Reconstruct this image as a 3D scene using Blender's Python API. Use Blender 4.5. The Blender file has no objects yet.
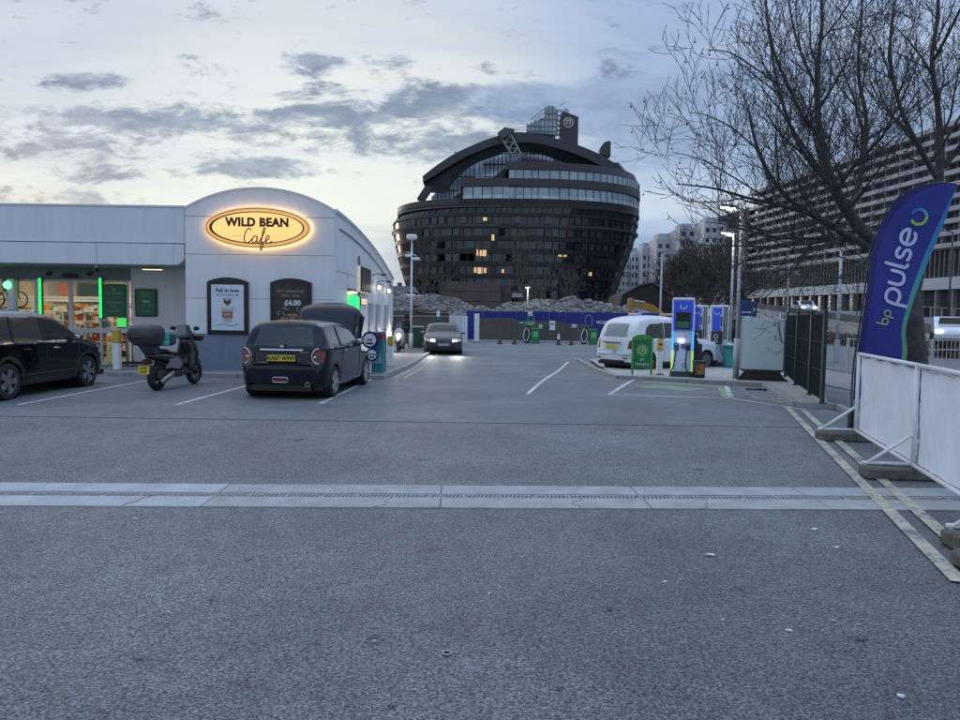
import bpy, math, random
from mathutils import Vector, Matrix, noise as mnoise
random.seed(7)
PI = math.pi
C = bpy.context.scene.collection
SC = bpy.context.scene

# ------------------------------------------------------------------ camera
F, EYE, PITCH, ROLL = 721.0, 1.72, math.radians(3.57), math.radians(0.8)
_f = Vector((0, math.cos(PITCH), -math.sin(PITCH)))
_u0 = Vector((0, math.sin(PITCH), math.cos(PITCH)))
_r0 = Vector((1, 0, 0))
_r = _r0*math.cos(ROLL) + _u0*math.sin(ROLL)
_u = -_r0*math.sin(ROLL) + _u0*math.cos(ROLL)
cam = bpy.data.objects.new('camera', bpy.data.cameras.new('camera'))
C.objects.link(cam)
m = Matrix((_r, _u, -_f)).transposed().to_4x4()
m.translation = Vector((0, 0, EYE))
cam.matrix_world = m
cam.data.sensor_width = 36
cam.data.lens = 36*F/960
cam.data.clip_end = 5000
SC.camera = cam

# ------------------------------------------------------------------ world
SUN_EL, SUN_AZ = math.radians(2), math.radians(-34)
ZEN = 2.6       # sun low, ahead and left; gain added to overhead sky to light the ground
W = bpy.data.worlds.new('World'); SC.world = W; W.use_nodes = True
try:
    W.cycles.sampling_method = 'MANUAL'; W.cycles.sample_map_resolution = 256
except Exception: pass
wn, wl = W.node_tree.nodes, W.node_tree.links
wn.clear()
def N(t, **k):
    n = wn.new(t)
    for a, b in k.items(): setattr(n, a, b)
    return n
def setin(n, i, v):
    if isinstance(v, bpy.types.NodeSocket): wl.new(v, n.inputs[i])
    else: n.inputs[i].default_value = v
def mth(op, a, b=0.0, c=0.0, clamp=False):
    n = N('ShaderNodeMath', operation=op, use_clamp=clamp)
    setin(n, 0, a); setin(n, 1, b)
    if op in ('MULTIPLY_ADD',): setin(n, 2, c)
    return n.outputs[0]
def ss(v, a, b, lo=0.0, hi=1.0):
    n = N('ShaderNodeMapRange', interpolation_type='SMOOTHSTEP')
    setin(n, 0, v); setin(n, 1, a); setin(n, 2, b); setin(n, 3, lo); setin(n, 4, hi)
    return n.outputs[0]
def mixc(f, a, b, bt='MIX'):
    n = N('ShaderNodeMixRGB', blend_type=bt)
    setin(n, 0, f); setin(n, 1, a); setin(n, 2, b)
    return n.outputs[0]
def s2l(r, g, b, k=1.0):
    f = lambda c: ((c/255.0+0.055)/1.055)**2.4 if c > 10 else c/255/12.92
    return (f(r)*k, f(g)*k, f(b)*k, 1)
tc = N('ShaderNodeTexCoord')
sep = N('ShaderNodeSeparateXYZ'); wl.new(tc.outputs['Generated'], sep.inputs[0])
X, Y, Z = sep.outputs
el = Z
# clear-sky gradient: pale in the west-facing half ahead and left, blue to the right, unseen part behind brightened near the horizon to fill the walls
leftness = ss(mth('ADD', X, mth('MULTIPLY', el, -0.10)), -0.62, 0.30, 1.0, 0.0)
hor = mixc(leftness, s2l(134, 160, 206), s2l(208, 216, 208))
mid = mixc(leftness, s2l(160, 180, 214), s2l(204, 212, 220))
top = mixc(leftness, s2l(156, 176, 213), s2l(198, 203, 214))
g1 = mixc(ss(el, 0.06, 0.22), hor, mid)
g2 = mixc(ss(el, 0.20, 0.42), g1, top)
back = ss(Y, 0.35, -0.35)
g2 = mixc(back, g2, mixc(ss(el, 0.05, 0.6), s2l(186, 202, 226), s2l(124, 150, 188)))
# afterglow of the set sun, low and a little left of the view
gd = N('ShaderNodeVectorMath', operation='DOT_PRODUCT'); wl.new(tc.outputs['Generated'], gd.inputs[0]); gd.inputs[1].default_value = (-0.150, 0.980, 0.135)
glow = ss(gd.outputs['Value'], 0.925, 0.998)
g2 = mixc(mth('MULTIPLY', glow, 0.72), g2, s2l(250, 249, 232))
zz = mth('ADD', mth('MAXIMUM', Z, 0.0), 0.10)
cx_ = mth('DIVIDE', X, zz); cy_ = mth('DIVIDE', Y, zz)
def cloud(sx, sy, ox, oy, scale, detail, rough, dist=0.0):
    cb = N('ShaderNodeCombineXYZ')
    setin(cb, 0, mth('MULTIPLY_ADD', cx_, sx, ox)); setin(cb, 1, mth('MULTIPLY_ADD', cy_, sy, oy)); setin(cb, 2, 0.0)
    t = N('ShaderNodeTexNoise'); wl.new(cb.outputs[0], t.inputs['Vector'])
    t.inputs['Scale'].default_value = scale; t.inputs['Detail'].default_value = detail
    t.inputs['Roughness'].default_value = rough; t.inputs['Distortion'].default_value = dist
    return t.outputs[0]
streak = ss(cloud(0.50, 1.1, 3.1, 7.7, 1.6, 6, 0.6, 0.6), 0.42, 0.66)
g3 = mixc(mth('MULTIPLY', streak, 0.55), g2, mixc(leftness, s2l(192, 206, 232), s2l(226, 229, 234)))
veil = ss(cloud(0.4, 1.0, 1.4, 2.2, 1.3, 5, 0.6, 0.4), 0.42, 0.70)
g3 = mixc(mth('MULTIPLY', veil, 0.34), g3, s2l(158, 170, 196))
# banks of dark broken cloud, each at its own bearing and height (tangents), edges torn by noise
yy = mth('MAXIMUM', Y, 0.05); ta = mth('DIVIDE', X, yy); te = mth('DIVIDE', Z, yy)
front = ss(Y, 0.05, 0.3)
tv = N('ShaderNodeCombineXYZ'); setin(tv, 0, ta); setin(tv, 1, te); setin(tv, 2, 0.0)
def vm(op, a, b):
    n = N('ShaderNodeVectorMath', operation=op)
    for i, v in enumerate((a, b)): setin(n, i, v)
    return n
def bank(L):
    acc = None
    for (px, py, rx, ry, wgt) in L:
        q = vm('SUBTRACT', tv.outputs[0], ((px-480)/721.0, (313+(px-480)*.014-py)/721.0, 0)).outputs[0]
        q = vm('MULTIPLY', q, (721.0/rx, 721.0/(ry*1.5), 0)).outputs[0]
        v = mth('MULTIPLY_ADD', vm('DOT_PRODUCT', q, q).outputs['Value'], -wgt, wgt)
        acc = v if acc is None else mth('MAXIMUM', acc, v)
    return mth('MAXIMUM', acc, -1.0)
fn = N('ShaderNodeCombineXYZ'); setin(fn, 0, mth('MULTIPLY', ta, 1.0)); setin(fn, 1, mth('MULTIPLY', te, 2.6)); setin(fn, 2, 0.35)
def fnoise(scale, detail, rough, off):
    t = N('ShaderNodeTexNoise'); mp = N('ShaderNodeVectorMath', operation='ADD'); wl.new(fn.outputs[0], mp.inputs[0]); mp.inputs[1].default_value = off
    wl.new(mp.outputs[0], t.inputs['Vector']); t.inputs['Scale'].default_value = scale; t.inputs['Detail'].default_value = detail; t.inputs['Roughness'].default_value = rough; t.inputs['Distortion'].default_value = 0.35
    return t.outputs[0]
n1 = fnoise(11.0, 7, 0.66, (0.3, 0.1, 0)); n1b = fnoise(34.0, 3, 0.6, (1.7, 5.1, 0))
n1 = mth('MULTIPLY_ADD', n1b, 0.22, mth('MULTIPLY', n1, 0.78))

B1 = bank([(72,150,52,13,1),(50,131,40,8,.8),(110,127,80,13,1),(190,124,110,12,1),(262,122,70,9,.9),(335,108,52,15,1),(400,118,80,20,1),(452,132,80,20,1),(318,70,32,8,.9),(370,72,30,9,.9),(78,83,40,7,.8),(255,166,68,7,1),(160,145,110,12,.35),(95,172,50,6,.6),(430,95,60,5,.6),(20,198,90,7,.5),(280,140,70,10,.8),(230,133,60,8,.7),(370,140,60,9,.6),(520,128,50,18,.7),(30,118,30,6,.6),(-80,130,90,16,1),(-160,160,80,12,.9)])
d1 = ss(mth('ADD', mth('MULTIPLY', B1, 0.40), mth('MULTIPLY', mth('SUBTRACT', n1, 0.5), 4.6)), -0.22, 0.52)
shade = fnoise(16.0, 3, 0.6, (4.0, 2.0, 0))
dk = mixc(ss(shade, 0.35, 0.65), s2l(98, 112, 142), s2l(142, 153, 174))
g4 = mixc(mth('MULTIPLY', mth('MULTIPLY', d1, front), 0.86), g3, dk)
n2 = fnoise(5.0, 5, 0.6, (7.3, 1.1, 0))
B2 = bank([(640,118,130,32,1),(560,108,90,16,.8),(720,120,140,40,1),(660,150,90,16,.8),(850,130,150,60,1),(1050,140,160,70,1),(600,160,60,14,.6)])
d2 = ss(mth('ADD', mth('MULTIPLY', B2, 0.7), mth('MULTIPLY', mth('SUBTRACT', n2, 0.5), 2.0)), -0.08, 0.48)
g5 = mixc(mth('MULTIPLY', mth('MULTIPLY', d2, front), 0.88), g4, mixc(ss(shade, 0.3, 0.7), s2l(126, 146, 182), s2l(150, 168, 200)))
# pale gap and the low blue bank under it, right of the shop
B3 = bank([(650,202,120,12,1),(760,200,120,12,.8)]); d3 = ss(mth('ADD', B3, mth('MULTIPLY', mth('SUBTRACT', n2, 0.5), 2.5)), 0.0, 0.9)
g5 = mixc(mth('MULTIPLY', mth('MULTIPLY', d3, front), 0.75), g5, s2l(204, 216, 232))
low = mth('MULTIPLY', ss(te, 0.075, 0.135, 1.0, 0.0), ss(ta, -0.20, -0.06))
g6 = mixc(mth('MULTIPLY', mth('MULTIPLY', low, front), 0.97), g5, s2l(112, 142, 196))
sky = N('ShaderNodeTexSky', sky_type='NISHITA', sun_disc=False)
sky.sun_elevation = SUN_EL; sky.sun_rotation = SUN_AZ; sky.altitude = 50
sky.air_density = 1.0; sky.dust_density = 0.2; sky.ozone_density = 2.0
gain = ss(el, 0.40, 0.95, 1.0, ZEN)
b1 = N('ShaderNodeBackground'); wl.new(sky.outputs[0], b1.inputs[0]); b1.inputs[1].default_value = 0.05
b2 = N('ShaderNodeBackground'); wl.new(g6, b2.inputs[0]); setin(b2, 1, mth('MULTIPLY', gain, 0.775))
add = N('ShaderNodeAddShader'); wl.new(b1.outputs[0], add.inputs[0]); wl.new(b2.outputs[0], add.inputs[1])
wo = N('ShaderNodeOutputWorld'); wl.new(add.outputs[0], wo.inputs[0])

sd = bpy.data.lights.new('sun', 'SUN'); sd.energy = 0.5; sd.angle = math.radians(20); sd.color = (1, 0.9, 0.78)
so = bpy.data.objects.new('sun', sd); C.objects.link(so)
sdir = Vector((math.sin(SUN_AZ)*math.cos(SUN_EL), math.cos(SUN_AZ)*math.cos(SUN_EL), math.sin(SUN_EL)))
so.rotation_euler = sdir.to_track_quat('Z', 'Y').to_euler()
SC.view_settings.view_transform = 'Standard'; SC.view_settings.look = 'None'
SC.view_settings.exposure = 0.30; SC.view_settings.gamma = 1

# ------------------------------------------------------------------ helpers
def sstep(a, b, x):
    t = min(1, max(0, (x-a)/(b-a))); return t*t*(3-2*t)
def gz(y): return -0.15*sstep(18, 26, y)
def ray(px, py): return (_f*F + _r*(px-480) - _u*(py-360)).normalized()
def at(px, py, d):                                  # point of the place seen at that pixel, d metres ahead
    v = ray(px, py); return Vector((0, 0, EYE)) + v*(d/v.y)
def G(px, py, h=0.0):                                # ... on the ground
    z = h
    for _ in range(12):
        v = ray(px, py); t = (z-EYE)/v.z; z = h + gz(v.y*t)
    return Vector((v.x*t, v.y*t, z))

MATS = {}
def mat(name, col, rough=0.6, metal=0.0, var=0.10, scale=6.0, bump=0.0, bscale=60.0, emit=0.0, spec=0.5, coat=0.0, ecol=None, alpha=None):
    if name in MATS: return MATS[name]
    m = bpy.data.materials.new(name); m.use_nodes = True; MATS[name] = m
    nt = m.node_tree; b = nt.nodes['Principled BSDF']
    c = (col[0], col[1], col[2], 1)
    b.inputs['Roughness'].default_value = rough; b.inputs['Metallic'].default_value = metal
    b.inputs['Specular IOR Level'].default_value = spec
    b.inputs['Coat Weight'].default_value = coat; b.inputs['Coat Roughness'].default_value = 0.04
    tcn = nt.nodes.new('ShaderNodeTexCoord')
    nz = nt.nodes.new('ShaderNodeTexNoise'); nz.inputs['Scale'].default_value = scale; nz.inputs['Detail'].default_value = 6
    nt.links.new(tcn.outputs['Object'], nz.inputs['Vector'])
    mr = nt.nodes.new('ShaderNodeMapRange'); mr.inputs[1].default_value = 0.3; mr.inputs[2].default_value = 0.7
    mr.inputs[3].default_value = 1-var; mr.inputs[4].default_value = 1+var
    nt.links.new(nz.outputs[0], mr.inputs[0])
    mx = nt.nodes.new('ShaderNodeVectorMath'); mx.operation = 'SCALE'; mx.inputs[0].default_value = c[:3]
    nt.links.new(mr.outputs[0], mx.inputs[3]); nt.links.new(mx.outputs[0], b.inputs['Base Color'])
    if emit:
        b.inputs['Emission Color'].default_value = (*(ecol or col)[:3], 1); b.inputs['Emission Strength'].default_value = emit
    if bump:
        n2 = nt.nodes.new('ShaderNodeTexNoise'); n2.inputs['Scale'].default_value = bscale; n2.inputs['Detail'].default_value = 4
        nt.links.new(tcn.outputs['Object'], n2.inputs['Vector'])
        bp = nt.nodes.new('ShaderNodeBump'); bp.inputs['Strength'].default_value = bump; bp.inputs['Distance'].default_value = 0.02
        nt.links.new(n2.outputs[0], bp.inputs['Height']); nt.links.new(bp.outputs[0], b.inputs['Normal'])
    if alpha is not None: b.inputs['Alpha'].default_value = alpha
    return m
def glass(name, tint, clear=0.5, rough=0.03):
    if name in MATS: return MATS[name]
    m = bpy.data.materials.new(name); m.use_nodes = True; MATS[name] = m
    nt = m.node_tree; nt.nodes.clear()
    o = nt.nodes.new('ShaderNodeOutputMaterial'); mx = nt.nodes.new('ShaderNodeMixShader')
    p = nt.nodes.new('ShaderNodeBsdfPrincipled'); p.inputs['Base Color'].default_value = (*tint, 1)
    p.inputs['Roughness'].default_value = rough; p.inputs['Specular IOR Level'].default_value = 0.8
    t = nt.nodes.new('ShaderNodeBsdfTransparent'); t.inputs[0].default_value = (0.85, 0.92, 0.9, 1)
    fr = nt.nodes.new('ShaderNodeFresnel'); fr.inputs[0].default_value = 1.5
    ma = nt.nodes.new('ShaderNodeMath'); ma.operation = 'MULTIPLY_ADD'; ma.inputs[1].default_value = 1.2; ma.inputs[2].default_value = 1-clear; ma.use_clamp = True
    nt.links.new(fr.outputs[0], ma.inputs[0]); nt.links.new(ma.outputs[0], mx.inputs[0])
    nt.links.new(t.outputs[0], mx.inputs[1]); nt.links.new(p.outputs[0], mx.inputs[2]); nt.links.new(mx.outputs[0], o.inputs[0])
    return m

class MB:
    def __init__(s): s.v = []; s.f = []
    def quad(s, *p):
        i = len(s.v); s.v += [tuple(q) for q in p]; s.f.append(tuple(range(i, i+len(p)))); return s
    def box(s, x0, x1, y0, y1, z0, z1, M=None):
        P = [(x0,y0,z0),(x1,y0,z0),(x1,y1,z0),(x0,y1,z0),(x0,y0,z1),(x1,y0,z1),(x1,y1,z1),(x0,y1,z1)]
        if M is not None: P = [tuple(M @ Vector(p)) for p in P]
        i = len(s.v); s.v += P
        s.f += [tuple(i+k for k in q) for q in ((0,3,2,1),(4,5,6,7),(0,1,5,4),(1,2,6,5),(2,3,7,6),(3,0,4,7))]; return s
    def bbox(s, x0, x1, y0, y1, z0, z1, b=0.01, M=None):     # chamfered box
        b = min(b, (x1-x0)*.45, (y1-y0)*.45, (z1-z0)*.45)
        def ring(ix, z): return [(x0+ix,y0+ix,z),(x1-ix,y0+ix,z),(x1-ix,y1-ix,z),(x0+ix,y1-ix,z)]
        def oct_(z): return [(x0+b,y0,z),(x1-b,y0,z),(x1,y0+b,z),(x1,y1-b,z),(x1-b,y1,z),(x0+b,y1,z),(x0,y1-b,z),(x0,y0+b,z)]
        def octi(z):
            c = 2*b; return [(x0+c,y0+b,z),(x1-c,y0+b,z),(x1-b,y0+c,z),(x1-b,y1-c,z),(x1-c,y1-b,z),(x0+c,y1-b,z),(x0+b,y1-c,z),(x0+b,y0+c,z)]
        rs = [octi(z0), oct_(z0+b), oct_(z1-b), octi(z1)]
        i = len(s.v)
        for r in rs: s.v += [tuple((M @ Vector(p)) if M is not None else p) for p in r]
        for k in range(3):
            for j in range(8):
                a = i+k*8+j; c = i+k*8+(j+1) % 8; s.f.append((a, c, c+8, a+8))
        s.f.append(tuple(i+j for j in range(7, -1, -1))); s.f.append(tuple(i+24+j for j in range(8))); return s
    def tube(s, pts, rad, n=8, cap=True, flat=None):
        pts = [Vector(p) for p in pts]
        if not hasattr(rad, '__len__'): rad = [rad]*len(pts)
        i0 = len(s.v); up = None
        for k, p in enumerate(pts):
            t = (pts[min(k+1, len(pts)-1)]-pts[max(k-1, 0)])
            if t.length < 1e-9: t = Vector((0,0,1))
            t.normalize()
            if up is None: up = Vector((0,0,1)) if abs(t.z) < .9 else Vector((1,0,0))
            a = t.cross(up)
            if a.length < 1e-6: a = t.orthogonal()
            a.normalize(); b = a.cross(t); up = b
            for j in range(n):
                th = 2*PI*j/n
                r = rad[k]
                ra, rb = (r if not hasattr(r, '__len__') else r[0]), (r if not hasattr(r, '__len__') else r[1])
                s.v.append(tuple(p + a*math.cos(th)*ra + b*math.sin(th)*rb))
        for k in range(len(pts)-1):
            for j in range(n):
                q = i0+k*n+j; w = i0+k*n+(j+1) % n; s.f.append((q, w, w+n, q+n))
        if cap and n > 2:
            s.f.append(tuple(i0+j for j in range(n-1, -1, -1))); e = i0+(len(pts)-1)*n; s.f.append(tuple(e+j for j in range(n)))
        return s
    def cyl(s, x, y, z0, z1, r, r2=None, n=16): return s.tube([(x,y,z0),(x,y,z1)], [r, r if r2 is None else r2], n)
    def lathe(s, prof, n=24, M=None, axis='z'):               # prof: (r, h)
        i0 = len(s.v)
        for r, h in prof:
            for j in range(n):
                th = 2*PI*j/n; c, d = math.cos(th)*r, math.sin(th)*r
                p = (c, d, h) if axis == 'z' else ((h, c, d) if axis == 'x' else (c, h, d))
                if M is not None: p = tuple(M @ Vector(p))
                s.v.append(p)
        for k in range(len(prof)-1):
            for j in range(n):
                q = i0+k*n+j; w = i0+k*n+(j+1) % n; s.f.append((q, w, w+n, q+n))
        return s
    def prism(s, poly, d0, d1, axis='y', M=None):             # 2-D outline pushed from d0 to d1
        def P(a, b, d):
            p = {'y': (a, d, b), 'x': (d, a, b), 'z': (a, b, d)}[axis]
            return tuple(M @ Vector(p)) if M is not None else p
        n = len(poly); i = len(s.v)
        s.v += [P(a, b, d0) for a, b in poly] + [P(a, b, d1) for a, b in poly]
        s.f.append(tuple(range(i, i+n))); s.f.append(tuple(range(i+2*n-1, i+n-1, -1)))
        for k in range(n):
            q = i+k; w = i+(k+1) % n; s.f.append((q, q+n, w+n, w))
        return s
    def sphere(s, c, r, n=10, sc=(1,1,1)):
        prof = [(max(1e-4, math.sin(PI*k/n))*1.0, -math.cos(PI*k/n)) for k in range(n+1)]
        M = Matrix.Translation(Vector(c)) @ Matrix.Diagonal((r*sc[0], r*sc[1], r*sc[2], 1))
        return s.lathe(prof, n=max(6, n), M=M)
    def mesh(s, name, m=None, smooth=False, fix=False):
        me = bpy.data.meshes.new(name); me.from_pydata(s.v, [], s.f)
        if m is not None: me.materials.append(m)
        if smooth:
            me.polygons.foreach_set('use_smooth', [True]*len(me.polygons))
        if fix:
            import bmesh
            bm = bmesh.new(); bm.from_mesh(me); bmesh.ops.remove_doubles(bm, verts=bm.verts, dist=1e-5)
            bmesh.ops.recalc_face_normals(bm, faces=bm.faces); bm.to_mesh(me); bm.free()
        me.update(); return me
    def build(s, name, m, parent=None, smooth=False, kind=None, loc=None, fix=True, ang=None):
        me = s.mesh(name, m, smooth, fix)
        if ang is not None:
            try: me.set_sharp_from_angle(angle=math.radians(ang))
            except Exception: pass
        o = bpy.data.objects.new(name, me); C.objects.link(o); o.parent = parent
        if loc is not None: o.location = loc
        if kind: o['kind'] = kind
        return o
def tag(o, label=None, cat=None, group=None, kind=None):
    if label: o['label'] = label
    if cat: o['category'] = cat
    if group: o['group'] = group
    if kind: o['kind'] = kind
    return o
def thing(name, label, cat, loc=(0,0,0), rz=0.0, group=None, s=1.0):
    o = bpy.data.objects.new(name, None); o.empty_display_size = 0.2; C.objects.link(o)
    o.location = loc; o.rotation_euler = (0, 0, rz); o.scale = (s, s, s)
    return tag(o, label, cat, group)
def inst(name, mesh, parent, loc=(0,0,0), rot=(0,0,0), sc=None):
    o = bpy.data.objects.new(name, mesh); C.objects.link(o); o.parent = parent; o.location = loc; o.rotation_euler = rot
    if sc: o.scale = sc
    return o
def copy_tree(o, parent=None, label=None, loc=None, rz=None, s=None):
    c = o.copy(); C.objects.link(c); c.parent = parent
    if label: c['label'] = label
    if loc is not None: c.location = loc
    if rz is not None: c.rotation_euler = (0, 0, rz)
    if s is not None: c.scale = (s, s, s)
    for ch in list(o.children): copy_tree(ch, c)
    return c
def text(s, size, m, parent, loc, rot=(PI/2,0,0), name='lettering', ext=0.002, align='CENTER', sx=1.0, bold=0.0, shear=0.0, spacing=1.0):
    cu = bpy.data.curves.new('t', 'FONT'); cu.body = s; cu.size = size; cu.extrude = ext; cu.align_x = align; cu.align_y = 'CENTER'
    cu.offset = bold; cu.shear = shear; cu.space_character = spacing; cu.resolution_u = 3
    t = bpy.data.objects.new('t', cu); C.objects.link(t)
    bpy.context.view_layer.update()
    me = bpy.data.meshes.new_from_object(t); bpy.data.objects.remove(t); me.materials.clear(); me.materials.append(m)
    o = bpy.data.objects.new(name, me); C.objects.link(o); o.parent = parent; o.location = loc; o.rotation_euler = rot; o.scale = (sx, 1, 1)
    return o
def catmull(P, n=8):
    P = [Vector(p) for p in P]; out = []
    for i in range(len(P)-1):
        a = P[max(i-1,0)]; b = P[i]; c = P[i+1]; d = P[min(i+2, len(P)-1)]
        for k in range(n):
            t = k/n
            out.append(0.5*((2*b)+(c-a)*t+(2*a-5*b+4*c-d)*t*t+(-a+3*b-3*c+d)*t*t*t))
    out.append(P[-1]); return out
def ribbon(mb, pts, w, y0, y1, n=6, M=None, smooth=True):   # a rounded stroke in the x-z plane, from depth y0 to y1
    P = catmull([Vector((p[0], p[1])) .to_3d() for p in pts], n) if smooth and len(pts) > 2 else [Vector((p[0], p[1], 0)) for p in pts]
    L, R = [], []
    for i, p in enumerate(P):
        t = P[min(i+1, len(P)-1)] - P[max(i-1, 0)]
        if t.length < 1e-9: continue
        t.normalize(); nrm = Vector((-t.y, t.x, 0)); L.append(p+nrm*w/2); R.append(p-nrm*w/2)
    def arc(c, t, sgn):
        a0 = math.atan2(t.y, t.x); return [c+Vector((math.cos(a0+sgn*th), math.sin(a0+sgn*th), 0))*w/2 for th in (-PI/3, 0, PI/3)]
    for i in range(len(L)-1):
        poly = [R[i], R[i+1], L[i+1], L[i]]
        mb.prism([(q.x, q.y) for q in poly], y0, y1, 'y', M)
    for c in (P[0], P[-1]):
        mb.prism([(c.x+math.cos(2*PI*k/10)*w/2, c.y+math.sin(2*PI*k/10)*w/2) for k in range(10)], y0-1e-4, y1+1e-4, 'y', M)
def arcpts(cx, cy, r, a0, a1, n=10, ry=None):
    ry = r if ry is None else ry
    return [(cx+r*math.cos(math.radians(a0+(a1-a0)*k/n)), cy+ry*math.sin(math.radians(a0+(a1-a0)*k/n))) for k in range(n+1)]
def disc(cx, cz, r, n=28, rz=None): return [(cx+r*math.cos(2*PI*k/n), cz+(rz or r)*math.sin(2*PI*k/n)) for k in range(n)]
def rrect(x0, x1, z0, z1, r, n=4):
    out = []
    for cx, cz, a in ((x1-r, z0+r, -90), (x1-r, z1-r, 0), (x0+r, z1-r, 90), (x0+r, z0+r, 180)):
        out += [(cx+r*math.cos(math.radians(a+90*k/n)), cz+r*math.sin(math.radians(a+90*k/n))) for k in range(n+1)]
    return out
def lamp(name, loc, power, col, r=0.1, parent=None):
    l = bpy.data.lights.new(name, 'POINT'); l.energy = power; l.color = col; l.shadow_soft_size = r
    o = bpy.data.objects.new(name, l); C.objects.link(o); o.location = loc; o.parent = parent; return o

# ------------------------------------------------------------------ materials
white_paint = mat('white_paint', (0.78,0.79,0.80), 0.45, var=0.05, scale=2)
white_wall = mat('white_wall', (0.80,0.81,0.82), 0.5, var=0.05, scale=1.2, bump=0.05)
fascia_m = mat('fascia_panel', (0.72,0.74,0.77), 0.4, var=0.04, scale=1)
def streaks(m, amt=.10):
    nt = m.node_tree; b = nt.nodes['Principled BSDF']; src = b.inputs['Base Color'].links[0].from_socket; g = nt.nodes.new('ShaderNodeNewGeometry'); mp = nt.nodes.new('ShaderNodeVectorMath'); mp.operation = 'MULTIPLY'; mp.inputs[1].default_value = (5,5,.35)
    z = nt.nodes.new('ShaderNodeTexNoise'); z.inputs['Scale'].default_value = 1.5; z.inputs['Detail'].default_value = 6; mr = nt.nodes.new('ShaderNodeMapRange'); mr.inputs[1].default_value = .48; mr.inputs[2].default_value = .72; mr.inputs[3].default_value = 1; mr.inputs[4].default_value = 1-amt*2
    nt.links.new(g.outputs['Position'], mp.inputs[0]); nt.links.new(mp.outputs[0], z.inputs['Vector']); nt.links.new(z.outputs[0], mr.inputs[0]); v = nt.nodes.new('ShaderNodeVectorMath'); v.operation = 'SCALE'; nt.links.new(src, v.inputs[0]); nt.links.new(mr.outputs[0], v.inputs[3]); nt.links.new(v.outputs[0], b.inputs['Base Color'])
streaks(white_wall, .03); streaks(fascia_m, .035)
plinth_m = mat('plinth_blue_grey', (0.19,0.235,0.30), 0.5, var=0.08)
soffit_m = mat('soffit', (0.36,0.38,0.36), 0.6)
black = mat('black_plastic', (0.012,0.013,0.015), 0.35, var=0.2)
rubber = mat('rubber', (0.02,0.02,0.021), 0.75, var=0.2, bump=0.1)
dgrey = mat('dark_grey', (0.05,0.052,0.056), 0.5)
mgrey = mat('mid_grey', (0.22,0.23,0.24), 0.55)
alu = mat('aluminium', (0.55,0.56,0.58), 0.35, 0.7)
alu_white = mat('white_aluminium', (0.62,0.64,0.66), 0.4)
galv = mat('galvanised', (0.42,0.44,0.46), 0.5, 0.4, var=0.15, scale=9)
chrome = mat('chrome', (0.7,0.7,0.72), 0.12, 1.0)
def worn(name, col, wear, under=(0.17,0.185,0.2), scale=22):
    m = mat(name, col, 0.75, var=0.2, scale=9); nt = m.node_tree; b = nt.nodes['Principled BSDF']; src = b.inputs['Base Color'].links[0].from_socket
    g = nt.nodes.new('ShaderNodeNewGeometry'); z = nt.nodes.new('ShaderNodeTexNoise'); z.inputs['Scale'].default_value = scale; z.inputs['Detail'].default_value = 5; z.inputs['Roughness'].default_value = .7
    z2 = nt.nodes.new('ShaderNodeTexNoise'); z2.inputs['Scale'].default_value = 2.2; mr = nt.nodes.new('ShaderNodeMapRange'); mm = nt.nodes.new('ShaderNodeMath'); mm.operation = 'MULTIPLY_ADD'; mm.inputs[1].default_value = .6
    nt.links.new(g.outputs['Position'], z.inputs['Vector']); nt.links.new(g.outputs['Position'], z2.inputs['Vector']); nt.links.new(z2.outputs[0], mm.inputs[0]); nt.links.new(z.outputs[0], mm.inputs[2]); nt.links.new(mm.outputs[0], mr.inputs[0])
    mr.inputs[1].default_value = .88-wear; mr.inputs[2].default_value = 1.0-wear; mx = nt.nodes.new('ShaderNodeMixRGB'); nt.links.new(mr.outputs[0], mx.inputs[0]); nt.links.new(src, mx.inputs[1]); mx.inputs[2].default_value = (*under, 1); nt.links.new(mx.outputs[0], b.inputs['Base Color']); return m
line_white = worn('road_paint', (0.60,0.61,0.61), 0.06)
red_m = mat('red', (0.4,0.02,0.02), 0.4)
yellow_m = mat('yellow', (0.62,0.42,0.03), 0.5)
plate_y = mat('plate_yellow', (0.72,0.55,0.05), 0.45, var=0.03)
green_m = mat('green_board', (0.008,0.16,0.05), 0.45)
green_l = mat('green_trim', (0.06,0.30,0.05), 0.45)
navy = mat('navy', (0.012,0.02,0.11), 0.45)
white_l = mat('white_print', (0.8,0.8,0.8), 0.5, var=0.02)
neon_g = mat('neon_green', (0.05,0.9,0.25), 0.4, emit=1.1, ecol=(0.02,0.8,0.16))
teal = mat('teal', (0.03,0.26,0.26), 0.5)
concrete = mat('concrete', (0.34,0.34,0.33), 0.85, var=0.16, scale=5, bump=0.3)
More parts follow.
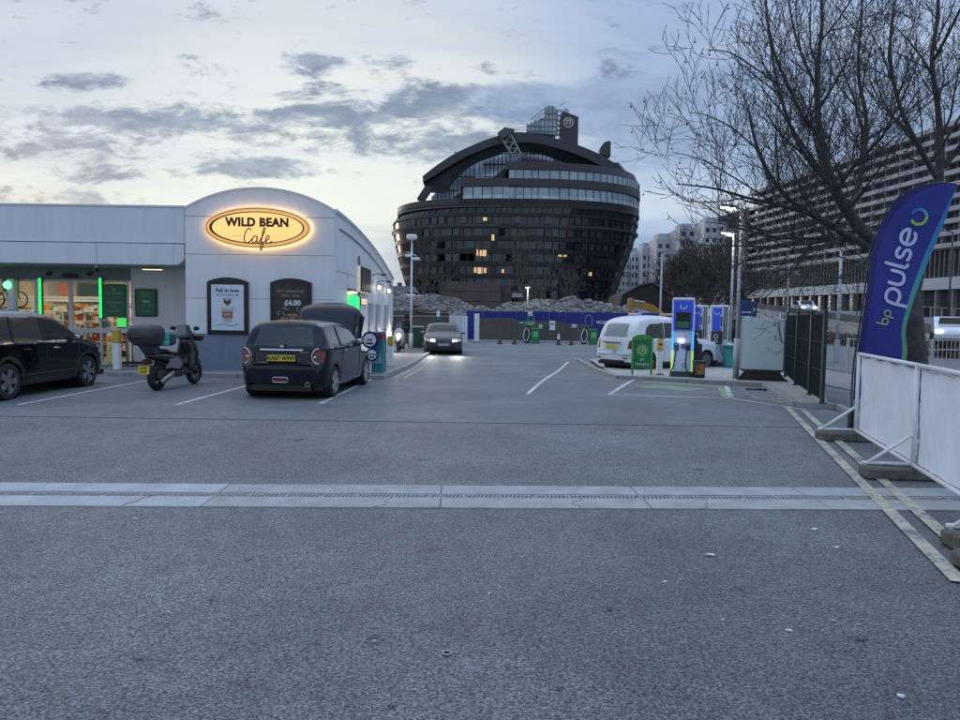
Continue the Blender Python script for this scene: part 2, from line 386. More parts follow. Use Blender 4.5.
def asphalt(name, base, light, scale=95, patch=0.35, pits=False):
    m = bpy.data.materials.new(name); m.use_nodes = True; nt = m.node_tree; b = nt.nodes['Principled BSDF']; b.inputs['Roughness'].default_value = 0.60; b.inputs['Specular IOR Level'].default_value = 0.45
    L = nt.links; g = nt.nodes.new('ShaderNodeNewGeometry')
    def nz(s, d=4, t='ShaderNodeTexNoise'):
        n = nt.nodes.new(t); n.inputs['Scale'].default_value = s
        if 'Detail' in n.inputs: n.inputs['Detail'].default_value = d
        L.new(g.outputs['Position'], n.inputs['Vector']); return n
    vo = nz(scale, 0, 'ShaderNodeTexVoronoi'); fine = nz(scale*0.55, 5); big = nz(0.55, 6); mid_ = nz(4.5, 5)
    sepc = nt.nodes.new('ShaderNodeSeparateColor'); L.new(vo.outputs['Color'], sepc.inputs[0])
    def mr(a, i0, i1, o0, o1):
        n = nt.nodes.new('ShaderNodeMapRange'); L.new(a, n.inputs[0])
        for k, v in zip((1,2,3,4), (i0,i1,o0,o1)): n.inputs[k].default_value = v
        return n.outputs[0]
    def mu(a, b_, op='MULTIPLY'):
        n = nt.nodes.new('ShaderNodeMath'); n.operation = op
        for k, v in enumerate((a, b_)):
            if isinstance(v, float): n.inputs[k].default_value = v
            else: L.new(v, n.inputs[k])
        return n.outputs[0]
    stone = mr(sepc.outputs[0], 0.0, 1.0, 0.30, 1.75)
    f = mu(mr(fine.outputs[0], 0.3, 0.7, 0.52, 1.48), stone)
    f = mu(f, mr(big.outputs[0], 0.35, 0.65, 1-patch*.5, 1+patch*.5)); f = mu(f, mr(mid_.outputs[0], 0.3, 0.7, 0.88, 1.12))
    st = nz(1.3, 3); f = mu(f, mr(st.outputs[0], 0.66, 0.74, 1.0, 0.72))
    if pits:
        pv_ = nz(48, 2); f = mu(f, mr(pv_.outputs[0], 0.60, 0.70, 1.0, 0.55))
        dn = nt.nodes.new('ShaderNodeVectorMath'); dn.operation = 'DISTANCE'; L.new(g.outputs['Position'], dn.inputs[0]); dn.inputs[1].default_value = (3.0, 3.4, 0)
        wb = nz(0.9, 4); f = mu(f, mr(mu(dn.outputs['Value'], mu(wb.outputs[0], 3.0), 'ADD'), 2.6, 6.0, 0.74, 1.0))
    vs = nt.nodes.new('ShaderNodeVectorMath'); vs.operation = 'SCALE'; vs.inputs[0].default_value = base; L.new(f, vs.inputs[3])
    spk = nz(38, 0, 'ShaderNodeTexVoronoi'); sk = nt.nodes.new('ShaderNodeSeparateColor'); L.new(spk.outputs['Color'], sk.inputs[0])
    msk = mu(mr(sk.outputs[1], 0.955, 0.975, 0.0, 0.7), mr(spk.outputs['Distance'], 0.10, 0.28, 1.0, 0.0))
    mx = nt.nodes.new('ShaderNodeMixRGB'); L.new(msk, mx.inputs[0]); L.new(vs.outputs[0], mx.inputs[1]); mx.inputs[2].default_value = (*light, 1)
    L.new(mx.outputs[0], b.inputs['Base Color'])
    bp = nt.nodes.new('ShaderNodeBump'); bp.inputs['Strength'].default_value = 0.6; bp.inputs['Distance'].default_value = 0.006
    L.new(vo.outputs['Distance'], bp.inputs['Height']); L.new(bp.outputs[0], b.inputs['Normal']); return m
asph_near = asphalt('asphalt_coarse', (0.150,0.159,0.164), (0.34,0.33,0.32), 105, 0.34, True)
asph_far = asphalt('asphalt_smooth', (0.152,0.163,0.172), (0.3,0.3,0.3), 150, 0.34)
asph_road = asphalt('asphalt_road', (0.14,0.145,0.155), (0.3,0.3,0.3), 120, 0.3)
paving = mat('pavement_paving', (0.24,0.23,0.22), 0.8, var=0.2, scale=3, bump=0.2)
ground_m = mat('ground_soil', (0.13,0.125,0.115), 0.9, var=0.3, scale=0.3)
bark = mat('bark', (0.060,0.058,0.054), 0.85, var=0.45, scale=5, bump=0.6, bscale=30)
twig_m = mat('twig_bark', (0.055,0.051,0.048), 0.85, var=0.3)
# ------------------------------------------------------------------ ground
def strip_ground(name, x0, x1, y0, y1, dz, m, step=1.0, label=None, far=None):
    mb = MB(); ys = [y0]
    while ys[-1] < y1:
        ys.append(min(y1, ys[-1] + (step if ys[-1] < 30 else 60 if ys[-1] < 400 else 400)))
    i = 0
    for a, b in zip(ys, ys[1:]):
        mb.quad((x0, a, gz(a)+dz), (x1, a, gz(a)+dz), (x1, b, gz(b)+dz), (x0, b, gz(b)+dz))
    return mb.build(name, m, kind='structure')
gmb = MB(); ys = [-60, 0, 6, 12] + [12+1*k for k in range(1, 20)] + [60, 120, 300, 800, 1600, 3000]
for a, b in zip(ys, ys[1:]): gmb.quad((-1500, a, gz(a)-0.02), (1500, a, gz(a)-0.02), (1500, b, gz(b)-0.02), (-1500, b, gz(b)-0.02))
gmb.build('ground', ground_m, kind='structure')
Y_SEAM = G(480, 423).y
def ground_poly(name, pts, dz, m, parent=None, kind='structure', holes=None):   # polygon draped by cutting into 1 m strips in y
    ys_ = [p[1] for p in pts]; y0, y1 = min(ys_), max(ys_); mb = MB(); y = y0
    def span(yy):
        xs = []
        for (ax, ay), (bx, by) in zip(pts, pts[1:]+pts[:1]):
            if ay != by and min(ay, by) <= yy <= max(ay, by): xs.append(ax+(bx-ax)*(yy-ay)/(by-ay))
        return (min(xs), max(xs)) if xs else None
    cuts = sorted(set([y0, y1] + [p for p in ys_] + [k*1.0 for k in range(int(y0), int(y1)+1) if y0 < k < y1 and k < 32]))
    for a, b in zip(cuts, cuts[1:]):
        A, B = span(a+1e-5), span(b-1e-5)
        mb.quad((A[0], a, gz(a)+dz), (A[1], a, gz(a)+dz), (B[1], b, gz(b)+dz), (B[0], b, gz(b)+dz))
    return mb.build(name, m, parent, kind=kind)
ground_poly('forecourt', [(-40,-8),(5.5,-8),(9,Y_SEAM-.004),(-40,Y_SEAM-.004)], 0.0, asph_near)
far_sheet = ground_poly('forecourt', [(-40,Y_SEAM+.004),(9,Y_SEAM+.004),(9,14),(9.4,52),(-40,52)], 0.0, asph_far)
# main road and its pavement beyond the fence
ground_poly('road', [(12.5,-8),(60,-8),(60,140),(18,140),(13.2,24)], -0.006, asph_road)
ground_poly('pavement', [(5.52,-8),(12.4,-8),(12.9,20),(13.0,30),(9.45,30),(9.05,11.7)], -0.004, paving)
Mk = MB()
# the double yellow lines on the right, worn
yl = worn('yellow_line_paint', (0.46,0.45,0.34), 0.07)
def paint(name, a, b, w, m=line_white, parent=None, dz=0.005, seg=None):
    a = Vector(a); b = Vector(b); t = (b-a).normalized(); n = Vector((-t.y, t.x, 0))*w/2
    mb = MB(); L = (b-a).length; k = max(1, int(L/0.12)); 
    for i in range(k):
        p, q = a.lerp(b, i/k), a.lerp(b, (i+1)/k)
        j0 = 1+0.10*mnoise.noise(Vector((p.x*6, p.y*6, 1))); j1 = 1+0.10*mnoise.noise(Vector((q.x*6, q.y*6, 1)))
        k0 = 1+0.10*mnoise.noise(Vector((p.x*6, p.y*6, 9))); k1 = 1+0.10*mnoise.noise(Vector((q.x*6, q.y*6, 9)))
        P = [p-n*j0, q-n*j1, q+n*k1, p+n*k0]
        mb.quad(*[(v.x, v.y, gz(v.y)+dz) for v in P])
    return mb.build(name, m, parent, kind='structure')
paint('yellow_line', G(787,408), G(960,584), 0.115, yl, dz=.016)
paint('yellow_line', G(801,409), G(985,572), 0.115, yl, dz=.016)
for (a, b) in (((18,405),(150,380)), ((176,405),(246,386)), ((320,404),(372,379))):
    paint('bay_line', G(*a), G(*b), 0.09)
paint('bay_line', G(-60,391), G(-10,380), 0.09)
paint('lane_line', G(527,394.5), G(568,362), 0.10)
paint('yellow_line', G(394,378), G(434,353.5), 0.10, yl); paint('yellow_line', G(404,378.5), G(438.5,353.5), 0.10, yl)
paint('road_line', G(386,378.6), G(414,378.2), 0.10)
# charging bay markings
paint('bay_line', G(609,394.6), G(635,379.5), 0.10); paint('bay_line', G(609,394.6), G(731,398.4), 0.10)
paint('bay_line', G(731,398.4), G(804,409.5), 0.08); paint('bay_line', G(731,397.6), G(726,386), 0.12)
greenp = worn('green_bay_paint', (0.28,0.46,0.17), 0.08)
paint('green_bay_paint', G(642,381.2), G(723,387.3), 0.28, greenp, dz=0.004)
paint('green_bay_paint', G(722,388), G(727,397), 0.20, greenp, dz=0.0035)
gp2 = worn('green_bay_paint_worn', (0.24,0.36,0.18), 0.12)
paint('green_bay_paint', G(645,386), G(700,390.5), 0.9, gp2, dz=0.0045)
for k in range(5): paint('hatch_line', G(734+k*4, 386.5+k*2.6), G(776+k*5, 391+k*3.4), 0.07)
paint('road_line', G(620,384), G(655,398.5), 0.02) if False else None
# a dark joint between the two surfacings
j = MB(); x = -12.0
while x < 7.4:
    w = 0.014+0.012*abs(mnoise.noise(Vector((x*2, 0, 0)))); j.quad((x, Y_SEAM-w, 0.004), (x+.2, Y_SEAM-w, 0.004), (x+.2, Y_SEAM+w, 0.004), (x, Y_SEAM+w, 0.004)); x += 0.2
j.build('asphalt_joint', mat('tar', (0.045,0.045,0.048), 0.6), kind='structure')

# drainage channel of concrete slabs and slotted grates
dr = bpy.data.objects.new('drainage_channel', None); C.objects.link(dr); dr['kind'] = 'structure'; dr['label'] = 'pale concrete drainage channel with slotted iron grates crossing the forecourt'
Ya, Yb = G(480,509).y, G(480,486.5).y; ym = (Ya+Yb)/2
slab_m = [mat('channel_concrete', (0.36,0.365,0.36), 0.8, var=0.16, scale=4, bump=0.2), mat('channel_concrete_newer', (0.42,0.435,0.44), 0.8, var=0.12, scale=3, bump=0.15), mat('channel_concrete_dirty', (0.21,0.215,0.22), 0.8, var=0.22, scale=4, bump=0.2)]
def slab(x0, x1, y0, y1, m, skew=0.0, seed=0):
    rr = random.Random(seed); mb = MB(); n = 10; e = 0.009
    A = [(x0+(x1-x0)*k/n + (skew if k == 0 else 0) + 0, y0+e*rr.random()) for k in range(n+1)]
    B = [(x0+(x1-x0)*k/n - (skew if k == 0 else 0)*0, y1-e*rr.random()) for k in range(n+1)]
    mb.prism(A + B[::-1], -0.14, 0.010+0.003*rr.random(), 'z'); return mb.build('concrete_slab', m, dr)
xj = [-11.5, -8.6] + [round(p, 2) for p in (-5.1,-2.45,-0.35,1.55,3.2,5.2,6.6)]
for i in range(len(xj)-1):
    mm = slab_m[1] if i < 3 else slab_m[2] if i > 6 else slab_m[0]
    slab(xj[i]+.006, xj[i+1]-.006, Ya, ym-0.075, mm, seed=i); slab(xj[i]+.004, xj[i+1]-.008+0.2*(i == 1), ym+0.075, Yb, mm, seed=50+i, skew=0.2*(i == 2))
iron = mat('cast_iron', (0.10,0.095,0.09), 0.6, 0.3, var=0.3, scale=12)
slot = mat('drain_slot', (0.012,0.012,0.012), 0.9)
MB().box(-11.5, 6.6, ym-.074, ym+.074, -0.14, -0.05).build('channel_bed', slot, dr)
gm = MB(); gm.box(-0.5,0.5,-.072,-.05,-.03,.006); gm.box(-0.5,0.5,.05,.072,-.03,.006); gm.box(-.5,-.485,-.05,.05,-.03,.006); gm.box(.485,.5,-.05,.05,-.03,.006)
for k in range(26):
    x = -0.478+k*0.0382
    if k in (8, 17): gm.box(x-.006, x+.020, -.05, .05, -.003, .0065)
    else: gm.prism([(x-.008,-.05),(x+.006,-.05),(x+.022,.05),(x+.008,.05)], -.003, .006, 'z')
gme = gm.mesh('grate', mat('grate_iron', (0.34,0.34,0.34), 0.6, 0.1, var=0.25, scale=12))
gme2 = gm.mesh('grate_dirty', mat('grate_silted', (0.33,0.335,0.335), 0.8, 0.0, var=0.3, scale=6))
ck = mat('crack', (.05,.05,.05), .9)
for x_, sd_ in ((-.9,1),(.85,2),(2.05,3),(-3.1,4)):
    rr_c = random.Random(sd_); P_c = [(x_+rr_c.uniform(-.05,.05)+.02*j_, Ya+.01+(ym-.08-Ya)*j_/5, .0135) for j_ in range(6)]; MB().tube(P_c, .0022, 4).build('crack', ck, dr)
for k in range(18): inst('grate', gme2 if k < 6 else gme, dr, (-11+k*1.003+.0, ym, 0.0))

dr.location = (0, ym, 0)
for c_ in dr.children: c_.location.y -= ym
dr.rotation_euler = (0, 0, .034)

# kerbs and raised pavements
kerb_m = mat('kerb_stone', (0.30,0.295,0.285), 0.8, var=0.15, scale=5, bump=0.2)
def kerb_line(pts, w=0.14, h=0.12, unit=0.92, parent=None):
    ms = None
    for a, b in zip(pts, pts[1:]):
        a = Vector(a[:2]).to_3d(); b = Vector(b[:2]).to_3d(); L = (b-a).length; n = max(1, round(L/unit)); u = L/n
        mb = MB(); mb.bbox(0.004, u-0.004, -w/2, w/2, -0.2, h, 0.012); me = mb.mesh('kerb_stone', kerb_m)
        ang = math.atan2(b.y-a.y, b.x-a.x)
        for k in range(n):
            p = a.lerp(b, k/n); inst('kerb_stone', me, parent, (p.x, p.y, gz(p.y)+random.uniform(-.004,.004)), (0,0,ang))
Kx = G(389,378).x
pv = ground_poly('pavement', [(-30,18.85),(Kx-.15,18.85),(Kx+0.02,34),(Kx+.02,42),(-30,42)], 0.11, paving)
kerb_line([(-24,18.77),(Kx-.12,18.77),(Kx+.06,34),(Kx+.1,42)], parent=pv)
isl = ground_poly('charger_island', [(4.05,20.3),(7.3,18.25),(6.3,14.05),(6.85,14.1),(9.3,19.5),(10.4,30),(4.6,30.2),(3.95,21)], 0.10, mat('island_concrete', (0.40,0.39,0.36), 0.8, var=0.2, scale=3, bump=0.2))
kerb_line([(4.1,30),(3.95,20.35),(7.22,18.2),(6.2,14.05),(6.9,13.95)], parent=isl, w=0.16, h=0.115)
kerb_line([(6.95,13.9),(6.45,11.9),(5.7,8.6),(4.6,5.0)], parent=pv, h=0.10)

# ------------------------------------------------------------------ shop building
shop = thing('petrol_station_shop', 'single-storey white petrol station shop with curved gable and recessed glazed front', 'building', (0,0,0))
YF = 20.0
def px_x(px, py=300, d=YF): return at(px, py, d).x
def px_z(py, px=260, d=YF): return at(px, py, d).z
XL, XR = px_x(185.5), px_x(334)
zc = px_z(211, 334); zp = px_z(189, 262); xm = (XL+XR)/2
def arch_z(x, base=zc, peak=zp): 
    w = (XR-XL)/2; hgt = peak-base; R = (w*w+hgt*hgt)/(2*hgt); return base-(R-hgt)+math.sqrt(max(0, R*R-(x-xm)**2))
z1, z2, z3, z4 = px_z(334.5), px_z(299), px_z(255), px_z(217)
g = 0.010
def panel(x0, x1, za, zb, m=white_wall, y0=YF, th=0.25, name='wall_panel'): return MB().bbox(x0+g/2, x1-g/2, y0, y0+th, za+g/2, zb-g/2, 0.004).build(name, m, shop)
panel(XL, XR, gz(20)-.1, z1, plinth_m, YF-.03, .28, 'plinth_panel')
panel(XL, XR, z1, z2); panel(XL, XR, z2, z3); panel(XL, XR, z3, z4)
pts = [(XL+g, z4+g), (XR-g, z4+g)] + [(XR-g-(XR-XL-2*g)*k/24, max(z4+2*g, arch_z(XR-g-(XR-XL-2*g)*k/24))) for k in range(25)]
MB().prism(pts, YF, YF+.25).build('gable_panel', white_wall, shop)
# arched coping and barrel roof behind
cp = MB()
for k in range(24):
    xa, xb = XL+(XR-XL)*k/24, XL+(XR-XL)*(k+1)/24
    za, zb = max(arch_z(xa), z4+.02), max(arch_z(xb), z4+.02)
    cp.prism([(xa, za), (xb, zb), (xb, zb+.05), (xa, za+.05)], YF-.03, YF+.3)
cp.build('coping', fascia_m, shop)
MB().box(XL, XR-.3, YF+.26, 33, 2.9, 3.2).build('roof_slab', mgrey, shop)
# side wall running back with a falling curved top
XS = XR-.01; YB = 33.5
def side_top(y): t = (y-YF)/(YB-YF); return zc+.02-(zc-3.3)*t**1.9
sw = MB(); n = 30
poly = [(YF+.26, -.3), (YB, -.3)] + [(YB-(YB-YF-.26)*k/n, side_top(YB-(YB-YF-.26)*k/n)) for k in range(n+1)]
sw.prism(poly, XS-.25, XS, 'x'); sw.build('side_wall', white_wall, shop)
def edge(off, r, name, m, x=XS+.01):
    mb = MB(); mb.tube([(x, YF+(.3 if off > .1 else .27)+(YB-YF-.3-off*2)*k/n+off*1.2, side_top(YF+(YB-YF)*k/n)-off) for k in range(n+1)], r, 6); mb.build(name, m, shop)
edge(-0.02, 0.06, 'side_coping', fascia_m); edge(0.42, 0.03, 'arch_trim', mgrey)
for y in (22.0, 24.2, 27.0, 30.0): MB().box(XS, XS+.006, y, y+.012, 0, 3.0).build('wall_joint', mgrey, shop)
MB().box(XS, XS+.006, YF+.3, YB-.3, 2.9, 2.912).build('wall_joint', mgrey, shop)
MB().box(XL-14, XS-.26, 33.2, 33.5, -.3, 3.3).build('rear_wall', white_wall, shop)
# doors on the side wall
for i, y in enumerate((26.2, 28.0, 30.6)):
    d = MB().bbox(XS+.002, XS+.05, y, y+.95, gz(y), 2.1, .01).build('side_door', mat('door_grey', (0.38,0.40,0.44), .5), shop)
    MB().box(XS+.05, XS+.09, y+.08, y+.11, .95, 1.1).build('handle', alu, d)
MB().box(XS, XS+.03, YF+.3, 24.6, gz(21), z1-.0).build('plinth_panel', plinth_m, shop)
# fascia over the recessed shopfront
XA = -19.5
zt, zm_, zb_ = px_z(206, 90), px_z(242, 90), px_z(264, 90)
def fpanel(x0, x1, za, zb, y0, th, m=fascia_m): return MB().bbox(x0+.006, x1-.006, y0, y0+th, za+.005, zb-.005, .006).build('fascia_panel', m, shop)
for a, b in ((XA, -15.2), (-15.2, XL-.01)): fpanel(a, b, zm_, zt, YF+.02, .2)
xs98 = px_x(98)
for a, b in ((XA, -15.2), (-15.2, xs98), (xs98, XL-.30)): fpanel(a, b, zb_, zm_-.02, YF-.05, .25)
MB().prism([(XL-.295, zb_+.005), (XL-.16, zb_+.03), (XL-.05, zb_+.12), (XL-.02, zb_+.2), (XL-.02, zm_-.03), (XL-.295, zm_-.03)], YF-.045, YF+.2).build('fascia_end', fascia_m, shop)
MB().box(XA, XL, YF-.0, YF+.3, zt, zt+.05).build('coping', fascia_m, shop)
MB().box(XL-.16, XL-.02, YF-.012, YF+.018, zm_-.12, zm_-.06).build('drip_trim', mgrey, shop)
YS = 22.2
soffit = MB().box(XA, XL, YF+.2, 31, zb_+.02, zb_+.10).build('soffit', soffit_m, shop)
MB().box(XA, XL+.1, YF+.22, 33.2, zt-.25, zt-.1).build('flat_roof', mgrey, shop)
# left end wall of the building
MB().box(XA-.2, XA, YF, 33.2, -.3, zt).build('end_wall', white_wall, shop)
# shopfront glazing
hz = 2.62
floor_z = gz(YS)+.12
MB().box(XA, px_x(131,300,YS), YS-.02, YS+.08, hz, zb_+.02).build('shopfront_header', mat('header_green_grey', (0.20,0.24,0.21), .5), shop)
wx0 = px_x(131,300,YS)
MB().box(wx0, XL, YS, YS+.2, -.2, zb_+.02).build('front_wall', white_wall, shop)
MB().box(XL-.02, XL+.2, YF+.25, YS+.1, -.2, zb_).build('return_wall', white_wall, shop)
MB().box(XL-.03, XL+.0, YF+.25, YS, floor_z, 1.15).build('plinth_panel', plinth_m, shop)
pane_g = glass('shop_glass', (0.02,0.025,0.025), 0.93)
fr = alu_white
posts = [px_x(p, 300, YS) for p in (-75, -35, 9, 36, 71, 101, 128)]
posts = [XA+.3] + posts
zmid = px_z(330, 60, YS)
for i, x in enumerate(posts):
    w = .055 if i in (5,) else .035
    MB().bbox(x-w, x+w, YS-.04, YS+.05, floor_z, hz, .006).build('mullion', fr, shop)
for i in range(len(posts)-1):
    a, b = posts[i]+.035, posts[i+1]-.035
    MB().box(a, b, YS-.035, YS+.04, zmid-.07, zmid+.07).build('transom', fr, shop)
    MB().box(a, b, YS-.035, YS+.04, floor_z, floor_z+.09).build('bottom_rail', fr, shop)
    MB().box(a, b, YS-.035, YS+.04, hz-.06, hz).build('top_rail', fr, shop)
    MB().box(a, b, YS-.004, YS+.004, zmid+.07, hz-.06).build('pane', pane_g, shop)
    MB().box(a, b, YS-.004, YS+.004, floor_z+.09, zmid-.07).build('pane', pane_g, shop)
# interior
warm = mat('interior_wall', (0.62,0.46,0.34), .7)
MB().box(XA, wx0+.3, 27.6, 27.7, -.1, zb_).build('interior_wall', warm, shop)
MB().box(wx0+.22, wx0+.32, YS+.2, 27.6, -.1, zb_).build('interior_wall', warm, shop)
MB().box(XA, wx0+.22, YS+.1, 27.6, floor_z-.05, floor_z+.0).build('interior_floor', mat('shop_floor', (0.35,0.33,0.30), .3), shop)
ceil_l = mat('ceiling_light', (1.0,0.86,0.68), .5, emit=19)
for k in range(6):
    for yy in (23.6, 25.6):
        p = MB().box(-18.3+k*1.75, -17.3+k*1.75, yy, yy+.3, zb_-.03, zb_+.0).build('ceiling_panel', ceil_l, shop)
def neon(px, y_top, y_bot):
    a, b = at(px, y_top, YS-.12), at(px, y_bot, YS-.12)
    t = thing('neon_strip', 'vertical glowing green light strip on the shopfront, ' + ('nearer the dark estate car' if px < 60 else 'beside the green window poster'), 'light strip', (a.x, YS-.12, b.z), group='green light strips on the shopfront')
    MB().bbox(-.035,.035,-.02,.02,0,a.z-b.z,.008).build('light_tube', neon_g, t)
    MB().box(-.06,.06,.02,.08,-.02,a.z-b.z+.02).build('housing', dgrey, t)
neon(39.5, 278, 330); neon(100, 278, 318)
gl = thing('green_beacon', 'small round green lamp glowing high at the left of the shopfront', 'lamp', at(7.5, 285, YS-.3))
MB().sphere((0,0,0), .12, 10).build('lens', mat('green_lens', (0.2,1,0.4), .4, emit=1.6), gl, smooth=True); MB().box(-.18,.18,.05,.25,-.16,.2).build('housing', dgrey, gl)
# column left
MB().bbox(at(5,300,YS-.4).x, at(12,300,YS-.4).x, YS-.3, YS-.12, 0, hz, .01).build('column', white_paint, shop)
# ------------------------------------------------------------------ signs on the shop
cx, cz_ = px_x(259.5, 228), px_z(228.5, 259.5); RX = (px_x(312)-px_x(206.5))/2; RZ = (px_z(208)-px_z(249))/2
sg = thing('oval_sign', 'large backlit oval amber sign reading WILD BEAN Cafe on the curved gable', 'sign', (cx, YF-.16, cz_))
halo = mat('halo_light', (1.0,0.70,0.36), .5, emit=1.6)
MB().prism(disc(0, 0, RX+.012, 56, RZ+.012), .04, .08).build('halo_lamp', halo, sg)
amber = mat('amber_face', (0.75,0.42,0.14), .45, var=.07, scale=3, emit=0.50, ecol=(1.0,0.52,0.17))
amber2 = mat('amber_panel', (0.85,0.55,0.2), .45, var=.07, scale=3, emit=0.80, ecol=(1.0,0.55,0.17))
brown = mat('dark_brown_print', (0.03,0.017,0.010), .5)
MB().prism(disc(0, 0, RX, 56, RZ), -.02, .02).build('face', amber, sg)
MB().prism(disc(-.02, 0, RX*.885, 56, RZ*.78), -.032, -.019).build('oval_border', brown, sg)
MB().prism(disc(0.0, 0, RX*.845, 56, RZ*.735), -.040, -.031).build('oval_panel', amber2, sg)
ol = MB(); P = disc(0,0,RX*.955,56,RZ*.93); ol.tube([(a,-.022,b) for a,b in P+P[:1]], .009, 6); ol.build('outline', brown, sg)
text('WILD BEAN', .315, brown, sg, (0, -.044, .135), bold=.016, sx=.98, spacing=1.06)
sc = MB()
def cur(pts, w=.028, mb=None, ox=0, oz=0, s=1.0): ribbon(mb if mb is not None else sc, [(ox+a*s, oz+b*s) for a, b in pts], w, -.05, -.041, 5)
S = .40
cur([(.46,.86),(.40,.98),(.28,.98),(.12,.76),(.02,.42),(.04,.12),(.20,.02),(.40,.12),(.56,.30)], ox=-.36, oz=-.42, s=S)
cur([(.92,.42),(.78,.50),(.62,.30),(.62,.08),(.74,.02),(.90,.20),(.96,.46),(.92,.14),(1.0,.02),(1.14,.16)], ox=-.38, oz=-.42, s=S)
cur([(1.1,.14),(1.36,.60),(1.50,.98),(1.40,1.02),(1.30,.6),(1.16,-.36),(1.24,-.42),(1.34,-.1),(1.28,.06),(1.5,.12)], ox=-.38, oz=-.42, s=S)
cur([(1.5,.16),(1.72,.30),(1.76,.48),(1.64,.50),(1.54,.30),(1.58,.06),(1.74,.02),(1.96,.16)], ox=-.38, oz=-.42, s=S)
sc.prism([(-.85,-.232),(-.42,-.226),(-.42,-.234)], -.05, -.041); sc.prism([(.42,-.226),(.85,-.232),(.42,-.234)], -.05, -.041)
sc.build('script_lettering', brown, sg)

def arched(w, h, rise, n=14):
    R = (w*w/4+rise*rise)/(2*rise); pts = [(-w/2, 0), (w/2, 0)]
    return pts + [(w/2-w*k/n, h-rise + math.sqrt(max(0, R*R-(w/2-w*k/n)**2))-(R-rise)) for k in range(n+1)]
pw = px_x(249)-px_x(208); ph = px_z(277.5, 228)-px_z(334.5, 228)
frame_b = mat('poster_frame', (0.010,0.010,0.012), .3)
for i, (px, lab) in enumerate(((228.5, 'arched black poster frame with a pale blue coffee poster reading Fall in love'), (291.5, 'arched black poster frame with a dark menu poster priced £4.00'))):
    t = thing('poster_frame', lab, 'poster', (px_x(px), YF-.005, px_z(334.5, 228)), group='arched posters on the gable')
    MB().prism(arched(pw, ph, .12), -.07, 0).build('frame', frame_b, t)
    w = pw-.24
    if i == 0:
        pm = mat('poster_pale', (0.40,0.46,0.55), .3, var=.06, scale=2, emit=0.10, ecol=(0.6,0.75,1))
        MB().box(-w/2, w/2, -.08, -.071, .12, ph-.2).build('poster', pm, t)
        inkb = mat('ink_brown', (0.10,0.035,0.03), .5); inkd = mat('ink_dark', (0.03,0.04,0.10), .5)
        text('Fall in love', .15, inkd, t, (0,-.083,ph-.36), bold=.004); text('with Wild Bean Cafe', .075, inkd, t, (0,-.083,ph-.48))
        text('coffee blend', .06, inkd, t, (0,-.083,ph-.58))
        MB().prism([(-.11,.36),(.11,.36),(.155,.70),(-.155,.70)], -.095, -.081).build('cup_print', mat('cup_cream', (0.55,0.50,0.42), .5), t)
        MB().prism([(-.135,.46),(.135,.46),(.15,.64),(-.15,.64)], -.099, -.094).build('cup_sleeve_print', mat('cup_sleeve', (0.30,0.17,0.08), .5), t)
        MB().prism(rrect(-.175,.175,.70,.78,.035), -.099, -.082).build('cup_lid_print', mat('cup_lid', (0.62,0.60,0.57), .5), t)
        MB().prism([(0,.80),(.10,.89),(.09,.96),(.04,.96),(0,.91),(-.04,.96),(-.09,.96),(-.10,.89)], -.099, -.082).build('heart_print', inkb, t)
        text('BEAN', .07, white_l, t, (0,-.101,.55))
        sw_ = MB(); ribbon(sw_, [(-.3,.24),(-.1,.30),(.1,.24),(.3,.30)], .03, -.085, -.081); sw_.build('swirl_print', mat('swirl', (.3,.45,.42),.5), t)
    else:
        MB().box(-w/2, w/2, -.08, -.071, .12, ph-.2).build('poster', mat('poster_dark', (0.020,0.018,0.020), .25, emit=.01), t)
        cr = mat('menu_cream', (0.45,0.32,0.20), .5); gy = mat('menu_grey', (0.30,0.30,0.33), .5)
        text('HOT BREAKFAST', .10, cr, t, (0,-.083,ph-.36)); text('MEAL DEAL', .10, cr, t, (0,-.083,ph-.48)); text('£4.00', .20, white_l, t, (0.05,-.083,ph-.68), bold=.006)
        fm = MB(); rr = random.Random(4)
        for k in range(9):
            a, b = rr.uniform(-.32,.32), rr.uniform(.28,.82); r = rr.uniform(.05,.11)
            ribbon(fm, arcpts(a, b, r, rr.uniform(0,180), rr.uniform(220,360), 8, r*.7), .02, -.085-k*.0004, -.081)
        fm.build('drawing_print', gy, t)
        fm = MB()
        for a, b, r in ((-.2,.45,.10), (.08,.55,.12), (.22,.35,.09)): fm.prism(disc(a,b,r,14,r*.6), -.087, -.0825)
        fm.build('food_print', mat('food', (0.32,0.16,0.06), .5), t)

def green_poster(px0, px1, py0, py1, d, y, name, lab, lines, frame=True):
    a, b = at(px0, py1, d), at(px1, py0, d); w, h = b.x-a.x, b.z-a.z
    t = thing(name, lab, 'poster', ((a.x+b.x)/2, y, a.z))
    MB().prism(rrect(-w/2, w/2, 0, h, .05), -.05, -.002).build('frame', black if frame else green_m, t)
    MB().prism(rrect(-w/2+.05, w/2-.05, .05, h-.05, .03), -.056, -.049).build('panel', mat('green_panel_lit', (0.008,0.055,0.030), .4, emit=.015, ecol=(.1,.9,.4)), t)
    for k, (s, sz, zz) in enumerate(lines): text(s, sz, mat('green_print', (.45,.62,.52), .5), t, (0,-.058,h*zz))
    return t
green_poster(136, 157.5, 289, 316.5, YS, YS-.01, 'wall_poster', 'dark green framed notice with white text on the recessed white wall', (('OPEN 24 HOURS', .05, .82), ('M&S FOOD', .05, .74), ('8888', .11, .54), ('PAY HERE AT NIGHT', .04, .40), ('THANK YOU', .04, .2)))
green_poster(103.5, 126, 284, 317, YS-.06, YS-.03, 'window_poster', 'tall green poster with pale lines of text filling the shop window', (('bp', .12, .85), ('WE ARE OPEN', .07, .70), ('- - - - - -', .08, .56), ('24 HOURS A DAY', .06, .44), ('7 DAYS', .06, .32), ('WELCOME', .06, .18)), False)
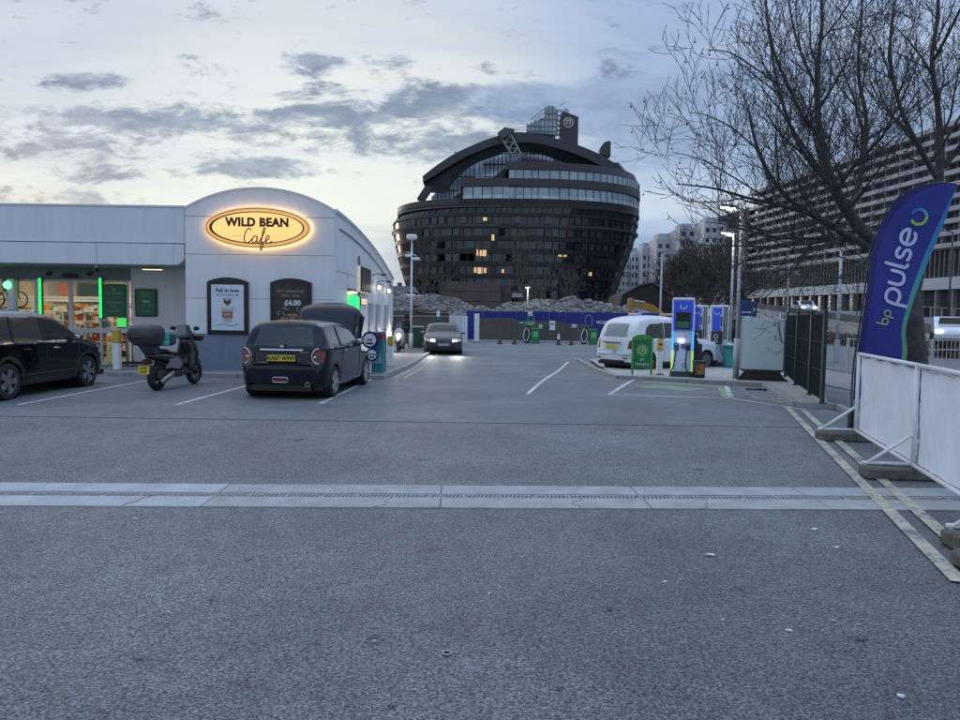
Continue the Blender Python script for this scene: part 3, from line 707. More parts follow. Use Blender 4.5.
t = thing('window_box', 'small lit green square sign low in the window beside the shop door', 'sign', at(122, 327, YS-.08))
MB().bbox(-.13,.13,-.03,.03,-.0,.28,.01).build('lit_face', mat('lit_green', (.1,.7,.15), .4, emit=.45, ecol=(.1,1,.2)), t); MB().box(-.15,.15,.031,.05,-.02,.3).build('backing', dgrey, t)
t = thing('handwash_bottle', 'white bottle standing on the sill behind the green poster window', 'bottle', at(107, 327.5, YS+.15))
MB().lathe([(.001,0),(.14,0),(.14,.2),(.05,.27),(.05,.34),(.001,.34)], 14).build('bottle_body', white_paint, t, smooth=False); MB().cyl(0,0,.34,.40,.03,n=8).build('cap', mgrey, t)
# door sensor, cameras under the soffit
t = thing('door_sensor', 'black automatic door sensor bar above the sliding shop doors', 'sensor', at(70, 275.5, YS-.06))
MB().bbox(-.22,.22,-.08,.04,-.05,.05,.02).build('sensor_body', black, t); MB().box(-.3,.3,-.03,.04,-.07,-.05).build('bracket', dgrey, t)
for px, py, d, l in ((48.5, 272.5, YS-.05, 'over the left sliding door'), (89.5, 272.5, YS-.05, 'over the right sliding door')):
    t = thing('dome_camera', 'small round black security camera ' + l, 'camera', at(px, py, d), group='security cameras over the doors')
    MB().sphere((0,0,-.03), .075, 10).build('dome', black, t, smooth=True); MB().cyl(0,0,0,.05,.08,n=12).build('mount', mgrey, t)
t = thing('bullet_camera', 'white security camera hanging under the fascia edge', 'camera', at(96, 266, YF+.1))
MB().bbox(-.05,.05,-.14,.1,-.16,-.05,.015).build('camera_body', black, t); MB().cyl(0,0,-.05,.05,.02,n=8).build('arm', white_paint, t); MB().cyl(0,-.145,-.12,-.10,.001,n=4)
t = thing('soffit_lamp', 'warm strip lamp tilted under the soffit above the white wall', 'lamp', at(152, 268, YF+.8))
MB().bbox(-.28,.28,-.05,.05,-.04,.03,.01).build('housing', mgrey, t); MB().box(-.26,.28,-.04,.04,-.052,-.041).build('tube', mat('warm_tube', (1,.62,.3), .4, emit=3.0), t)
# door guard hoop, dark mat box
t = thing('door_guard', 'grey steel hoop guarding the edge of the shop door', 'barrier', at(130, 371, YS-.3))
b_ = at(130, 371, YS-.3); t.location = (b_.x, YS-.3, floor_z-.02)
MB().tube([(-.08,0,0),(-.08,0,1.0),(-.03,0,1.08),(.03,0,1.08),(.08,0,1.0),(.08,0,0)], .025, 8).build('hoop', mgrey, t, smooth=True); MB().box(-.13,.13,-.06,.06,0,.015).build('base_plate', mgrey, t)
t = thing('coir_mat', 'black rubber doormat lying at the right end of the shopfront', 'mat', (at(142,368,YS-.4).x, YS-.5, .115))
MB().bbox(-.5,.4,-.3,.3,0,.05,.02).build('mat_pad', rubber, t)
MB().bbox(-.44,.34,-.24,.24,.05,.062,.005).build('mat_border', black, t)
# wet-floor sign
p = at(113, 368, YS-.35)
t = thing('wet_floor_sign', 'yellow folding caution sign standing in front of the shop door', 'sign', (p.x, YS-.4, floor_z-.01))
wf = mat('caution_yellow', (.62,.55,.16), .5)
for s in (-1, 1):
    M = Matrix.Rotation(s*math.radians(12), 4, 'X'); M.translation = Vector((0, s*.14, 0))
    q = MB()
    q.prism([(-.14,0),(-.10,0),(-.05,.56),(.05,.56),(.10,0),(.14,0),(.09,.66),(-.09,.66)], -.008, .008, M=M); q.prism([(-.095,.12),(.095,.12),(.07,.5),(-.07,.5)], -.006,.006, M=M)
    q.build('leaf', wf, t)
# bollards with yellow tops
def bollard(p, h, w, label, base=None):
    t = thing('bollard', label, 'bollard', p, group='white bollards with yellow tops')
    MB().bbox(-w/2,w/2,-w/2,w/2,0,h*.66,.01).build('post', white_paint, t)
    MB().bbox(-w/2-.003,w/2+.003,-w/2-.003,w/2+.003,h*.66,h,.012).build('yellow_cap', mat('bollard_yellow', (.48,.36,.05), .5), t)
    MB().bbox(-w/2-.04,w/2+.04,-w/2-.04,w/2+.04,-.01,.015,.004).build('base_plate', mgrey, t); return t
p = at(117.3, 373, 19.4); bollard((p.x, 19.4, .11), 1.08, .17, 'white square bollard with yellow top in front of the shop window')
p = at(390.5, 366, 22.6); bollard((p.x, p.y, .08), .95, .17, 'white square bollard with yellow top on the kerb by the side wall')
t = bollard((at(659,376,20.9).x, 20.9, .08), 1.02, .15, 'slim white bollard with a yellow notice beside the green charging board')
MB().box(-.07,.07,-.085,-.078,.78,.98).build('notice', mat('notice_yellow', (.6,.45,.1), .5), t); MB().box(-.045,.045,-.092,-.084,.84,.89).build('notice_print', brown, t)

# shop interior goods
for i, (px, d) in enumerate(((88, 24.4), (58, 25.2), (112, 26.0))):
    p = at(px, 330, d)
    t = thing('shelf_unit', ('white shelving of packets seen through the sliding door', 'shelving full of yellow and green produce left of the door', 'white shelving in the shop behind the green poster')[i], 'shelf', (p.x, d, floor_z))
    MB().box(-.75,-.72,-.2,.2,0,1.75).box(.72,.75,-.2,.2,0,1.75).box(-.02,.02,-.2,.2,0,1.75).build('upright', white_paint, t)
    rr = random.Random(i)
    gm_ = [mat('goods_%s' % n_, c, .5, var=.3, scale=20) for n_, c in (('red', (.5,.06,.04)), ('yellow', (.7,.5,.1)), ('brown', (.22,.12,.06)), ('white', (.75,.72,.68)), ('green', (.1,.3,.08)), ('orange', (.7,.25,.05)))]
    MBs = [MB() for _ in gm_]
    for zz in (.25,.6,.95,1.3,1.62):
        MB().box(-.72,.72,-.22,.2,zz-.02,zz+.01).build('shelf_board', white_paint, t)
        x = -.7
        while x < .66:
            w = rr.uniform(.07,.15); h = rr.uniform(.10,.24)
            k = rr.choice((0,2,3,3,5) if i != 1 else (1,1,4,5,3)); MBs[k].box(x, x+w*.9, -.18, .05, zz+.012, zz+.012+h); x += w+(.05 if rr.random() < .3 else 0)
    for q, mm in zip(MBs, gm_):
        if q.v: q.build('goods', mm, t, kind='stuff')
t = thing('interior_poster', 'square food picture hanging on the pink wall inside the shop', 'poster', at(62.5, 290, 27.4))
MB().box(-.55,.55,0,.04,-.45,.45).build('board', mat('picture_grey', (.30,.24,.22), .5), t); MB().prism(disc(0.1,.02,.28,18), -.01,.0).build('food_print', mat('meat_red', (.50,.12,.08), .5, var=.3), t); 
t = thing('interior_screen', 'dark square menu screen on the wall behind the shelves', 'screen', at(90.5, 293, 27.4))
MB().bbox(-.42,.42,0,.06,-.4,.4,.01).build('screen', mat('screen_dark', (.03,.05,.045), .2), t); MB().box(-.36,.36,-.004,.0,-.34,.34).build('glass', mat('screen_glass', (.05,.08,.07), .1), t)
t = thing('shop_counter', 'long pale counter running across the shop interior', 'counter', (at(60,305,26.6).x, 26.6, floor_z))
MB().bbox(-6,3.4,-.3,.3,0,1.0,.02).build('counter_body', mat('counter_wood', (.45,.28,.15), .5), t); MB().bbox(-6.05,3.45,-.36,.34,1.0,1.05,.01).build('worktop', white_paint, t)
t = thing('price_rail', 'long white header rail over the shelves inside the shop', 'rail', (at(70,299,25.5).x, 25.5, px_z(299,70,25.5)))
MB().box(-3.5,2.2,-.03,.03,-.09,.09).build('rail', white_paint, t); MB().box(-3.4,2.1,-.036,-.031,-.03,.03).build('price_strip', mat('price_cream', (.7,.55,.4), .5), t)
# small bicycle on display behind the left window
p = at(20, 299.5, YS+.3)
t = thing('bicycle', 'dark bicycle standing high behind the window at the left edge of the shop', 'bicycle', (p.x, p.y, p.z))
def bwheel(x):
    q = MB(); q.tube([(x+.235*math.cos(a*PI/12), 0, .235*math.sin(a*PI/12)) for a in range(25)], .022, 6); w = q.build('wheel', rubber, t)
    s = MB()
    for k in range(8): s.tube([(x,0,0), (x+.22*math.cos(k*PI/4),0,.22*math.sin(k*PI/4))], .004, 4)
    s.build('spokes', mgrey, w)
bwheel(0); bwheel(-.72)
MB().tube([(-.72,0,0),(-.45,0,.32),(-.10,0,.30),(0,0,0)], .018, 6).tube([(-.72,0,0),(-.38,0,-.02),(-.10,0,.28)], .018, 6).tube([(-.45,0,.36),(-.38,0,-.02)], .018, 6).build('bike_frame', black, t)
MB().tube([(-.1,-.2,.38),(-.1,.2,.38)], .015, 6).tube([(-.1,0,.28),(-.1,0,.38)], .015, 6).build('handlebar', black, t); MB().bbox(-.56,-.36,-.05,.05,.36,.41,.02).build('saddle', black, t)
MB().bbox(-.8,.2,.03,.3,-.29,-.24,.01).tube([(-.3,.16,-.27),(-.3,.16,-.9)], .03).build('display_stand', mgrey, t)

# side wall fittings (wall faces +x)
def side(px, y, z): return (XS+.0, y, z)
t = thing('green_wall_light', 'bright green lit light box on the side wall behind the raised bonnet', 'light box', (XS, 22.9, 1.55))
MB().bbox(0,.10,-.62,.62,-.02,.74,.01).build('housing', dgrey, t); MB().box(.101,.13,-.56,.56,.02,.7).build('lit_face', mat('green_light_face', (.1,1,.25), .4, emit=1.2, ecol=(.03,.85,.15)), t)
MB().bbox(0.0,.28,-.66,-.62,.0,.72,.005).build('side_flange', neon_g, t)
t = thing('wall_strip_lamp', 'warm yellow strip lamp on the side wall above the green light box', 'lamp', (XS, 22.4, 2.42))
yl_ = mat('warm_yellow_lamp', (1,.72,.35), .4, emit=2.6)
MB().bbox(0,.14,-.4,.5,-.04,.06,.01).build('housing', mgrey, t); MB().box(.01,.16,-.36,.46,-.075,-.042).build('tube', yl_, t)
t = thing('wall_notice', 'small warm lit rectangular notice on the side wall below the dark poster', 'sign', (XS, 24.9, 2.0))
MB().bbox(0,.05,-.6,.6,-.0,.26,.01).build('board', mgrey, t); MB().box(.051,.06,-.56,.56,.03,.23).build('lit_face', mat('warm_notice', (.9,.62,.32), .4, emit=.6), t)
t = thing('side_poster', 'dark framed picture poster projecting from the side wall of the shop', 'poster', (XS, 25.0, 2.42))
MB().bbox(0,.12,-1.15,1.0,0,.86,.015).build('frame', black, t); MB().box(.121,.13,-1.05,.9,.08,.78).build('picture', mat('picture_brown', (.07,.045,.035), .4, var=.7, scale=3), t); MB().box(-.0,.10,-1.18,-1.155,0,.86).build('edge_light', mat('edge_cream', (.75,.65,.5), .4, emit=.3), t)
for i, (y, z) in enumerate(((27.0,3.15), (28.4,2.95))):
    t = thing('wall_bracket_lamp', ('upper' if i == 0 else 'lower') + ' thin dark bracket lamp sticking out of the side wall near the roof', 'lamp', (XS, y, z), group='bracket lamps on the side wall')
    MB().tube([(0,0,0),(.18,0,.05),(.40,-.05,.04)], .018, 6).build('arm', dgrey, t); MB().bbox(.36,.54,-.12,.02,-.03,.05,.02).build('head', black, t)
bulb = mat('bulb', (1,.88,.7), .4, emit=4)
for i, (px, py) in enumerate(((372.5,287.5), (383,291))):
    y = (28.0, 31.0)[i]; p = at(px, py, y)
    t = thing('bulkhead_lamp', ('nearer' if i == 0 else 'farther') + ' of two bright round lamps on the side wall', 'lamp', (XS, y, p.z), group='round lamps on the side wall')
    MB().cyl(.0,0,-.1,.1,.09,n=12).build('housing', mgrey, t); MB().sphere((.13,-.02,0), .075, 10).build('bulb', bulb, t, smooth=True); lamp('bulkhead_glow', (.35,-.1,0), 2.0, (1,.85,.65), .08, t)
# cables / pipe
t = thing('downpipe', 'thin grey pipe running down the side wall near the corner', 'pipe', (XS+.05, 23.9, 0))
MB().cyl(0,0,.0,3.6,.035,n=8).build('pipe', mgrey, t); MB().box(-.05,.05,-.05,.05,2.5,2.55).build('clip', dgrey, t)

# ------------------------------------------------------------------ air and water machine
p = at(377, 377, 19.1)
t = thing('air_water_machine', 'teal air and water machine with three round navy and white discs at the kerb corner', 'machine', (p.x, 19.15, .10), rz=math.radians(-6))
MB().bbox(-.16,.14,0,.45,0,1.14,.02).build('cabinet', mat('cabinet_teal', (.035,.20,.24), .4, var=.2), t)
MB().bbox(-.161,.141,-.006,.4,.92,1.12,.01).build('top_panel', mat('cabinet_maroon', (.22,.05,.10), .4), t)
MB().box(-.13,.11,-.009,-.001,.30,.55).build('display', mat('pale_blue_print', (.22,.42,.5), .4), t)
MB().bbox(-.2,.18,-.04,.5,-.02,.05,.01).build('plinth', concrete, t)
for (x, z, r, s) in ((-.19,.92,.225,'AIR'), (-.13,.53,.17,'WATER'), (-.27,.33,.10,'')):
    dd = MB().prism(disc(x,z,r,28), -.075,-.03).build('round_sign', navy, t)
    MB().prism(disc(x,z,r*.76,28), -.082,-.074).build('white_face', white_l, dd)
    if s: text(s, r*.42, navy, dd, (x,-.085,z+(.0)), bold=.002)
    if s: MB().prism(rrect(x-r*.4,x+r*.4,z-r*.5,z-r*.3,.01), -.086,-.081).build('print', navy, dd)

# ------------------------------------------------------------------ vehicles
def chaikin(P, n=2):
    for _ in range(n):
        Q = [P[0]]
        for a, b in zip(P, P[1:]): Q += [(a[0]*.75+b[0]*.25, a[1]*.75+b[1]*.25), (a[0]*.25+b[0]*.75, a[1]*.25+b[1]*.75)]
        Q.append(P[-1]); P = Q
    return P
def resample(P, n):
    d = [0]
    for a, b in zip(P, P[1:]): d.append(d[-1]+math.dist(a, b))
    out = []; j = 0
    for k in range(n+1):
        s = d[-1]*k/n
        while j < len(d)-2 and d[j+1] < s: j += 1
        t = (s-d[j])/max(1e-9, d[j+1]-d[j]); out.append((P[j][0]+(P[j+1][0]-P[j][0])*t, P[j][1]+(P[j+1][1]-P[j][1])*t))
    return out
def inpoly(x, y, P):
    c = False; j = len(P)-1
    for i in range(len(P)):
        if (P[i][1] > y) != (P[j][1] > y) and x < (P[j][0]-P[i][0])*(y-P[i][1])/(P[j][1]-P[i][1])+P[i][0]: c = not c
        j = i
    return c
def interp(T, x):
    if x <= T[0][0]: return T[0][1]
    for (a, u), (b, v) in zip(T, T[1:]):
        if x <= b: 
            t = (x-a)/(b-a); t = t*t*(3-2*t); return u+(v-u)*t
    return T[-1][1]
def car_shell(root, S, region, mats, NX=230, NS=44, NT=26):
    """S: L, W, upper, lower, belt, tumble, plan ends; region(x,y,z,kind,t) -> part key or None (left open)"""
    up = resample(chaikin(S['upper'], S.get('smooth', 2)), NX); L = S['L']
    for i in range(1, len(up)):
        if up[i][0] <= up[i-1][0]: up[i] = (up[i-1][0]+1e-4, up[i][1])
    low = [interp(S['lower'], p[0]) for p in up]
    hw = S['W']/2
    rr_, rf = S.get('rear_round', (.45,.16)), S.get('front_round', (.6,.22))
    def halfw(y, z, ztop):
        w = hw
        if y < rr_[0]: w -= rr_[1]*(1-y/rr_[0])**2.6
        if L-y < rf[0]: w -= rf[1]*(1-(L-y)/rf[0])**2.6
        belt = interp(S['belt'], y)
        if z > belt: w -= S['tumble']*(z-belt) + .03*sstep(0,.06,z-belt)
        else: w -= .05*((belt-z)/belt)**2*1.6 + .015*math.sin(min(1,(belt-z)/.35)*PI)*0
        e = ztop-z; R = S.get('edge', .09)
        if e < R: w -= R*.75*(1-math.sqrt(max(0, 1-((R-e)/R)**2)))
        w -= S.get('shoulder', .02)*math.exp(-((z-belt-.03)/.05)**2)*0
        zl = z-S['zl']
        if zl < .1: w -= .05*(1-zl/.1)**2
        return max(.05, w)
    groups = {}
    def add(key, q):
        mb = groups.setdefault(key, MB()); mb.quad(*q)
    for sgn in (1, -1):
        grid = []
        for (y, zt), zl in zip(up, low):
            col = []
            for j in range(NS+1):
                s = j/NS; s = 1-(1-s)**1.15
                z = zl+(zt-zl)*s; col.append((sgn*halfw(y, z, zt), y-L/2, z))
            grid.append(col)
        for i in range(NX):
            for j in range(NS):
                q = [grid[i][j], grid[i+1][j], grid[i+1][j+1], grid[i][j+1]]
                c = [sum(p[k] for p in q)/4 for k in range(3)]
                key = region(c[0], c[1]+L/2, c[2], 'side', 0)
                if key: add(key, q if sgn > 0 else q[::-1])
    rows = []
    for i, (y, zt) in enumerate(up):
        a = up[max(i-1,0)]; b = up[min(i+1,NX)]; ty, tz = b[0]-a[0], b[1]-a[1]; l = math.hypot(ty,tz) or 1; ny, nz_ = -tz/l, ty/l
        w = halfw(y, zt, zt); cr = S.get('crown', .05)
        rows.append([(w*t, y-L/2+ny*cr*(1-abs(t)**2.4), zt+nz_*cr*(1-abs(t)**2.4)) for t in [(-1+2*k/NT) for k in range(NT+1)]])
    for i in range(NX):
        for k in range(NT):
            q = [rows[i][k], rows[i][k+1], rows[i+1][k+1], rows[i+1][k]]
            c = [sum(p[j_] for p in q)/4 for j_ in range(3)]
            key = region(c[0], c[1]+L/2, c[2], 'top', -1+2*(k+.5)/NT)
            if key: add(key, q)
    bot = MB(); bot.box(-hw*.86, hw*.86, -L/2+.12, L/2-.15, S['zl']+.0, S['zl']+.12); bot.build('underbody', black, root)
    parts = {}
    for key, mb in sorted(groups.items(), key=lambda kv: str(kv[0])):
        name = key[0]; o = mb.build(name, mats[key[1]], root, smooth=True, ang=50); parts[key] = o
    def surf(y, z, sgn=1, off=.004):
        zt = min(zip(up, low), key=lambda q: abs(q[0][0]-y))[0][1]
        return (sgn*(halfw(y, min(z, zt), zt)+off), y-L/2, z)
    def top(y, t, off=.004):
        i = min(range(NX+1), key=lambda q: abs(up[q][0]-y)); r = rows[i][int(round((t+1)/2*NT))]; return (r[0], r[1], r[2]+off)
    return parts, surf, top
def wheel(root, x, y, r, w, spokes, rimr=.70, rim_m=alu, rz=0, twin=False):
    sgn = 1 if x > 0 else -1
    M = Matrix.Translation((x, y, r)) @ Matrix.Rotation(rz, 4, 'Z')
    q = MB(); q.lathe([(r*rimr,-w/2),(r*.93,-w/2),(r*.985,-w*.38),(r,-w*.2),(r,w*.2),(r*.985,w*.38),(r*.93,w/2),(r*rimr,w/2),(r*rimr,-w/2)], 36, M=M, axis='x')
    o = q.build('wheel', rubber, root, smooth=True, ang=40)
    q = MB(); R = r*rimr
    q.lathe([(R,w/2*sgn),(R*.93,w*.47*sgn),(R*.92,w*.1*sgn),(.001,w*.05*sgn)], 32, M=M, axis='x'); q.build('rim_well', mat('rim_dark', (.05,.05,.055), .4, .6), o, smooth=True, ang=30)
    q = MB(); fx = w*.46*sgn
    for k in range(spokes):
        for off in ((-.16, .16) if twin else (0,)):
            a = 2*PI*k/spokes+off; a0 = 2*PI*k/spokes+off*.35; wd = .045*r/.33*(1 if twin else 1.7)
            c0, c1 = Vector((0, math.cos(a0), math.sin(a0)))*R*.16, Vector((0, math.cos(a), math.sin(a)))*R*.97
            t = (c1-c0).normalized(); n_ = Vector((0,-t.z,t.y))*wd/2
            P = [c0-n_*1.5, c1-n_, c1+n_, c0+n_*1.5]
            i = len(q.v); q.v += [tuple(M @ (p+Vector((fx,0,0)))) for p in P]+[tuple(M @ (p+Vector((fx*.55,0,0)))) for p in P]
            q.f += [(i,i+1,i+2,i+3),(i+7,i+6,i+5,i+4),(i,i+4,i+5,i+1),(i+1,i+5,i+6,i+2),(i+2,i+6,i+7,i+3),(i+3,i+7,i+4,i)]
    q.lathe([(R*.20, fx*.7),(R*.20, fx*1.04),(.001, fx*1.06)], 14, M=M, axis='x'); q.lathe([(R*.98,fx*.8),(R*1.0,fx*1.06),(R*.92,fx*1.02),(R*.92,fx*.6)], 32, M=M, axis='x')
    q.build('rim', rim_m, o); return o
def mirror(root, x, y, z, m, back=-1):
    s = 1 if x > 0 else -1
    o = MB().sphere((x+s*.09, y, z), .1, 12, (1.0,.55,.72)).build('wing_mirror', m, root, smooth=True)
    MB().bbox(min(x-s*.06, x+s*.05), max(x-s*.06, x+s*.05), y-.03, y+.03, z-.07, z-.02, .008).build('mirror_arm', black, o)
    MB().sphere((x+s*.09, y+back*.03, z), .085, 12, (.95,.4,.68)).build('mirror_glass', mat('mirror_glass', (.35,.4,.45), .05, .9), o, smooth=True)
def seam(root, surf, pts, s, name='door_seam', r=.006, m=None, off=.001, n=10):
    P = []
    for a, b in zip(pts, pts[1:]):
        for k in range(n): P.append(surf(a[0]+(b[0]-a[0])*k/n, a[1]+(b[1]-a[1])*k/n, s, off))
    P.append(surf(*pts[-1], s, off)); return MB().tube(P, r, 5).build(name, m or black, root)
def seats(root, y, z, w=1.1):
    sm = mat('seat_cloth', (.04,.04,.045), .8)
    for x in (-w/3, w/3):
        MB().bbox(x-.23,x+.23,y-.07,y+.07,z-.55,z,.05).build('seat_back', sm, root); MB().bbox(x-.12,x+.12,y-.05,y+.05,z+.04,z+.2,.04).build('headrest', sm, root)
carglass = glass('car_glass', (0.010,0.014,0.016), 0.55)
carglass_d = glass('car_glass_dark', (0.010,0.012,0.014), 0.18)
paint_black = mat('paint_black', (0.003,0.004,0.006), .12, var=.05, coat=.55, spec=.2)
paint_navy = mat('paint_dark_blue', (0.003,0.005,0.014), .12, var=.05, coat=.55, spec=.2)
paint_white = mat('paint_white', (0.74,0.76,0.79), .3, var=.03, coat=.8)
paint_grey = mat('paint_grey', (0.030,0.029,0.029), .3, .3, var=.04, coat=.4)
tail_red = mat('tail_red', (.15,.010,.014), .2, var=.1, coat=.6); lens_clear = mat('lens_clear', (.62,.60,.58), .15, .3, coat=.6)
black_gloss = mat('black_gloss', (.006,.006,.007), .15)
def arch(yw, r, zc_):
    return lambda y, z: (y-yw)**2+(z-zc_)**2 < r*r
def arches(root, yw, r, W_, L, zc_):
    for y in yw:
        q = MB(); M = Matrix.Translation((0, y-L/2, zc_)); q.lathe([(r+.004,-W_/2+.07),(r+.004,W_/2-.07)], 36, M=M, axis='x'); q.build('wheel_well', black, root)
        MB().box(-W_/2+.24, W_/2-.24, y-L/2-.25, y-L/2+.25, .2, .45).build('axle_box', black, root)

# --- small hatchback with its bonnet up
def hatch():
    L, Wd = 3.70, 1.69
    p1, p2 = G(334,396.8), G(361,385.2)                       # right-hand wheels
    ax = (p2-p1); hd = math.atan2(-(ax.x), ax.y) - 0.02; fwd = Vector((-math.sin(hd), math.cos(hd), 0)); rt = Vector((fwd.y, -fwd.x, 0))
    c = p1 + fwd*(L/2-.62)*1.07 - rt*(.86)
    t = thing('parked_car', 'small dark blue hatchback with its bonnet raised, parked facing the cafe', 'car', (c.x, c.y, 0), hd, s=1.08)
    S = dict(L=L, W=Wd, zl=.17, tumble=.38, crown=.055, edge=.12, smooth=2,
        upper=[(0,.30),(0.0,.45),(-.0,.62),(.07,.66),(.08,.72),(.10,.90),(.16,1.0),(.30,1.34),(.40,1.395),(.8,1.41),(1.5,1.405),(2.0,1.37),(2.25,1.28),(2.52,.98),(2.62,.93),(3.1,.90),(3.5,.80),(3.66,.62),(3.70,.4),(3.70,.25)],
        lower=[(0,.24),(.3,.20),(3.4,.18),(3.7,.24)], belt=[(0,.93),(2.6,.93),(3.1,.80),(3.7,.6)], rear_round=(.42,.15), front_round=(.6,.25))
    yw = (.62, 3.087); ra = .335
    A = [arch(y, ra, .30) for y in yw]; B = [arch(y, ra+.055, .30) for y in yw]
    w1 = [(.42,.955),(.30,1.05),(.36,1.17),(.42,1.31),(1.05,1.325),(1.05,.955)]; w2 = [(1.10,.955),(1.10,1.325),(1.95,1.30),(2.10,1.22),(2.38,.955)]
    def reg(x, y, z, kind, tt):
        if kind == 'side':
            if A[0](y,z) or A[1](y,z): return None
            ax_ = abs(x); s = 'r' if x > 0 else 'l'
            if inpoly(y,z,w1): return ('side_window','glass',s,1)
            if inpoly(y,z,w2): return ('side_window','glass',s,2)
            if B[0](y,z) or B[1](y,z) or (z < .235 and .9 < y < 2.8): return ('wheel_arch_trim','trim',s)
            if .235 <= z < .262 and .95 < y < 2.75: return ('sill_strip','chrome',s)
            if y < .17 and ((y-.03)/.11)**2+((z-.80)/.14)**2 < 1: return ('tail_light','red',s)
            if 0.965 > z > .944 and .35 < y < 2.45: return ('belt_line','chrome',s)
            if z > 1.335 and .25 < y < 2.1: return ('roof','roof',s)
            if y > 2.55 and z > .74: return None
            return ('body','paint')
        if y < .6 and .98 < z < 1.32 and abs(tt) < .86+.0*z and y < .40: return ('rear_window','glass')
        if y < .5 and z >= 1.32: return ('roof','roof','s') if y > .42 else ('spoiler','black')
        if .5 <= y < 2.05 and z > 1.2:
            if .62 < y < 1.22 and abs(tt) < .7: return ('sunroof','blackg')
            if 1.28 < y < 1.84 and abs(tt) < .7: return ('sunroof','blackg',2)
            return ('roof','roof','s')
        if 1.9 < y < 2.56 and z > .96: return ('windscreen','glass') if abs(tt) < .93 else ('body','paint')
        if y > 2.55 and z > .62: return None
        if y < .2 and abs(tt) > .74 and .64 < z < .965:
            k = ((abs(tt)-1.0)/.175)**2+((z-.80)/.14)**2
            if k < 1: return ('tail_light','red','r' if x > 0 else 'l')
        return ('body','paint')
    mats = dict(paint=paint_navy, glass=glass('hatch_glass', (.07,.085,.09), .40), trim=black, chrome=chrome, red=tail_red, roof=mat('roof_silver', (.10,.105,.115), .3, .2, coat=.8), black=black_gloss, blackg=black_gloss)
    parts, surf, top = car_shell(t, S, reg, mats, NX=260)
    arches(t, yw, ra, Wd, L, .30)
    rim = mat('alloy_bright', (.62,.62,.64), .3, .6)
    for y in yw:
        for s in (1,-1): wheel(t, s*(Wd/2-.105), y-L/2, .295, .185, 5, .74, rim, twin=True)
    for s in (1,-1):
        mirror(t, s*.80, 2.2-L/2, 1.0, paint_navy); seam(t, surf, [(1.07,.94),(1.07,.30),(1.2,.26)], s); seam(t, surf, [(1.09,1.33),(1.09,.96)], s, 'pillar', .02)
        seam(t, surf, [(2.42,.94),(2.46,.55),(2.40,.26)], s); p = surf(1.25,.86,s,.02)
        MB().tube([(p[0],p[1]-.09,p[2]),(p[0]+s*.012,p[1],p[2]+.003),(p[0],p[1]+.09,p[2])], .016, 8).build('door_handle', chrome, t)
    yb = -L/2
    for s in (1,-1):
        P = []
        for k in range(17):
            th = math.radians(-88+176*k/16); x = .70-.125*math.cos(th); z = .80+.140*math.sin(th); P.append((s*x, yb-.055*(1-min(1,x/.70)**2.4)-.004+(.10 if abs(th) > 1.5 else 0)*0, z))
        MB().tube(P, .011, 6).build('light_surround', chrome, t, smooth=True)
        MB().bbox(min(s*.60,s*.66), max(s*.60,s*.66), yb-.035, yb-.0, .765, .80, .01).build('reversing_lens', lens_clear, t)
    # rear details
    MB().box(-.56,.56,yb-.055,yb-.0,.655,.67).build('bumper_gap', black, t)
    o = MB(); o.tube([(x, yb+.008-.0*x*x+ .03*abs(x)**2, .905) for x in [(-.40+.8*k/12) for k in range(13)]], (.022), 8); o.build('boot_handle', chrome, t)
    MB().bbox(-.262,.262,yb-.005,yb+.05,.70,.825,.006).build('plate_recess', black, t)
    pl = MB().box(-.26,.26,yb-.012,yb-.0052,.705,.815).build('number_plate', plate_y, t)
    text('KA07 WWP', .098, mat('plate_black', (.01,.01,.01), .5), pl, (0,yb-.018,.758), bold=.001, sx=.92, spacing=1.12, ext=.004)
    MB().prism(disc(0,.975,.045,20,.03), yb+.03,yb+.05).build('badge', chrome, t)
    MB().box(.34,.50,yb+.020,yb+.034,.865,.877).build('model_badge', chrome, t)
    fg = MB().prism(rrect(-.13,.13,.335,.405,.03), yb-.072,yb-.03).build('fog_light', tail_red, t); q = MB(); P = rrect(-.14,.14,.325,.415,.035); q.tube([(a,yb-.068,b) for a,b in P+P[:1]], .006, 5); q.build('fog_light_ring', chrome, fg)
    MB().lathe([(.045,yb-.05),(.045,yb+.12),(.032,yb+.12),(.032,yb-.05),(.045,yb-.05)],16,M=Matrix.Translation((.50,0,.29)),axis='y').build('exhaust', chrome, t)
    MB().box(-.55,.55,yb+.02,yb+.3,.16,.27).build('rear_valance', black, t)
    p0 = Vector((-.02,yb+.15,1.06)); MB().tube([(.0,yb+.12,1.0),(-.3,yb+.155,1.045)], .012, 6).bbox(-.06,.06,yb+.07,yb+.12,.985,1.02,.01).build('rear_wiper', black, t)
    MB().tube([(.0,yb+.42,1.40),(-.02,yb+.28,1.56)], .006, 5).build('aerial', black, t)
    MB().bbox(-.06,.06,yb+.28,yb+.30,1.31,1.33,.004).build('brake_light', tail_red, t)
    # cabin: seats and dash give depth behind the glass
    MB().bbox(-.72,.72,yb+.5,yb+2.5,.2,.55,.05).build('cabin_floor', dgrey, t); seats(t, yb+.75, 1.0); seats(t, yb+1.75, 1.05)
    MB().bbox(-.70,.70,yb+2.2,yb+2.5,.6,.92,.05).build('dashboard', dgrey, t)
    # engine bay
    MB().bbox(-.66,.66,yb+2.62,yb+3.45,.3,.74,.04).build('engine', dgrey, t)
    MB().bbox(-.78,.78,yb+2.50,yb+2.60,.3,.92,.02).build('bulkhead', black, t)
    # raised clamshell bonnet: hinge at the screen, nose up
    hinge = Vector((0, yb+2.56, .94)); ang = math.radians(57)
    q = MB(); nx, nl = 26, 18; ln = 1.12
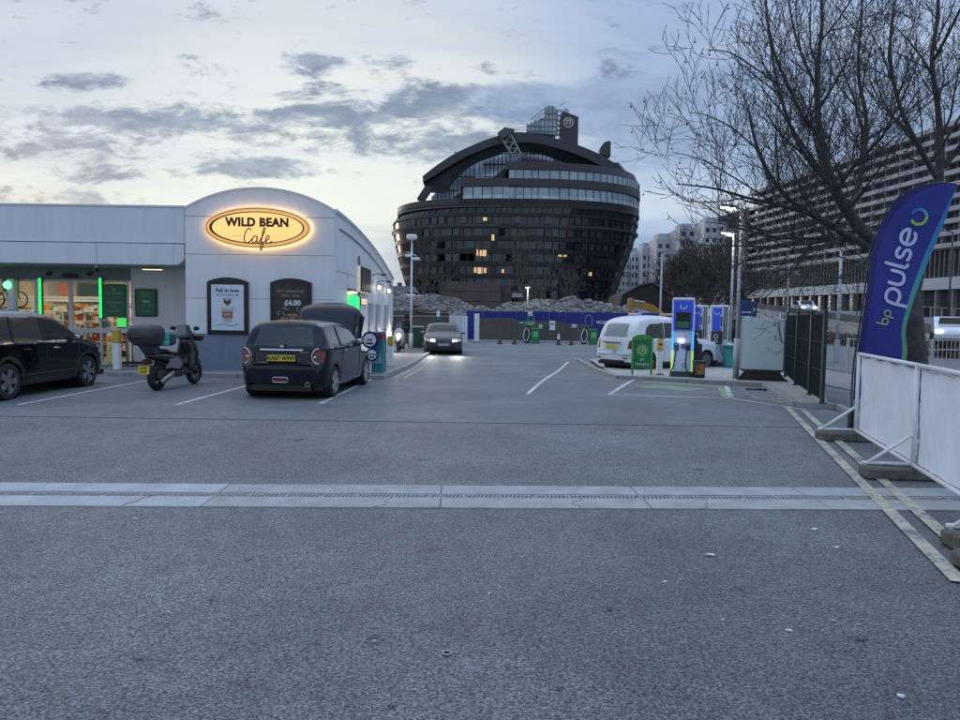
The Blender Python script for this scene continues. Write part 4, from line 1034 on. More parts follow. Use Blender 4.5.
    def bp(u, v, th=0):                                      # u -1..1 across, v 0..1 hinge to nose
        w = .74+.02*v if v < .8 else .76-.30*((v-.8)/.2)**2.0*.6
        x = w*u; drop = -.26*max(0,(abs(u)-.80)/.20)**1.5 if v > .12 else -.18*max(0,(abs(u)-.8)/.2)**1.5
        l = v*ln*(1-.10*abs(u)**3); zc2 = .05*math.sin(v*PI*.7)-.16*max(0,(v-.72)/.28)**2 + .03*(1-u*u) + drop - th
        return hinge + Vector((x, l*math.cos(ang)-zc2*math.sin(ang), l*math.sin(ang)+zc2*math.cos(ang)))
    for th in (0, .03):
        i0 = len(q.v); q.v += [tuple(bp(-1+2*i/nx, j/nl, th)) for j in range(nl+1) for i in range(nx+1)]
        for j in range(nl):
            for i in range(nx):
                a = i0+j*(nx+1)+i; f = (a, a+1, a+nx+2, a+nx+1); q.f.append(f if th == 0 else f[::-1])
    bo = q.build('raised_bonnet', paint_navy, t, smooth=True, ang=50); bo['label'] = 'dark blue bonnet standing open in front of the windscreen'
    for s in (-1,1): MB().tube([hinge+Vector((s*.6,.1,-.05)), bp(s*.78,.45,.03)], .012, 6).build('bonnet_strut', dgrey, bo)
    return t
hatch()
# --- dark estate / SUV on the left
def suv():
    L, Wd = 4.52, 1.82
    p1, p2 = G(9,399.3), G(84,386.5)
    ax = p2-p1; hd = math.atan2(-ax.x, ax.y); fwd = Vector((-math.sin(hd), math.cos(hd), 0)); rt = Vector((fwd.y, -fwd.x, 0))
    L_wb = 2.62; c = (p1+p2)/2 - rt*.80 - fwd*.03
    t = thing('parked_car', 'black estate car at the left edge, nose towards the shopfront', 'car', (c.x, c.y, 0), hd)
    S = dict(L=L, W=Wd, zl=.22, tumble=.26, crown=.05, edge=.12, smooth=2,
        upper=[(0,.42),(-.0,.7),(.04,.85),(.08,1.05),(.16,1.18),(.38,1.52),(.55,1.62),(1.1,1.67),(1.9,1.67),(2.5,1.60),(2.95,1.38),(3.35,1.13),(3.55,1.07),(4.0,1.02),(4.32,.92),(4.46,.74),(4.52,.5),(4.52,.32)],
        lower=[(0,.34),(.4,.26),(4.1,.24),(4.52,.32)], belt=[(0,1.08),(1,1.06),(3.2,1.0),(3.8,.88),(4.52,.7)], rear_round=(.5,.16), front_round=(.8,.30))
    yw = (.94, 3.56); ra = .41
    A = [arch(y, ra, .345) for y in yw]; B = [arch(y, ra+.06, .345) for y in yw]
    w1 = [(.50,1.16),(.62,1.44),(.95,1.53),(1.12,1.53),(1.05,1.10)]; w2 = [(1.16,1.10),(1.24,1.535),(2.02,1.545),(2.02,1.08)]; w3 = [(2.10,1.08),(2.10,1.545),(2.45,1.50),(2.85,1.32),(3.18,1.08)]
    def reg(x, y, z, kind, tt):
        s = 'r' if x > 0 else 'l'
        if kind == 'side':
            if A[0](y,z) or A[1](y,z): return None
            for k, w in enumerate((w1,w2,w3)):
                if inpoly(y,z,w): return ('side_window','glass' if k == 2 else 'glassd',s,k)
            if B[0](y,z) or B[1](y,z) or z < .335: return ('wheel_arch_trim','trim',s)
            if 1.045 < z < 1.072 and .45 < y < 3.25: return ('belt_line','chrome',s)
            if z > 1.555 and .5 < y < 2.7: return ('roof_rail','silver',s)
            if 3.98 < y < 4.40 and .74 < z < .93 - (y-3.98)*.12: return ('headlight','lens',s)
            if y < .28 and .78 < z < 1.15: return ('tail_light','red',s)
            if y > 4.2 and .42 < z < .56: return ('fog_light','lens',s)
            return ('body','paint')
        if y > 2.5 and y < 3.37 and z > 1.1: return ('windscreen','glass') if abs(tt) < .92 else ('body','paint')
        if y < .5 and 1.2 < z < 1.5 and abs(tt) < .86: return ('rear_window','glassd')
        if y > 4.3 and .62 < z < .82 and abs(tt) < .55: return ('grille','trim')
        if y > 4.4 and z < .52: return ('lower_grille','trim')
        return ('body','paint')
    mats = dict(paint=paint_black, glass=carglass, glassd=carglass_d, trim=mat('trim_grey', (.035,.036,.038), .55), chrome=chrome, silver=mat('rail_silver', (.30,.31,.33), .35, .5), lens=lens_clear, red=tail_red)
    parts, surf, top = car_shell(t, S, reg, mats, NX=280, NS=50)
    arches(t, yw, ra, Wd, L, .345)
    rim = mat('alloy_grey', (.42,.42,.43), .3, .7)
    for y in yw:
        for s in (1,-1): wheel(t, s*(Wd/2-.125), y-L/2, .35, .225, 5, .70, rim, twin=True)
    for s in (1,-1):
        mirror(t, s*.90, 3.0-L/2, 1.12, paint_black)
        seam(t, surf, [(2.06,1.08),(2.06,.5),(2.06,.32)], s); seam(t, surf, [(2.06,1.55),(2.06,1.09)], s, 'pillar', .025, black_gloss)
        seam(t, surf, [(1.13,1.08),(1.2,.85),(1.42,.60),(1.45,.34)], s); seam(t, surf, [(3.2,1.0),(3.14,.6),(3.1,.34)], s)
        seam(t, surf, [(1.14,1.54),(1.10,1.1)], s, 'pillar', .022, black_gloss); seam(t, surf, [(.9,.44),(3.1,.44)], s, 'sill_crease', .008, mats['trim'])
        for y in (1.42, 2.35):
            p = surf(y,.93,s,.022); MB().tube([(p[0],p[1]-.10,p[2]),(p[0]+s*.012,p[1],p[2]+.003),(p[0],p[1]+.10,p[2])], .018, 8).build('door_handle', paint_black if y < 2 else chrome, t)
    seats(t, 1.35-L/2, 1.15); seats(t, 2.2-L/2, 1.2); MB().bbox(-.75,.75,-1.9,1.0,.3,.6,.05).build('cabin_floor', dgrey, t)
    MB().box(-.26,.26,-L/2-.07,-L/2-.05,.72,.83).build('number_plate', plate_y, t)
    MB().tube([(-.5,1.12-L/2+2.2,1.16),(.1,.9-L/2+2.3,1.18)], .01, 5).build('wiper', black, t)
suv()

# --- white taxi
def taxi():
    L, Wd = 4.86, 1.87
    hd = math.radians(-56)                                    # away and to the right
    fwd = Vector((-math.sin(hd), math.cos(hd), 0)); rt = Vector((fwd.y, -fwd.x, 0))
    pr = G(612.5,369.2, ); 
    c = pr + fwd*(L/2-.80) + rt*.78
    t = thing('taxi_cab', 'white taxi cab plugged in behind the tall blue charger', 'taxi', (c.x, c.y, gz(c.y)), hd)
    S = dict(L=L, W=Wd, zl=.24, tumble=.17, crown=.06, edge=.16, smooth=3,
        upper=[(0,.36),(-.0,.58),(.03,.66),(.05,.80),(.12,1.12),(.24,1.48),(.42,1.74),(.75,1.86),(1.4,1.89),(2.3,1.87),(2.75,1.76),(3.15,1.42),(3.42,1.17),(3.7,1.10),(4.3,1.04),(4.65,.94),(4.80,.76),(4.86,.5),(4.86,.34)],
        lower=[(0,.36),(.4,.28),(4.4,.26),(4.86,.34)], belt=[(0,1.10),(3.2,1.06),(4.0,.95),(4.86,.7)], rear_round=(.6,.20), front_round=(.8,.30))
    yw = (.82, 3.80); ra = .40
    A = [arch(y, ra, .345) for y in yw]
    w1 = [(.78,1.14),(.66,1.30),(.74,1.52),(.92,1.64),(1.52,1.68),(1.52,1.14)]; w2 = [(1.60,1.14),(1.60,1.68),(2.36,1.68),(2.36,1.14)]; w3 = [(2.44,1.14),(2.44,1.68),(2.68,1.63),(3.22,1.14)]
    def reg(x, y, z, kind, tt):
        s = 'r' if x > 0 else 'l'
        if kind == 'side':
            if A[0](y,z) or A[1](y,z): return None
            for k, w in enumerate((w1,w2,w3)):
                if inpoly(y,z,w): return ('side_window','glassd',s,k)
            if z < .34: return ('sill_trim','trim',s)
            if y < .20 and .80 < z < 1.08 and ((z-.94)/.15)**4+((y-.08)/.12)**4 < 1: return ('tail_light','red' if ((z-.94)/.115)**4+((y-.08)/.085)**4 < 1 else 'trim',s)
            if 4.3 < y < 4.7 and .72 < z < .93: return ('headlight','lens',s)
            return ('body','paint')
        if y < .7 and 1.20 < z < 1.66 and (abs(tt)/.80)**5+((z-1.43)/.235)**5 < 1 : return ('rear_window','glass')
        if 2.6 < y < 3.45 and z > 1.15: return ('windscreen','glassd') if abs(tt) < .92 else ('body','paint')
        if y < .2 and z < .42: return ('rear_valance','trim')
        if y > 4.6 and z < .85 and abs(tt) < .6: return ('grille','trim')
        return ('body','paint')
    mats = dict(paint=paint_white, glass=glass('taxi_rear_glass', (.28,.34,.36), .2), glassd=carglass_d, trim=mat('trim_charcoal', (.03,.03,.032), .5), red=tail_red, lens=lens_clear)
    parts, surf, top = car_shell(t, S, reg, mats, NX=230)
    arches(t, yw, ra, Wd, L, .345)
    for y in yw:
        for s in (1,-1): wheel(t, s*(Wd/2-.12), y-L/2, .345, .215, 10, .68, mat('alloy_taxi', (.35,.35,.36), .3, .6))
    for s in (1,-1):
        mirror(t, s*.92, 3.1-L/2, 1.22, black_gloss)
        for yy in (1.56, 2.40): seam(t, surf, [(yy,1.12),(yy,.34)], s, r=.005, m=mats['trim']); seam(t, surf, [(yy,1.68),(yy,1.13)], s, 'pillar', .02, black_gloss)
    yb = -L/2
    MB().bbox(-.42,.42,yb-.075,yb+.0,.985,1.03,.01).build('boot_handle', mat('bronze_trim', (.30,.17,.09), .3, .6), t)
    MB().bbox(-.30,.30,yb-.035,yb+.03,.77,.985,.01).build('plate_recess', paint_white, t)
    MB().box(-.26,.26,yb-.044,yb-.036,.80,.91).build('number_plate', plate_y, t)
    MB().box(.06,.20,yb-.05,yb-.037,.62,.78).build('licence_plate', mat('licence_plate', (.5,.52,.55), .4), t)
    MB().bbox(-.85,.85,yb-.06,yb+.1,.60,.612,.004).build('bumper_gap', mgrey, t)
    for s in (-1,1): MB().box(s*.62-.09,s*.62+.09,yb-.03,yb+.02,.47,.50).build('reflector', tail_red, t)
    seats(t, yb+1.0, 1.25); MB().bbox(-.78,.78,yb+.6,yb+3.2,.3,.7,.04).build('cabin_floor', dgrey, t)
    MB().bbox(-.35,.35,.25,.42,1.93,2.02,.03).build('roof_light', mat('roof_light', (.5,.4,.2), .4), t)
taxi()

# --- grey saloon coming towards the camera
glow_w = mat('headlamp_lit', (1,.97,.9), .3, emit=6)
def beam(loc, power, col, parent=None, ang=80, yaw=0):
    l = bpy.data.lights.new('headlamp_beam', 'SPOT'); l.energy = power; l.color = col; l.spot_size = math.radians(ang); l.spot_blend = .8; l.shadow_soft_size = .06
    o = bpy.data.objects.new('headlamp_beam', l); C.objects.link(o); o.location = loc; o.parent = parent; o.rotation_euler = (math.radians(84), 0, yaw); return o
def saloon():
    L, Wd = 4.53, 1.82
    hd = math.radians(180+4)
    fl = G(424.5,350.8); 
    c = at(443.5, 352, 33.6); fwd = Vector((-math.sin(hd), math.cos(hd), 0))
    c = Vector((c.x, c.y, 0)) - fwd*(L/2-.2)
    t = thing('moving_car', 'dark grey saloon with headlights on driving out along the side of the shop', 'car', (c.x, c.y, gz(c.y)), hd)
    S = dict(L=L, W=Wd, zl=.18, tumble=.36, crown=.05, edge=.12, smooth=3,
        upper=[(0,.40),(0,.7),(.06,.95),(.2,1.02),(.65,1.06),(1.15,1.30),(1.6,1.42),(2.2,1.42),(2.65,1.33),(3.25,1.0),(3.5,.93),(4.1,.84),(4.40,.72),(4.53,.5),(4.53,.26)],
        lower=[(0,.3),(.4,.22),(4.1,.2),(4.53,.26)], belt=[(0,.95),(3.2,.93),(4.0,.8),(4.53,.6)], rear_round=(.6,.18), front_round=(.75,.28))
    yw = (.86, 3.66); ra = .36
    A = [arch(y, ra, .32) for y in yw]
    w1 = [(1.0,1.0),(1.3,1.27),(2.02,1.33),(2.02,.98)]; w2 = [(2.08,.98),(2.08,1.33),(2.5,1.27),(3.05,.97)]
    def reg(x, y, z, kind, tt):
        s = 'r' if x > 0 else 'l'
        if kind == 'side':
            if A[0](y,z) or A[1](y,z): return None
            for k, w in enumerate((w1,w2)):
                if inpoly(y,z,w): return ('side_window','glassd',s,k)
            if y > 4.12 and .62 < z < .72: return ('headlight','lens',s)
            return ('body','paint')
        if 2.55 < y < 3.28 and z > .99: return ('windscreen','glass') if abs(tt) < .9 else ('body','paint')
        if .6 < y < 1.4 and z > 1.08: return ('rear_window','glassd')
        if y > 4.2 and .58 < z < .74:
            if .66 < abs(tt) and .61 < z < .71: return ('headlight','lit','r' if x > 0 else 'l')
            if .05 < abs(tt) < .34: return ('kidney_grille','trim','r' if x > 0 else 'l')
        if y > 4.3 and z < .40: return ('lower_grille','trim')
        return ('body','paint')
    mats = dict(paint=paint_grey, glass=carglass, glassd=carglass_d, trim=black, lens=lens_clear, lit=glow_w)
    parts, surf, top = car_shell(t, S, reg, mats, NX=200, NS=36)
    arches(t, yw, ra, Wd, L, .32)
    for y in yw:
        for s in (1,-1): wheel(t, s*(Wd/2-.12), y-L/2, .32, .215, 7, .72, alu)
    for s in (1,-1):
        mirror(t, s*.90, 2.95-L/2, 1.0, paint_grey, 1); seam(t, surf, [(2.05,.96),(2.05,.3)], s); beam((s*.62, L/2+.16, .66), 90, (1,.95,.85), t)
    MB().box(-.26,.26,L/2+.05,L/2+.062,.42,.53).build('number_plate', mat('plate_white', (.42,.42,.42), .5), t)
    seats(t, 2.3-L/2, 1.1)
saloon()

# --- scooters
def blob(mb, path, n=12): mb.tube([p[0] for p in path], [p[1] for p in path], n)
def scooter(label, loc, rz, lit=False, body=None, box=True, s=1.0):
    t = thing('scooter', label, 'scooter', loc, rz, s=s)
    bm_ = body or mat('scooter_black', (.018,.018,.02), .3, coat=.5)
    for y, r, w in ((0, .265, .15), (1.42, .275, .12)):
        q = MB(); M = Matrix.Translation((0,y,r)); q.lathe([(r*.62,-w*.4),(r*.86,-w/2),(r*.97,-w*.3),(r,0),(r*.97,w*.3),(r*.86,w/2),(r*.62,w*.4),(r*.62,-w*.4)], 30, M=M, axis='x'); o = q.build('wheel', rubber, t, smooth=True)
        q = MB(); q.lathe([(r*.62,-.03),(r*.56,-.03),(r*.56,.03),(r*.62,.03)], 26, M=M, axis='x'); q.lathe([(.045,-.05),(.045,.05)],12,M=M,axis='x')
        for k in range(6):
            a = k*PI/3; q.tube([(0,y,r),(0,y+r*.6*math.cos(a),r+r*.6*math.sin(a))], .014, 6)
        q.lathe([(r*.42,-.052),(r*.30,-.052),(r*.30,-.047),(r*.42,-.047),(r*.42,-.052)],24,M=M,axis='x')
        q.build('rim', mat('scooter_rim', (.12,.12,.13), .4, .6), o)
    q = MB(); blob(q, [((0,-.30,.72),(.04,.02)),((0,-.22,.70),(.13,.06)),((0,.05,.68),(.17,.10)),((0,.35,.64),(.18,.13)),((0,.60,.55),(.16,.13)),((0,.72,.42),(.17,.09))], 14); q.build('rear_fairing', bm_, t, smooth=True)
    q = MB(); blob(q, [((0,-.18,.775),(.10,.03)),((0,.02,.80),(.15,.05)),((0,.22,.79),(.15,.045)),((0,.32,.74),(.14,.05)),((0,.58,.72),(.13,.05)),((0,.72,.70),(.07,.03))], 14); q.build('seat', mat('seat_vinyl', (.02,.02,.022), .6), t, smooth=True)
    q = MB(); q.bbox(-.17,.17,.40,1.10,.28,.38,.04); blob(q, [((0,.30,.34),(.15,.09)),((0,.7,.30),(.16,.09)),((0,1.05,.34),(.14,.09))], 12); q.build('footboard', bm_, t, smooth=False)
    q = MB(); blob(q, [((0,1.02,.34),(.20,.07)),((0,1.14,.50),(.24,.10)),((0,1.18,.72),(.25,.11)),((0,1.15,.92),(.20,.12)),((0,1.10,1.04),(.12,.09))], 16); q.build('front_shield', bm_, t, smooth=True)
    q = MB(); blob(q, [((0,1.15,.60),(.08,.03)),((0,1.34,.57),(.08,.035)),((0,1.52,.56),(.075,.03)),((0,1.66,.48),(.05,.02))], 10); q.build('front_mudguard', bm_, t, smooth=True)
    q = MB(); 
    for s_ in (-1,1): q.tube([(s_*.085,1.14,.72),(s_*.085,1.42,.275)], .025, 8)
    q.build('fork', mat('fork_grey', (.22,.22,.23), .35, .7), t)
    q = MB(); q.tube([(-.34,1.0,1.05),(-.2,1.06,1.05),(0,1.08,1.03),(.2,1.06,1.05),(.34,1.0,1.05)], .017, 8); q.build('handlebar', black, t)
    q = MB()
    for s_ in (-1,1): q = MB(); q.bbox(s_*.32-.10, s_*.32+.10, .96,1.12,.98,1.12,.03); q.build('hand_muff', black, t)
    q = MB(); q.bbox(-.13,.13,.98,1.16,1.0,1.10,.04); q.build('dash', black, t)
    for s_ in (-1,1):
        q = MB(); q.tube([(s_*.16,1.06,1.06),(s_*.24,1.06,1.22)], .008, 6); q.sphere((s_*.27,1.06,1.25), .075, 10, (1,.3,.62)); q.build('mirror', black, t, smooth=True)
    q = MB(); n = 9
    for i in range(n):
        for k in range(6):
            def P(i, k): u = -1+2*i/n; return (u*.20*(1-.25*k/6), 1.22-.16*k/6-.08*u*u, .98+.34*k/6)
            q.quad(P(i,k), P(i+1,k), P(i+1,k+1), P(i,k+1))
    q.build('windshield', glass('scooter_screen', (.2,.22,.24), .6), t, smooth=True)
    q = MB(); q.lathe([(.03,-.28),(.055,-.24),(.06,.02),(.05,.2),(.02,.26)], 14, M=Matrix.Translation((.17,.12,.27)) @ Matrix.Rotation(.35,4,'X'), axis='y'); q.build('exhaust', mat('exhaust_metal', (.30,.29,.28), .35, .7), t, smooth=True)
    q = MB(); q.bbox(-.17,.12,-.10,.45,.22,.42,.04); q.build('engine', mat('engine_grey', (.07,.07,.075), .45, .4), t)
    for s_ in (-1,1): 
        q = MB(); q.prism([(.10,.46),(.55,.40),(.66,.52),(.46,.66),(.2,.62)], s_*.16, s_*.185, 'x'); q.build('side_panel', mat('panel_silver', (.28,.29,.31), .3, .3), t)
    q = MB(); q.bbox(-.10,.10,-.36,-.30,.60,.66,.015); q.build('tail_light', tail_red, t)
    q = MB(); q.tube([(0,-.22,.64),(0,-.42,.50)], .02, 6); q.build('plate_bracket', black, t)
    pl = MB().box(-.115,.115,-.45,-.44,.36,.53).build('number_plate', plate_y, t); text('LK69', .07, mat('plate_black', (.01,.01,.01), .5), pl, (0,-.452,.485)); text('XNP', .07, MATS['plate_black'], pl, (0,-.452,.41))
    q = MB(); q.sphere((0,1.275,.72), .09, 12, (1.1,.45,.9)); q.build('headlight', mat('headlamp_glare', (1,.88,.7), .3, emit=22) if lit else lens_clear, t, smooth=True)
    q = MB(); q.tube([(-.12,.5,.26),(-.22,.46,.02)], .014, 6); q.build('side_stand', dgrey, t)
    if box:
        q = MB();         rings = [(-.16,.22,.20),(-.10,.27,.25),(.0,.29,.27),(.10,.28,.26),(.17,.23,.2),(.19,.10,.1)]
        i0 = len(q.v); n = 24
        for z, a, b in rings:
            for j in range(n):
                th = 2*PI*j/n; c, s2 = math.cos(th), math.sin(th); e = .6
                q.v.append((math.copysign(abs(c)**e,c)*a*1.08, -.34+math.copysign(abs(s2)**e,s2)*b*1.08, 1.14+z*1.1))
        for k in range(len(rings)-1):
            for j in range(n): q.f.append((i0+k*n+j, i0+k*n+(j+1)%n, i0+(k+1)*n+(j+1)%n, i0+(k+1)*n+j))
        q.f.append(tuple(i0+j for j in range(n-1,-1,-1))); q.f.append(tuple(i0+(len(rings)-1)*n+j for j in range(n)))
        o = q.build('top_box', mat('top_box', (.045,.047,.052), .4), t, smooth=True, ang=40)
        MB().bbox(-.12,.12,-.665,-.64,1.09,1.12,.005).build('top_box_reflector', mat('dull_red', (.10,.01,.01), .3), o)
        MB().prism([(-.50,.97),(-.12,.97),(-.02,.76),(-.22,.72)], -.12,.12,'x').build('rack', dgrey, t); MB().bbox(-.17,.17,-.52,-.1,.93,.97,.01).build('rack_plate', black, t)
    return t
p = G(157.5,391.5); q2 = G(194,386)
rz = math.atan2(-(q2.x-p.x), q2.y-p.y)
scooter('black delivery scooter with a grey top box, parked nose to the shop wall', (p.x-.12, p.y+.25, 0), rz+.09, s=1.06)
# insulated bag strapped behind the rider seat
t = thing('delivery_bag', 'teal and dark green insulated bag lying on the scooter seat', 'bag', (p.x-.12, p.y+.25, .12), rz+.09)
tm = mat('bag_teal', (.10,.42,.40), .6, var=.15); 
MB().bbox(-.26,.28,-.10,.06,.84,1.17,.03).build('pocket', tm, t); MB().bbox(-.24,.25,.06,.40,.84,1.13,.05).build('bag_body', mat('bag_green', (.02,.09,.07), .6, var=.2), t); MB().bbox(-.27,.27,-.13,-.1,1.14,1.20,.01).build('lid_edge', black, t); MB().box(-.262,.285,-.102,.062,.99,1.0).build('strap', dgrey, t)
pp = at(398, 340, 33.0)
scooter('white scooter with its headlight on beside the side wall of the shop', (pp.x-.05, 34.4, .0), PI+.05, lit=True, body=mat('scooter_white', (.6,.6,.6), .3), box=False)
beam((pp.x-.05, 33.0, .85), 120, (1,.86,.66), None, 110, PI)

# ------------------------------------------------------------------ person walking away
def person():
    p = at(406.5, 351, 36.5)
    t = thing('person', 'person in a dark hooded jacket and beige trousers walking away beside the lamp post', 'person', (p.x, 36.5, gz(36)+.11), math.radians(-8))
    V = [(0,0,.95),(0,.0,1.15),(0,-.01,1.38),(0,0,1.50),(0,.02,1.60),(0,.02,1.72)]; E = [(0,1),(1,2),(2,3),(3,4),(4,5)]; R = [.15,.14,.16,.065,.095,.085]
    def chain(root, pts, rr):
        prev = root
        for q, r in zip(pts, rr): V.append(q); R.append(r); E.append((prev, len(V)-1)); prev = len(V)-1
        return prev
    for s, sw in ((1, .16), (-1, -.14)):
        chain(0, [(s*.10,0,.90),(s*.11,sw*.5,.50),(s*.11,sw*(1.0 if sw > 0 else 1.8),.10),(s*.12,sw*(1 if sw > 0 else 1.6)+.13,.04)], [.09,.06,.042,.04])
        h = chain(2, [(s*.19,-.01,1.40),(s*.24,-sw*.4,1.14),(s*.24,-sw*1.0+.05,.90),(s*.24,-sw*1.1+.07,.82)], [.065,.048,.032,.034])
        for k in range(4): chain(h, [(s*(.225+.012*k),-sw*1.1+.05+.02*k,.77),(s*(.22+.012*k),-sw*1.1+.06+.02*k,.735-.005*(k in (1,2)))], [.009,.008])
        chain(h, [(s*.21,-sw*1.1+.10,.80),(s*.205,-sw*1.1+.11,.775)], [.010,.009])
    me = bpy.data.meshes.new('body'); me.from_pydata(V, E, []); o = bpy.data.objects.new('body', me); C.objects.link(o); o.parent = t
    me.materials.append(mat('skin', (.35,.2,.14), .55))
    md = o.modifiers.new('skin', 'SKIN'); md.use_smooth_shade = True
    for i, sv in enumerate(me.skin_vertices[0].data): sv.radius = (R[i], R[i]*.85); sv.use_root = (i == 0)
    o.modifiers.new('sub', 'SUBSURF').render_levels = 1
    jk = mat('jacket_dark', (.020,.018,.020), .8, var=.2); tr = mat('trousers_beige', (.30,.24,.19), .8, var=.15)
    q = MB(); blob(q, [((0,0,.84),(.20,.15)),((0,0,1.0),(.205,.16)),((0,0,1.2),(.205,.155)),((0,-.01,1.38),(.225,.15)),((0,0,1.47),(.16,.12)),((0,0,1.53),(.10,.10))], 18); 
    for s, sw in ((1,.16),(-1,-.14)): blob(q, [((s*.17,-.01,1.42),(.08,.08)),((s*.245,-sw*.4,1.14),(.068,.07)),((s*.25,-sw*.95+.04,.92),(.055,.055)),((s*.25,-sw*1.0+.05,.88),(.05,.05))], 10)
    q.build('jacket', jk, t, smooth=True)
    q = MB(); q.sphere((0,.0,1.665), .135, 12, (.88,1.0,1.08)); blob(q, [((0,.0,1.50),(.12,.10)),((0,.0,1.60),(.12,.11))], 12); q.build('hood', jk, t, smooth=True)
    q = MB()
    for s, sw in ((1,.16),(-1,-.14)): blob(q, [((s*.085,0,.93),(.125,.13)),((s*.105,sw*.5,.50),(.085,.09)),((s*.11,sw*(1.0 if sw > 0 else 1.8),.09),(.065,.07))], 12)
    q.build('trousers', tr, t, smooth=True)
    for s, sw in ((1,.16),(-1,-.14)):
        y = sw*(1.0 if sw > 0 else 1.8); MB().bbox(s*.11-.05,s*.11+.05,y-.08,y+.20,.0,.09,.03).build('shoe', rubber, t)
person()
# ------------------------------------------------------------------ chargers
blue_p = mat('charger_blue', (.03,.08,.55), .4, emit=.16); lilac = mat('charger_lilac', (.52,.54,.70), .4); cyan_l = mat('charger_cyan_light', (.08,.45,.80), .4, emit=.5)
lime_l = mat('charger_lime_light', (.45,.70,.18), .4, emit=.45); ch_white = mat('charger_white', (.66,.67,.70), .45)
def charger2(label, loc, rz=0, s=1.0):
    t = thing('ev_charger', label, 'charger', loc, rz, group='tall blue and white car chargers', s=s); H = 2.28; w = .33
    MB().bbox(-w-.02,w+.02,-.03,.55,0,.14,.02).build('plinth', dgrey, t); MB().bbox(-w,w,.0,.52,.14,H,.03).build('cabinet', ch_white, t)
    MB().bbox(-w+.07,.06,-.035,.0,1.34,H-.10,.015).build('upper_panel', blue_p, t); q = MB(); ribbon(q, arcpts(-.10,2.0,.07,160,370,12), .025, -.045,-.035); q.build('logo_ring', white_l, t)
    MB().bbox(.02,.10,-.05,-.036,1.42,1.95,.008).build('screen_bezel', lilac, t); MB().box(.035,.085,-.056,-.051,1.5,1.85).build('screen', black, t)
    for x in (.17,.25): MB().bbox(x-.018,x+.018,-.03,.0,1.0,H-.06,.006).build('cable_slot', black, t)
    MB().bbox(-w+.04,w-.22,-.09,-.03,.85,1.32,.02).build('dark_panel', mat('charger_dark', (.03,.035,.05), .3), t); MB().bbox(-w+.08,w-.2,-.04,.0,.2,.84,.01).build('lower_panel', lilac, t)
    q = MB(); ribbon(q, arcpts(-.12,1.12,.07,0,350,12), .025, -.10,-.09); ribbon(q, arcpts(-.12,.95,.05,0,350,12), .02, -.10,-.09); q.build('plug_rings', ch_white, t)
    q = MB(); ribbon(q, arcpts(-.1,.36,.05,0,350,12), .02, -.046,-.04); q.build('green_ring', green_l, t)
    MB().tube(catmull([(.0,-.1,.9),(.08,-.16,.6),(.16,-.1,.35),(.22,-.04,.2)], 6), .018, 6).build('cable', black, t); return t
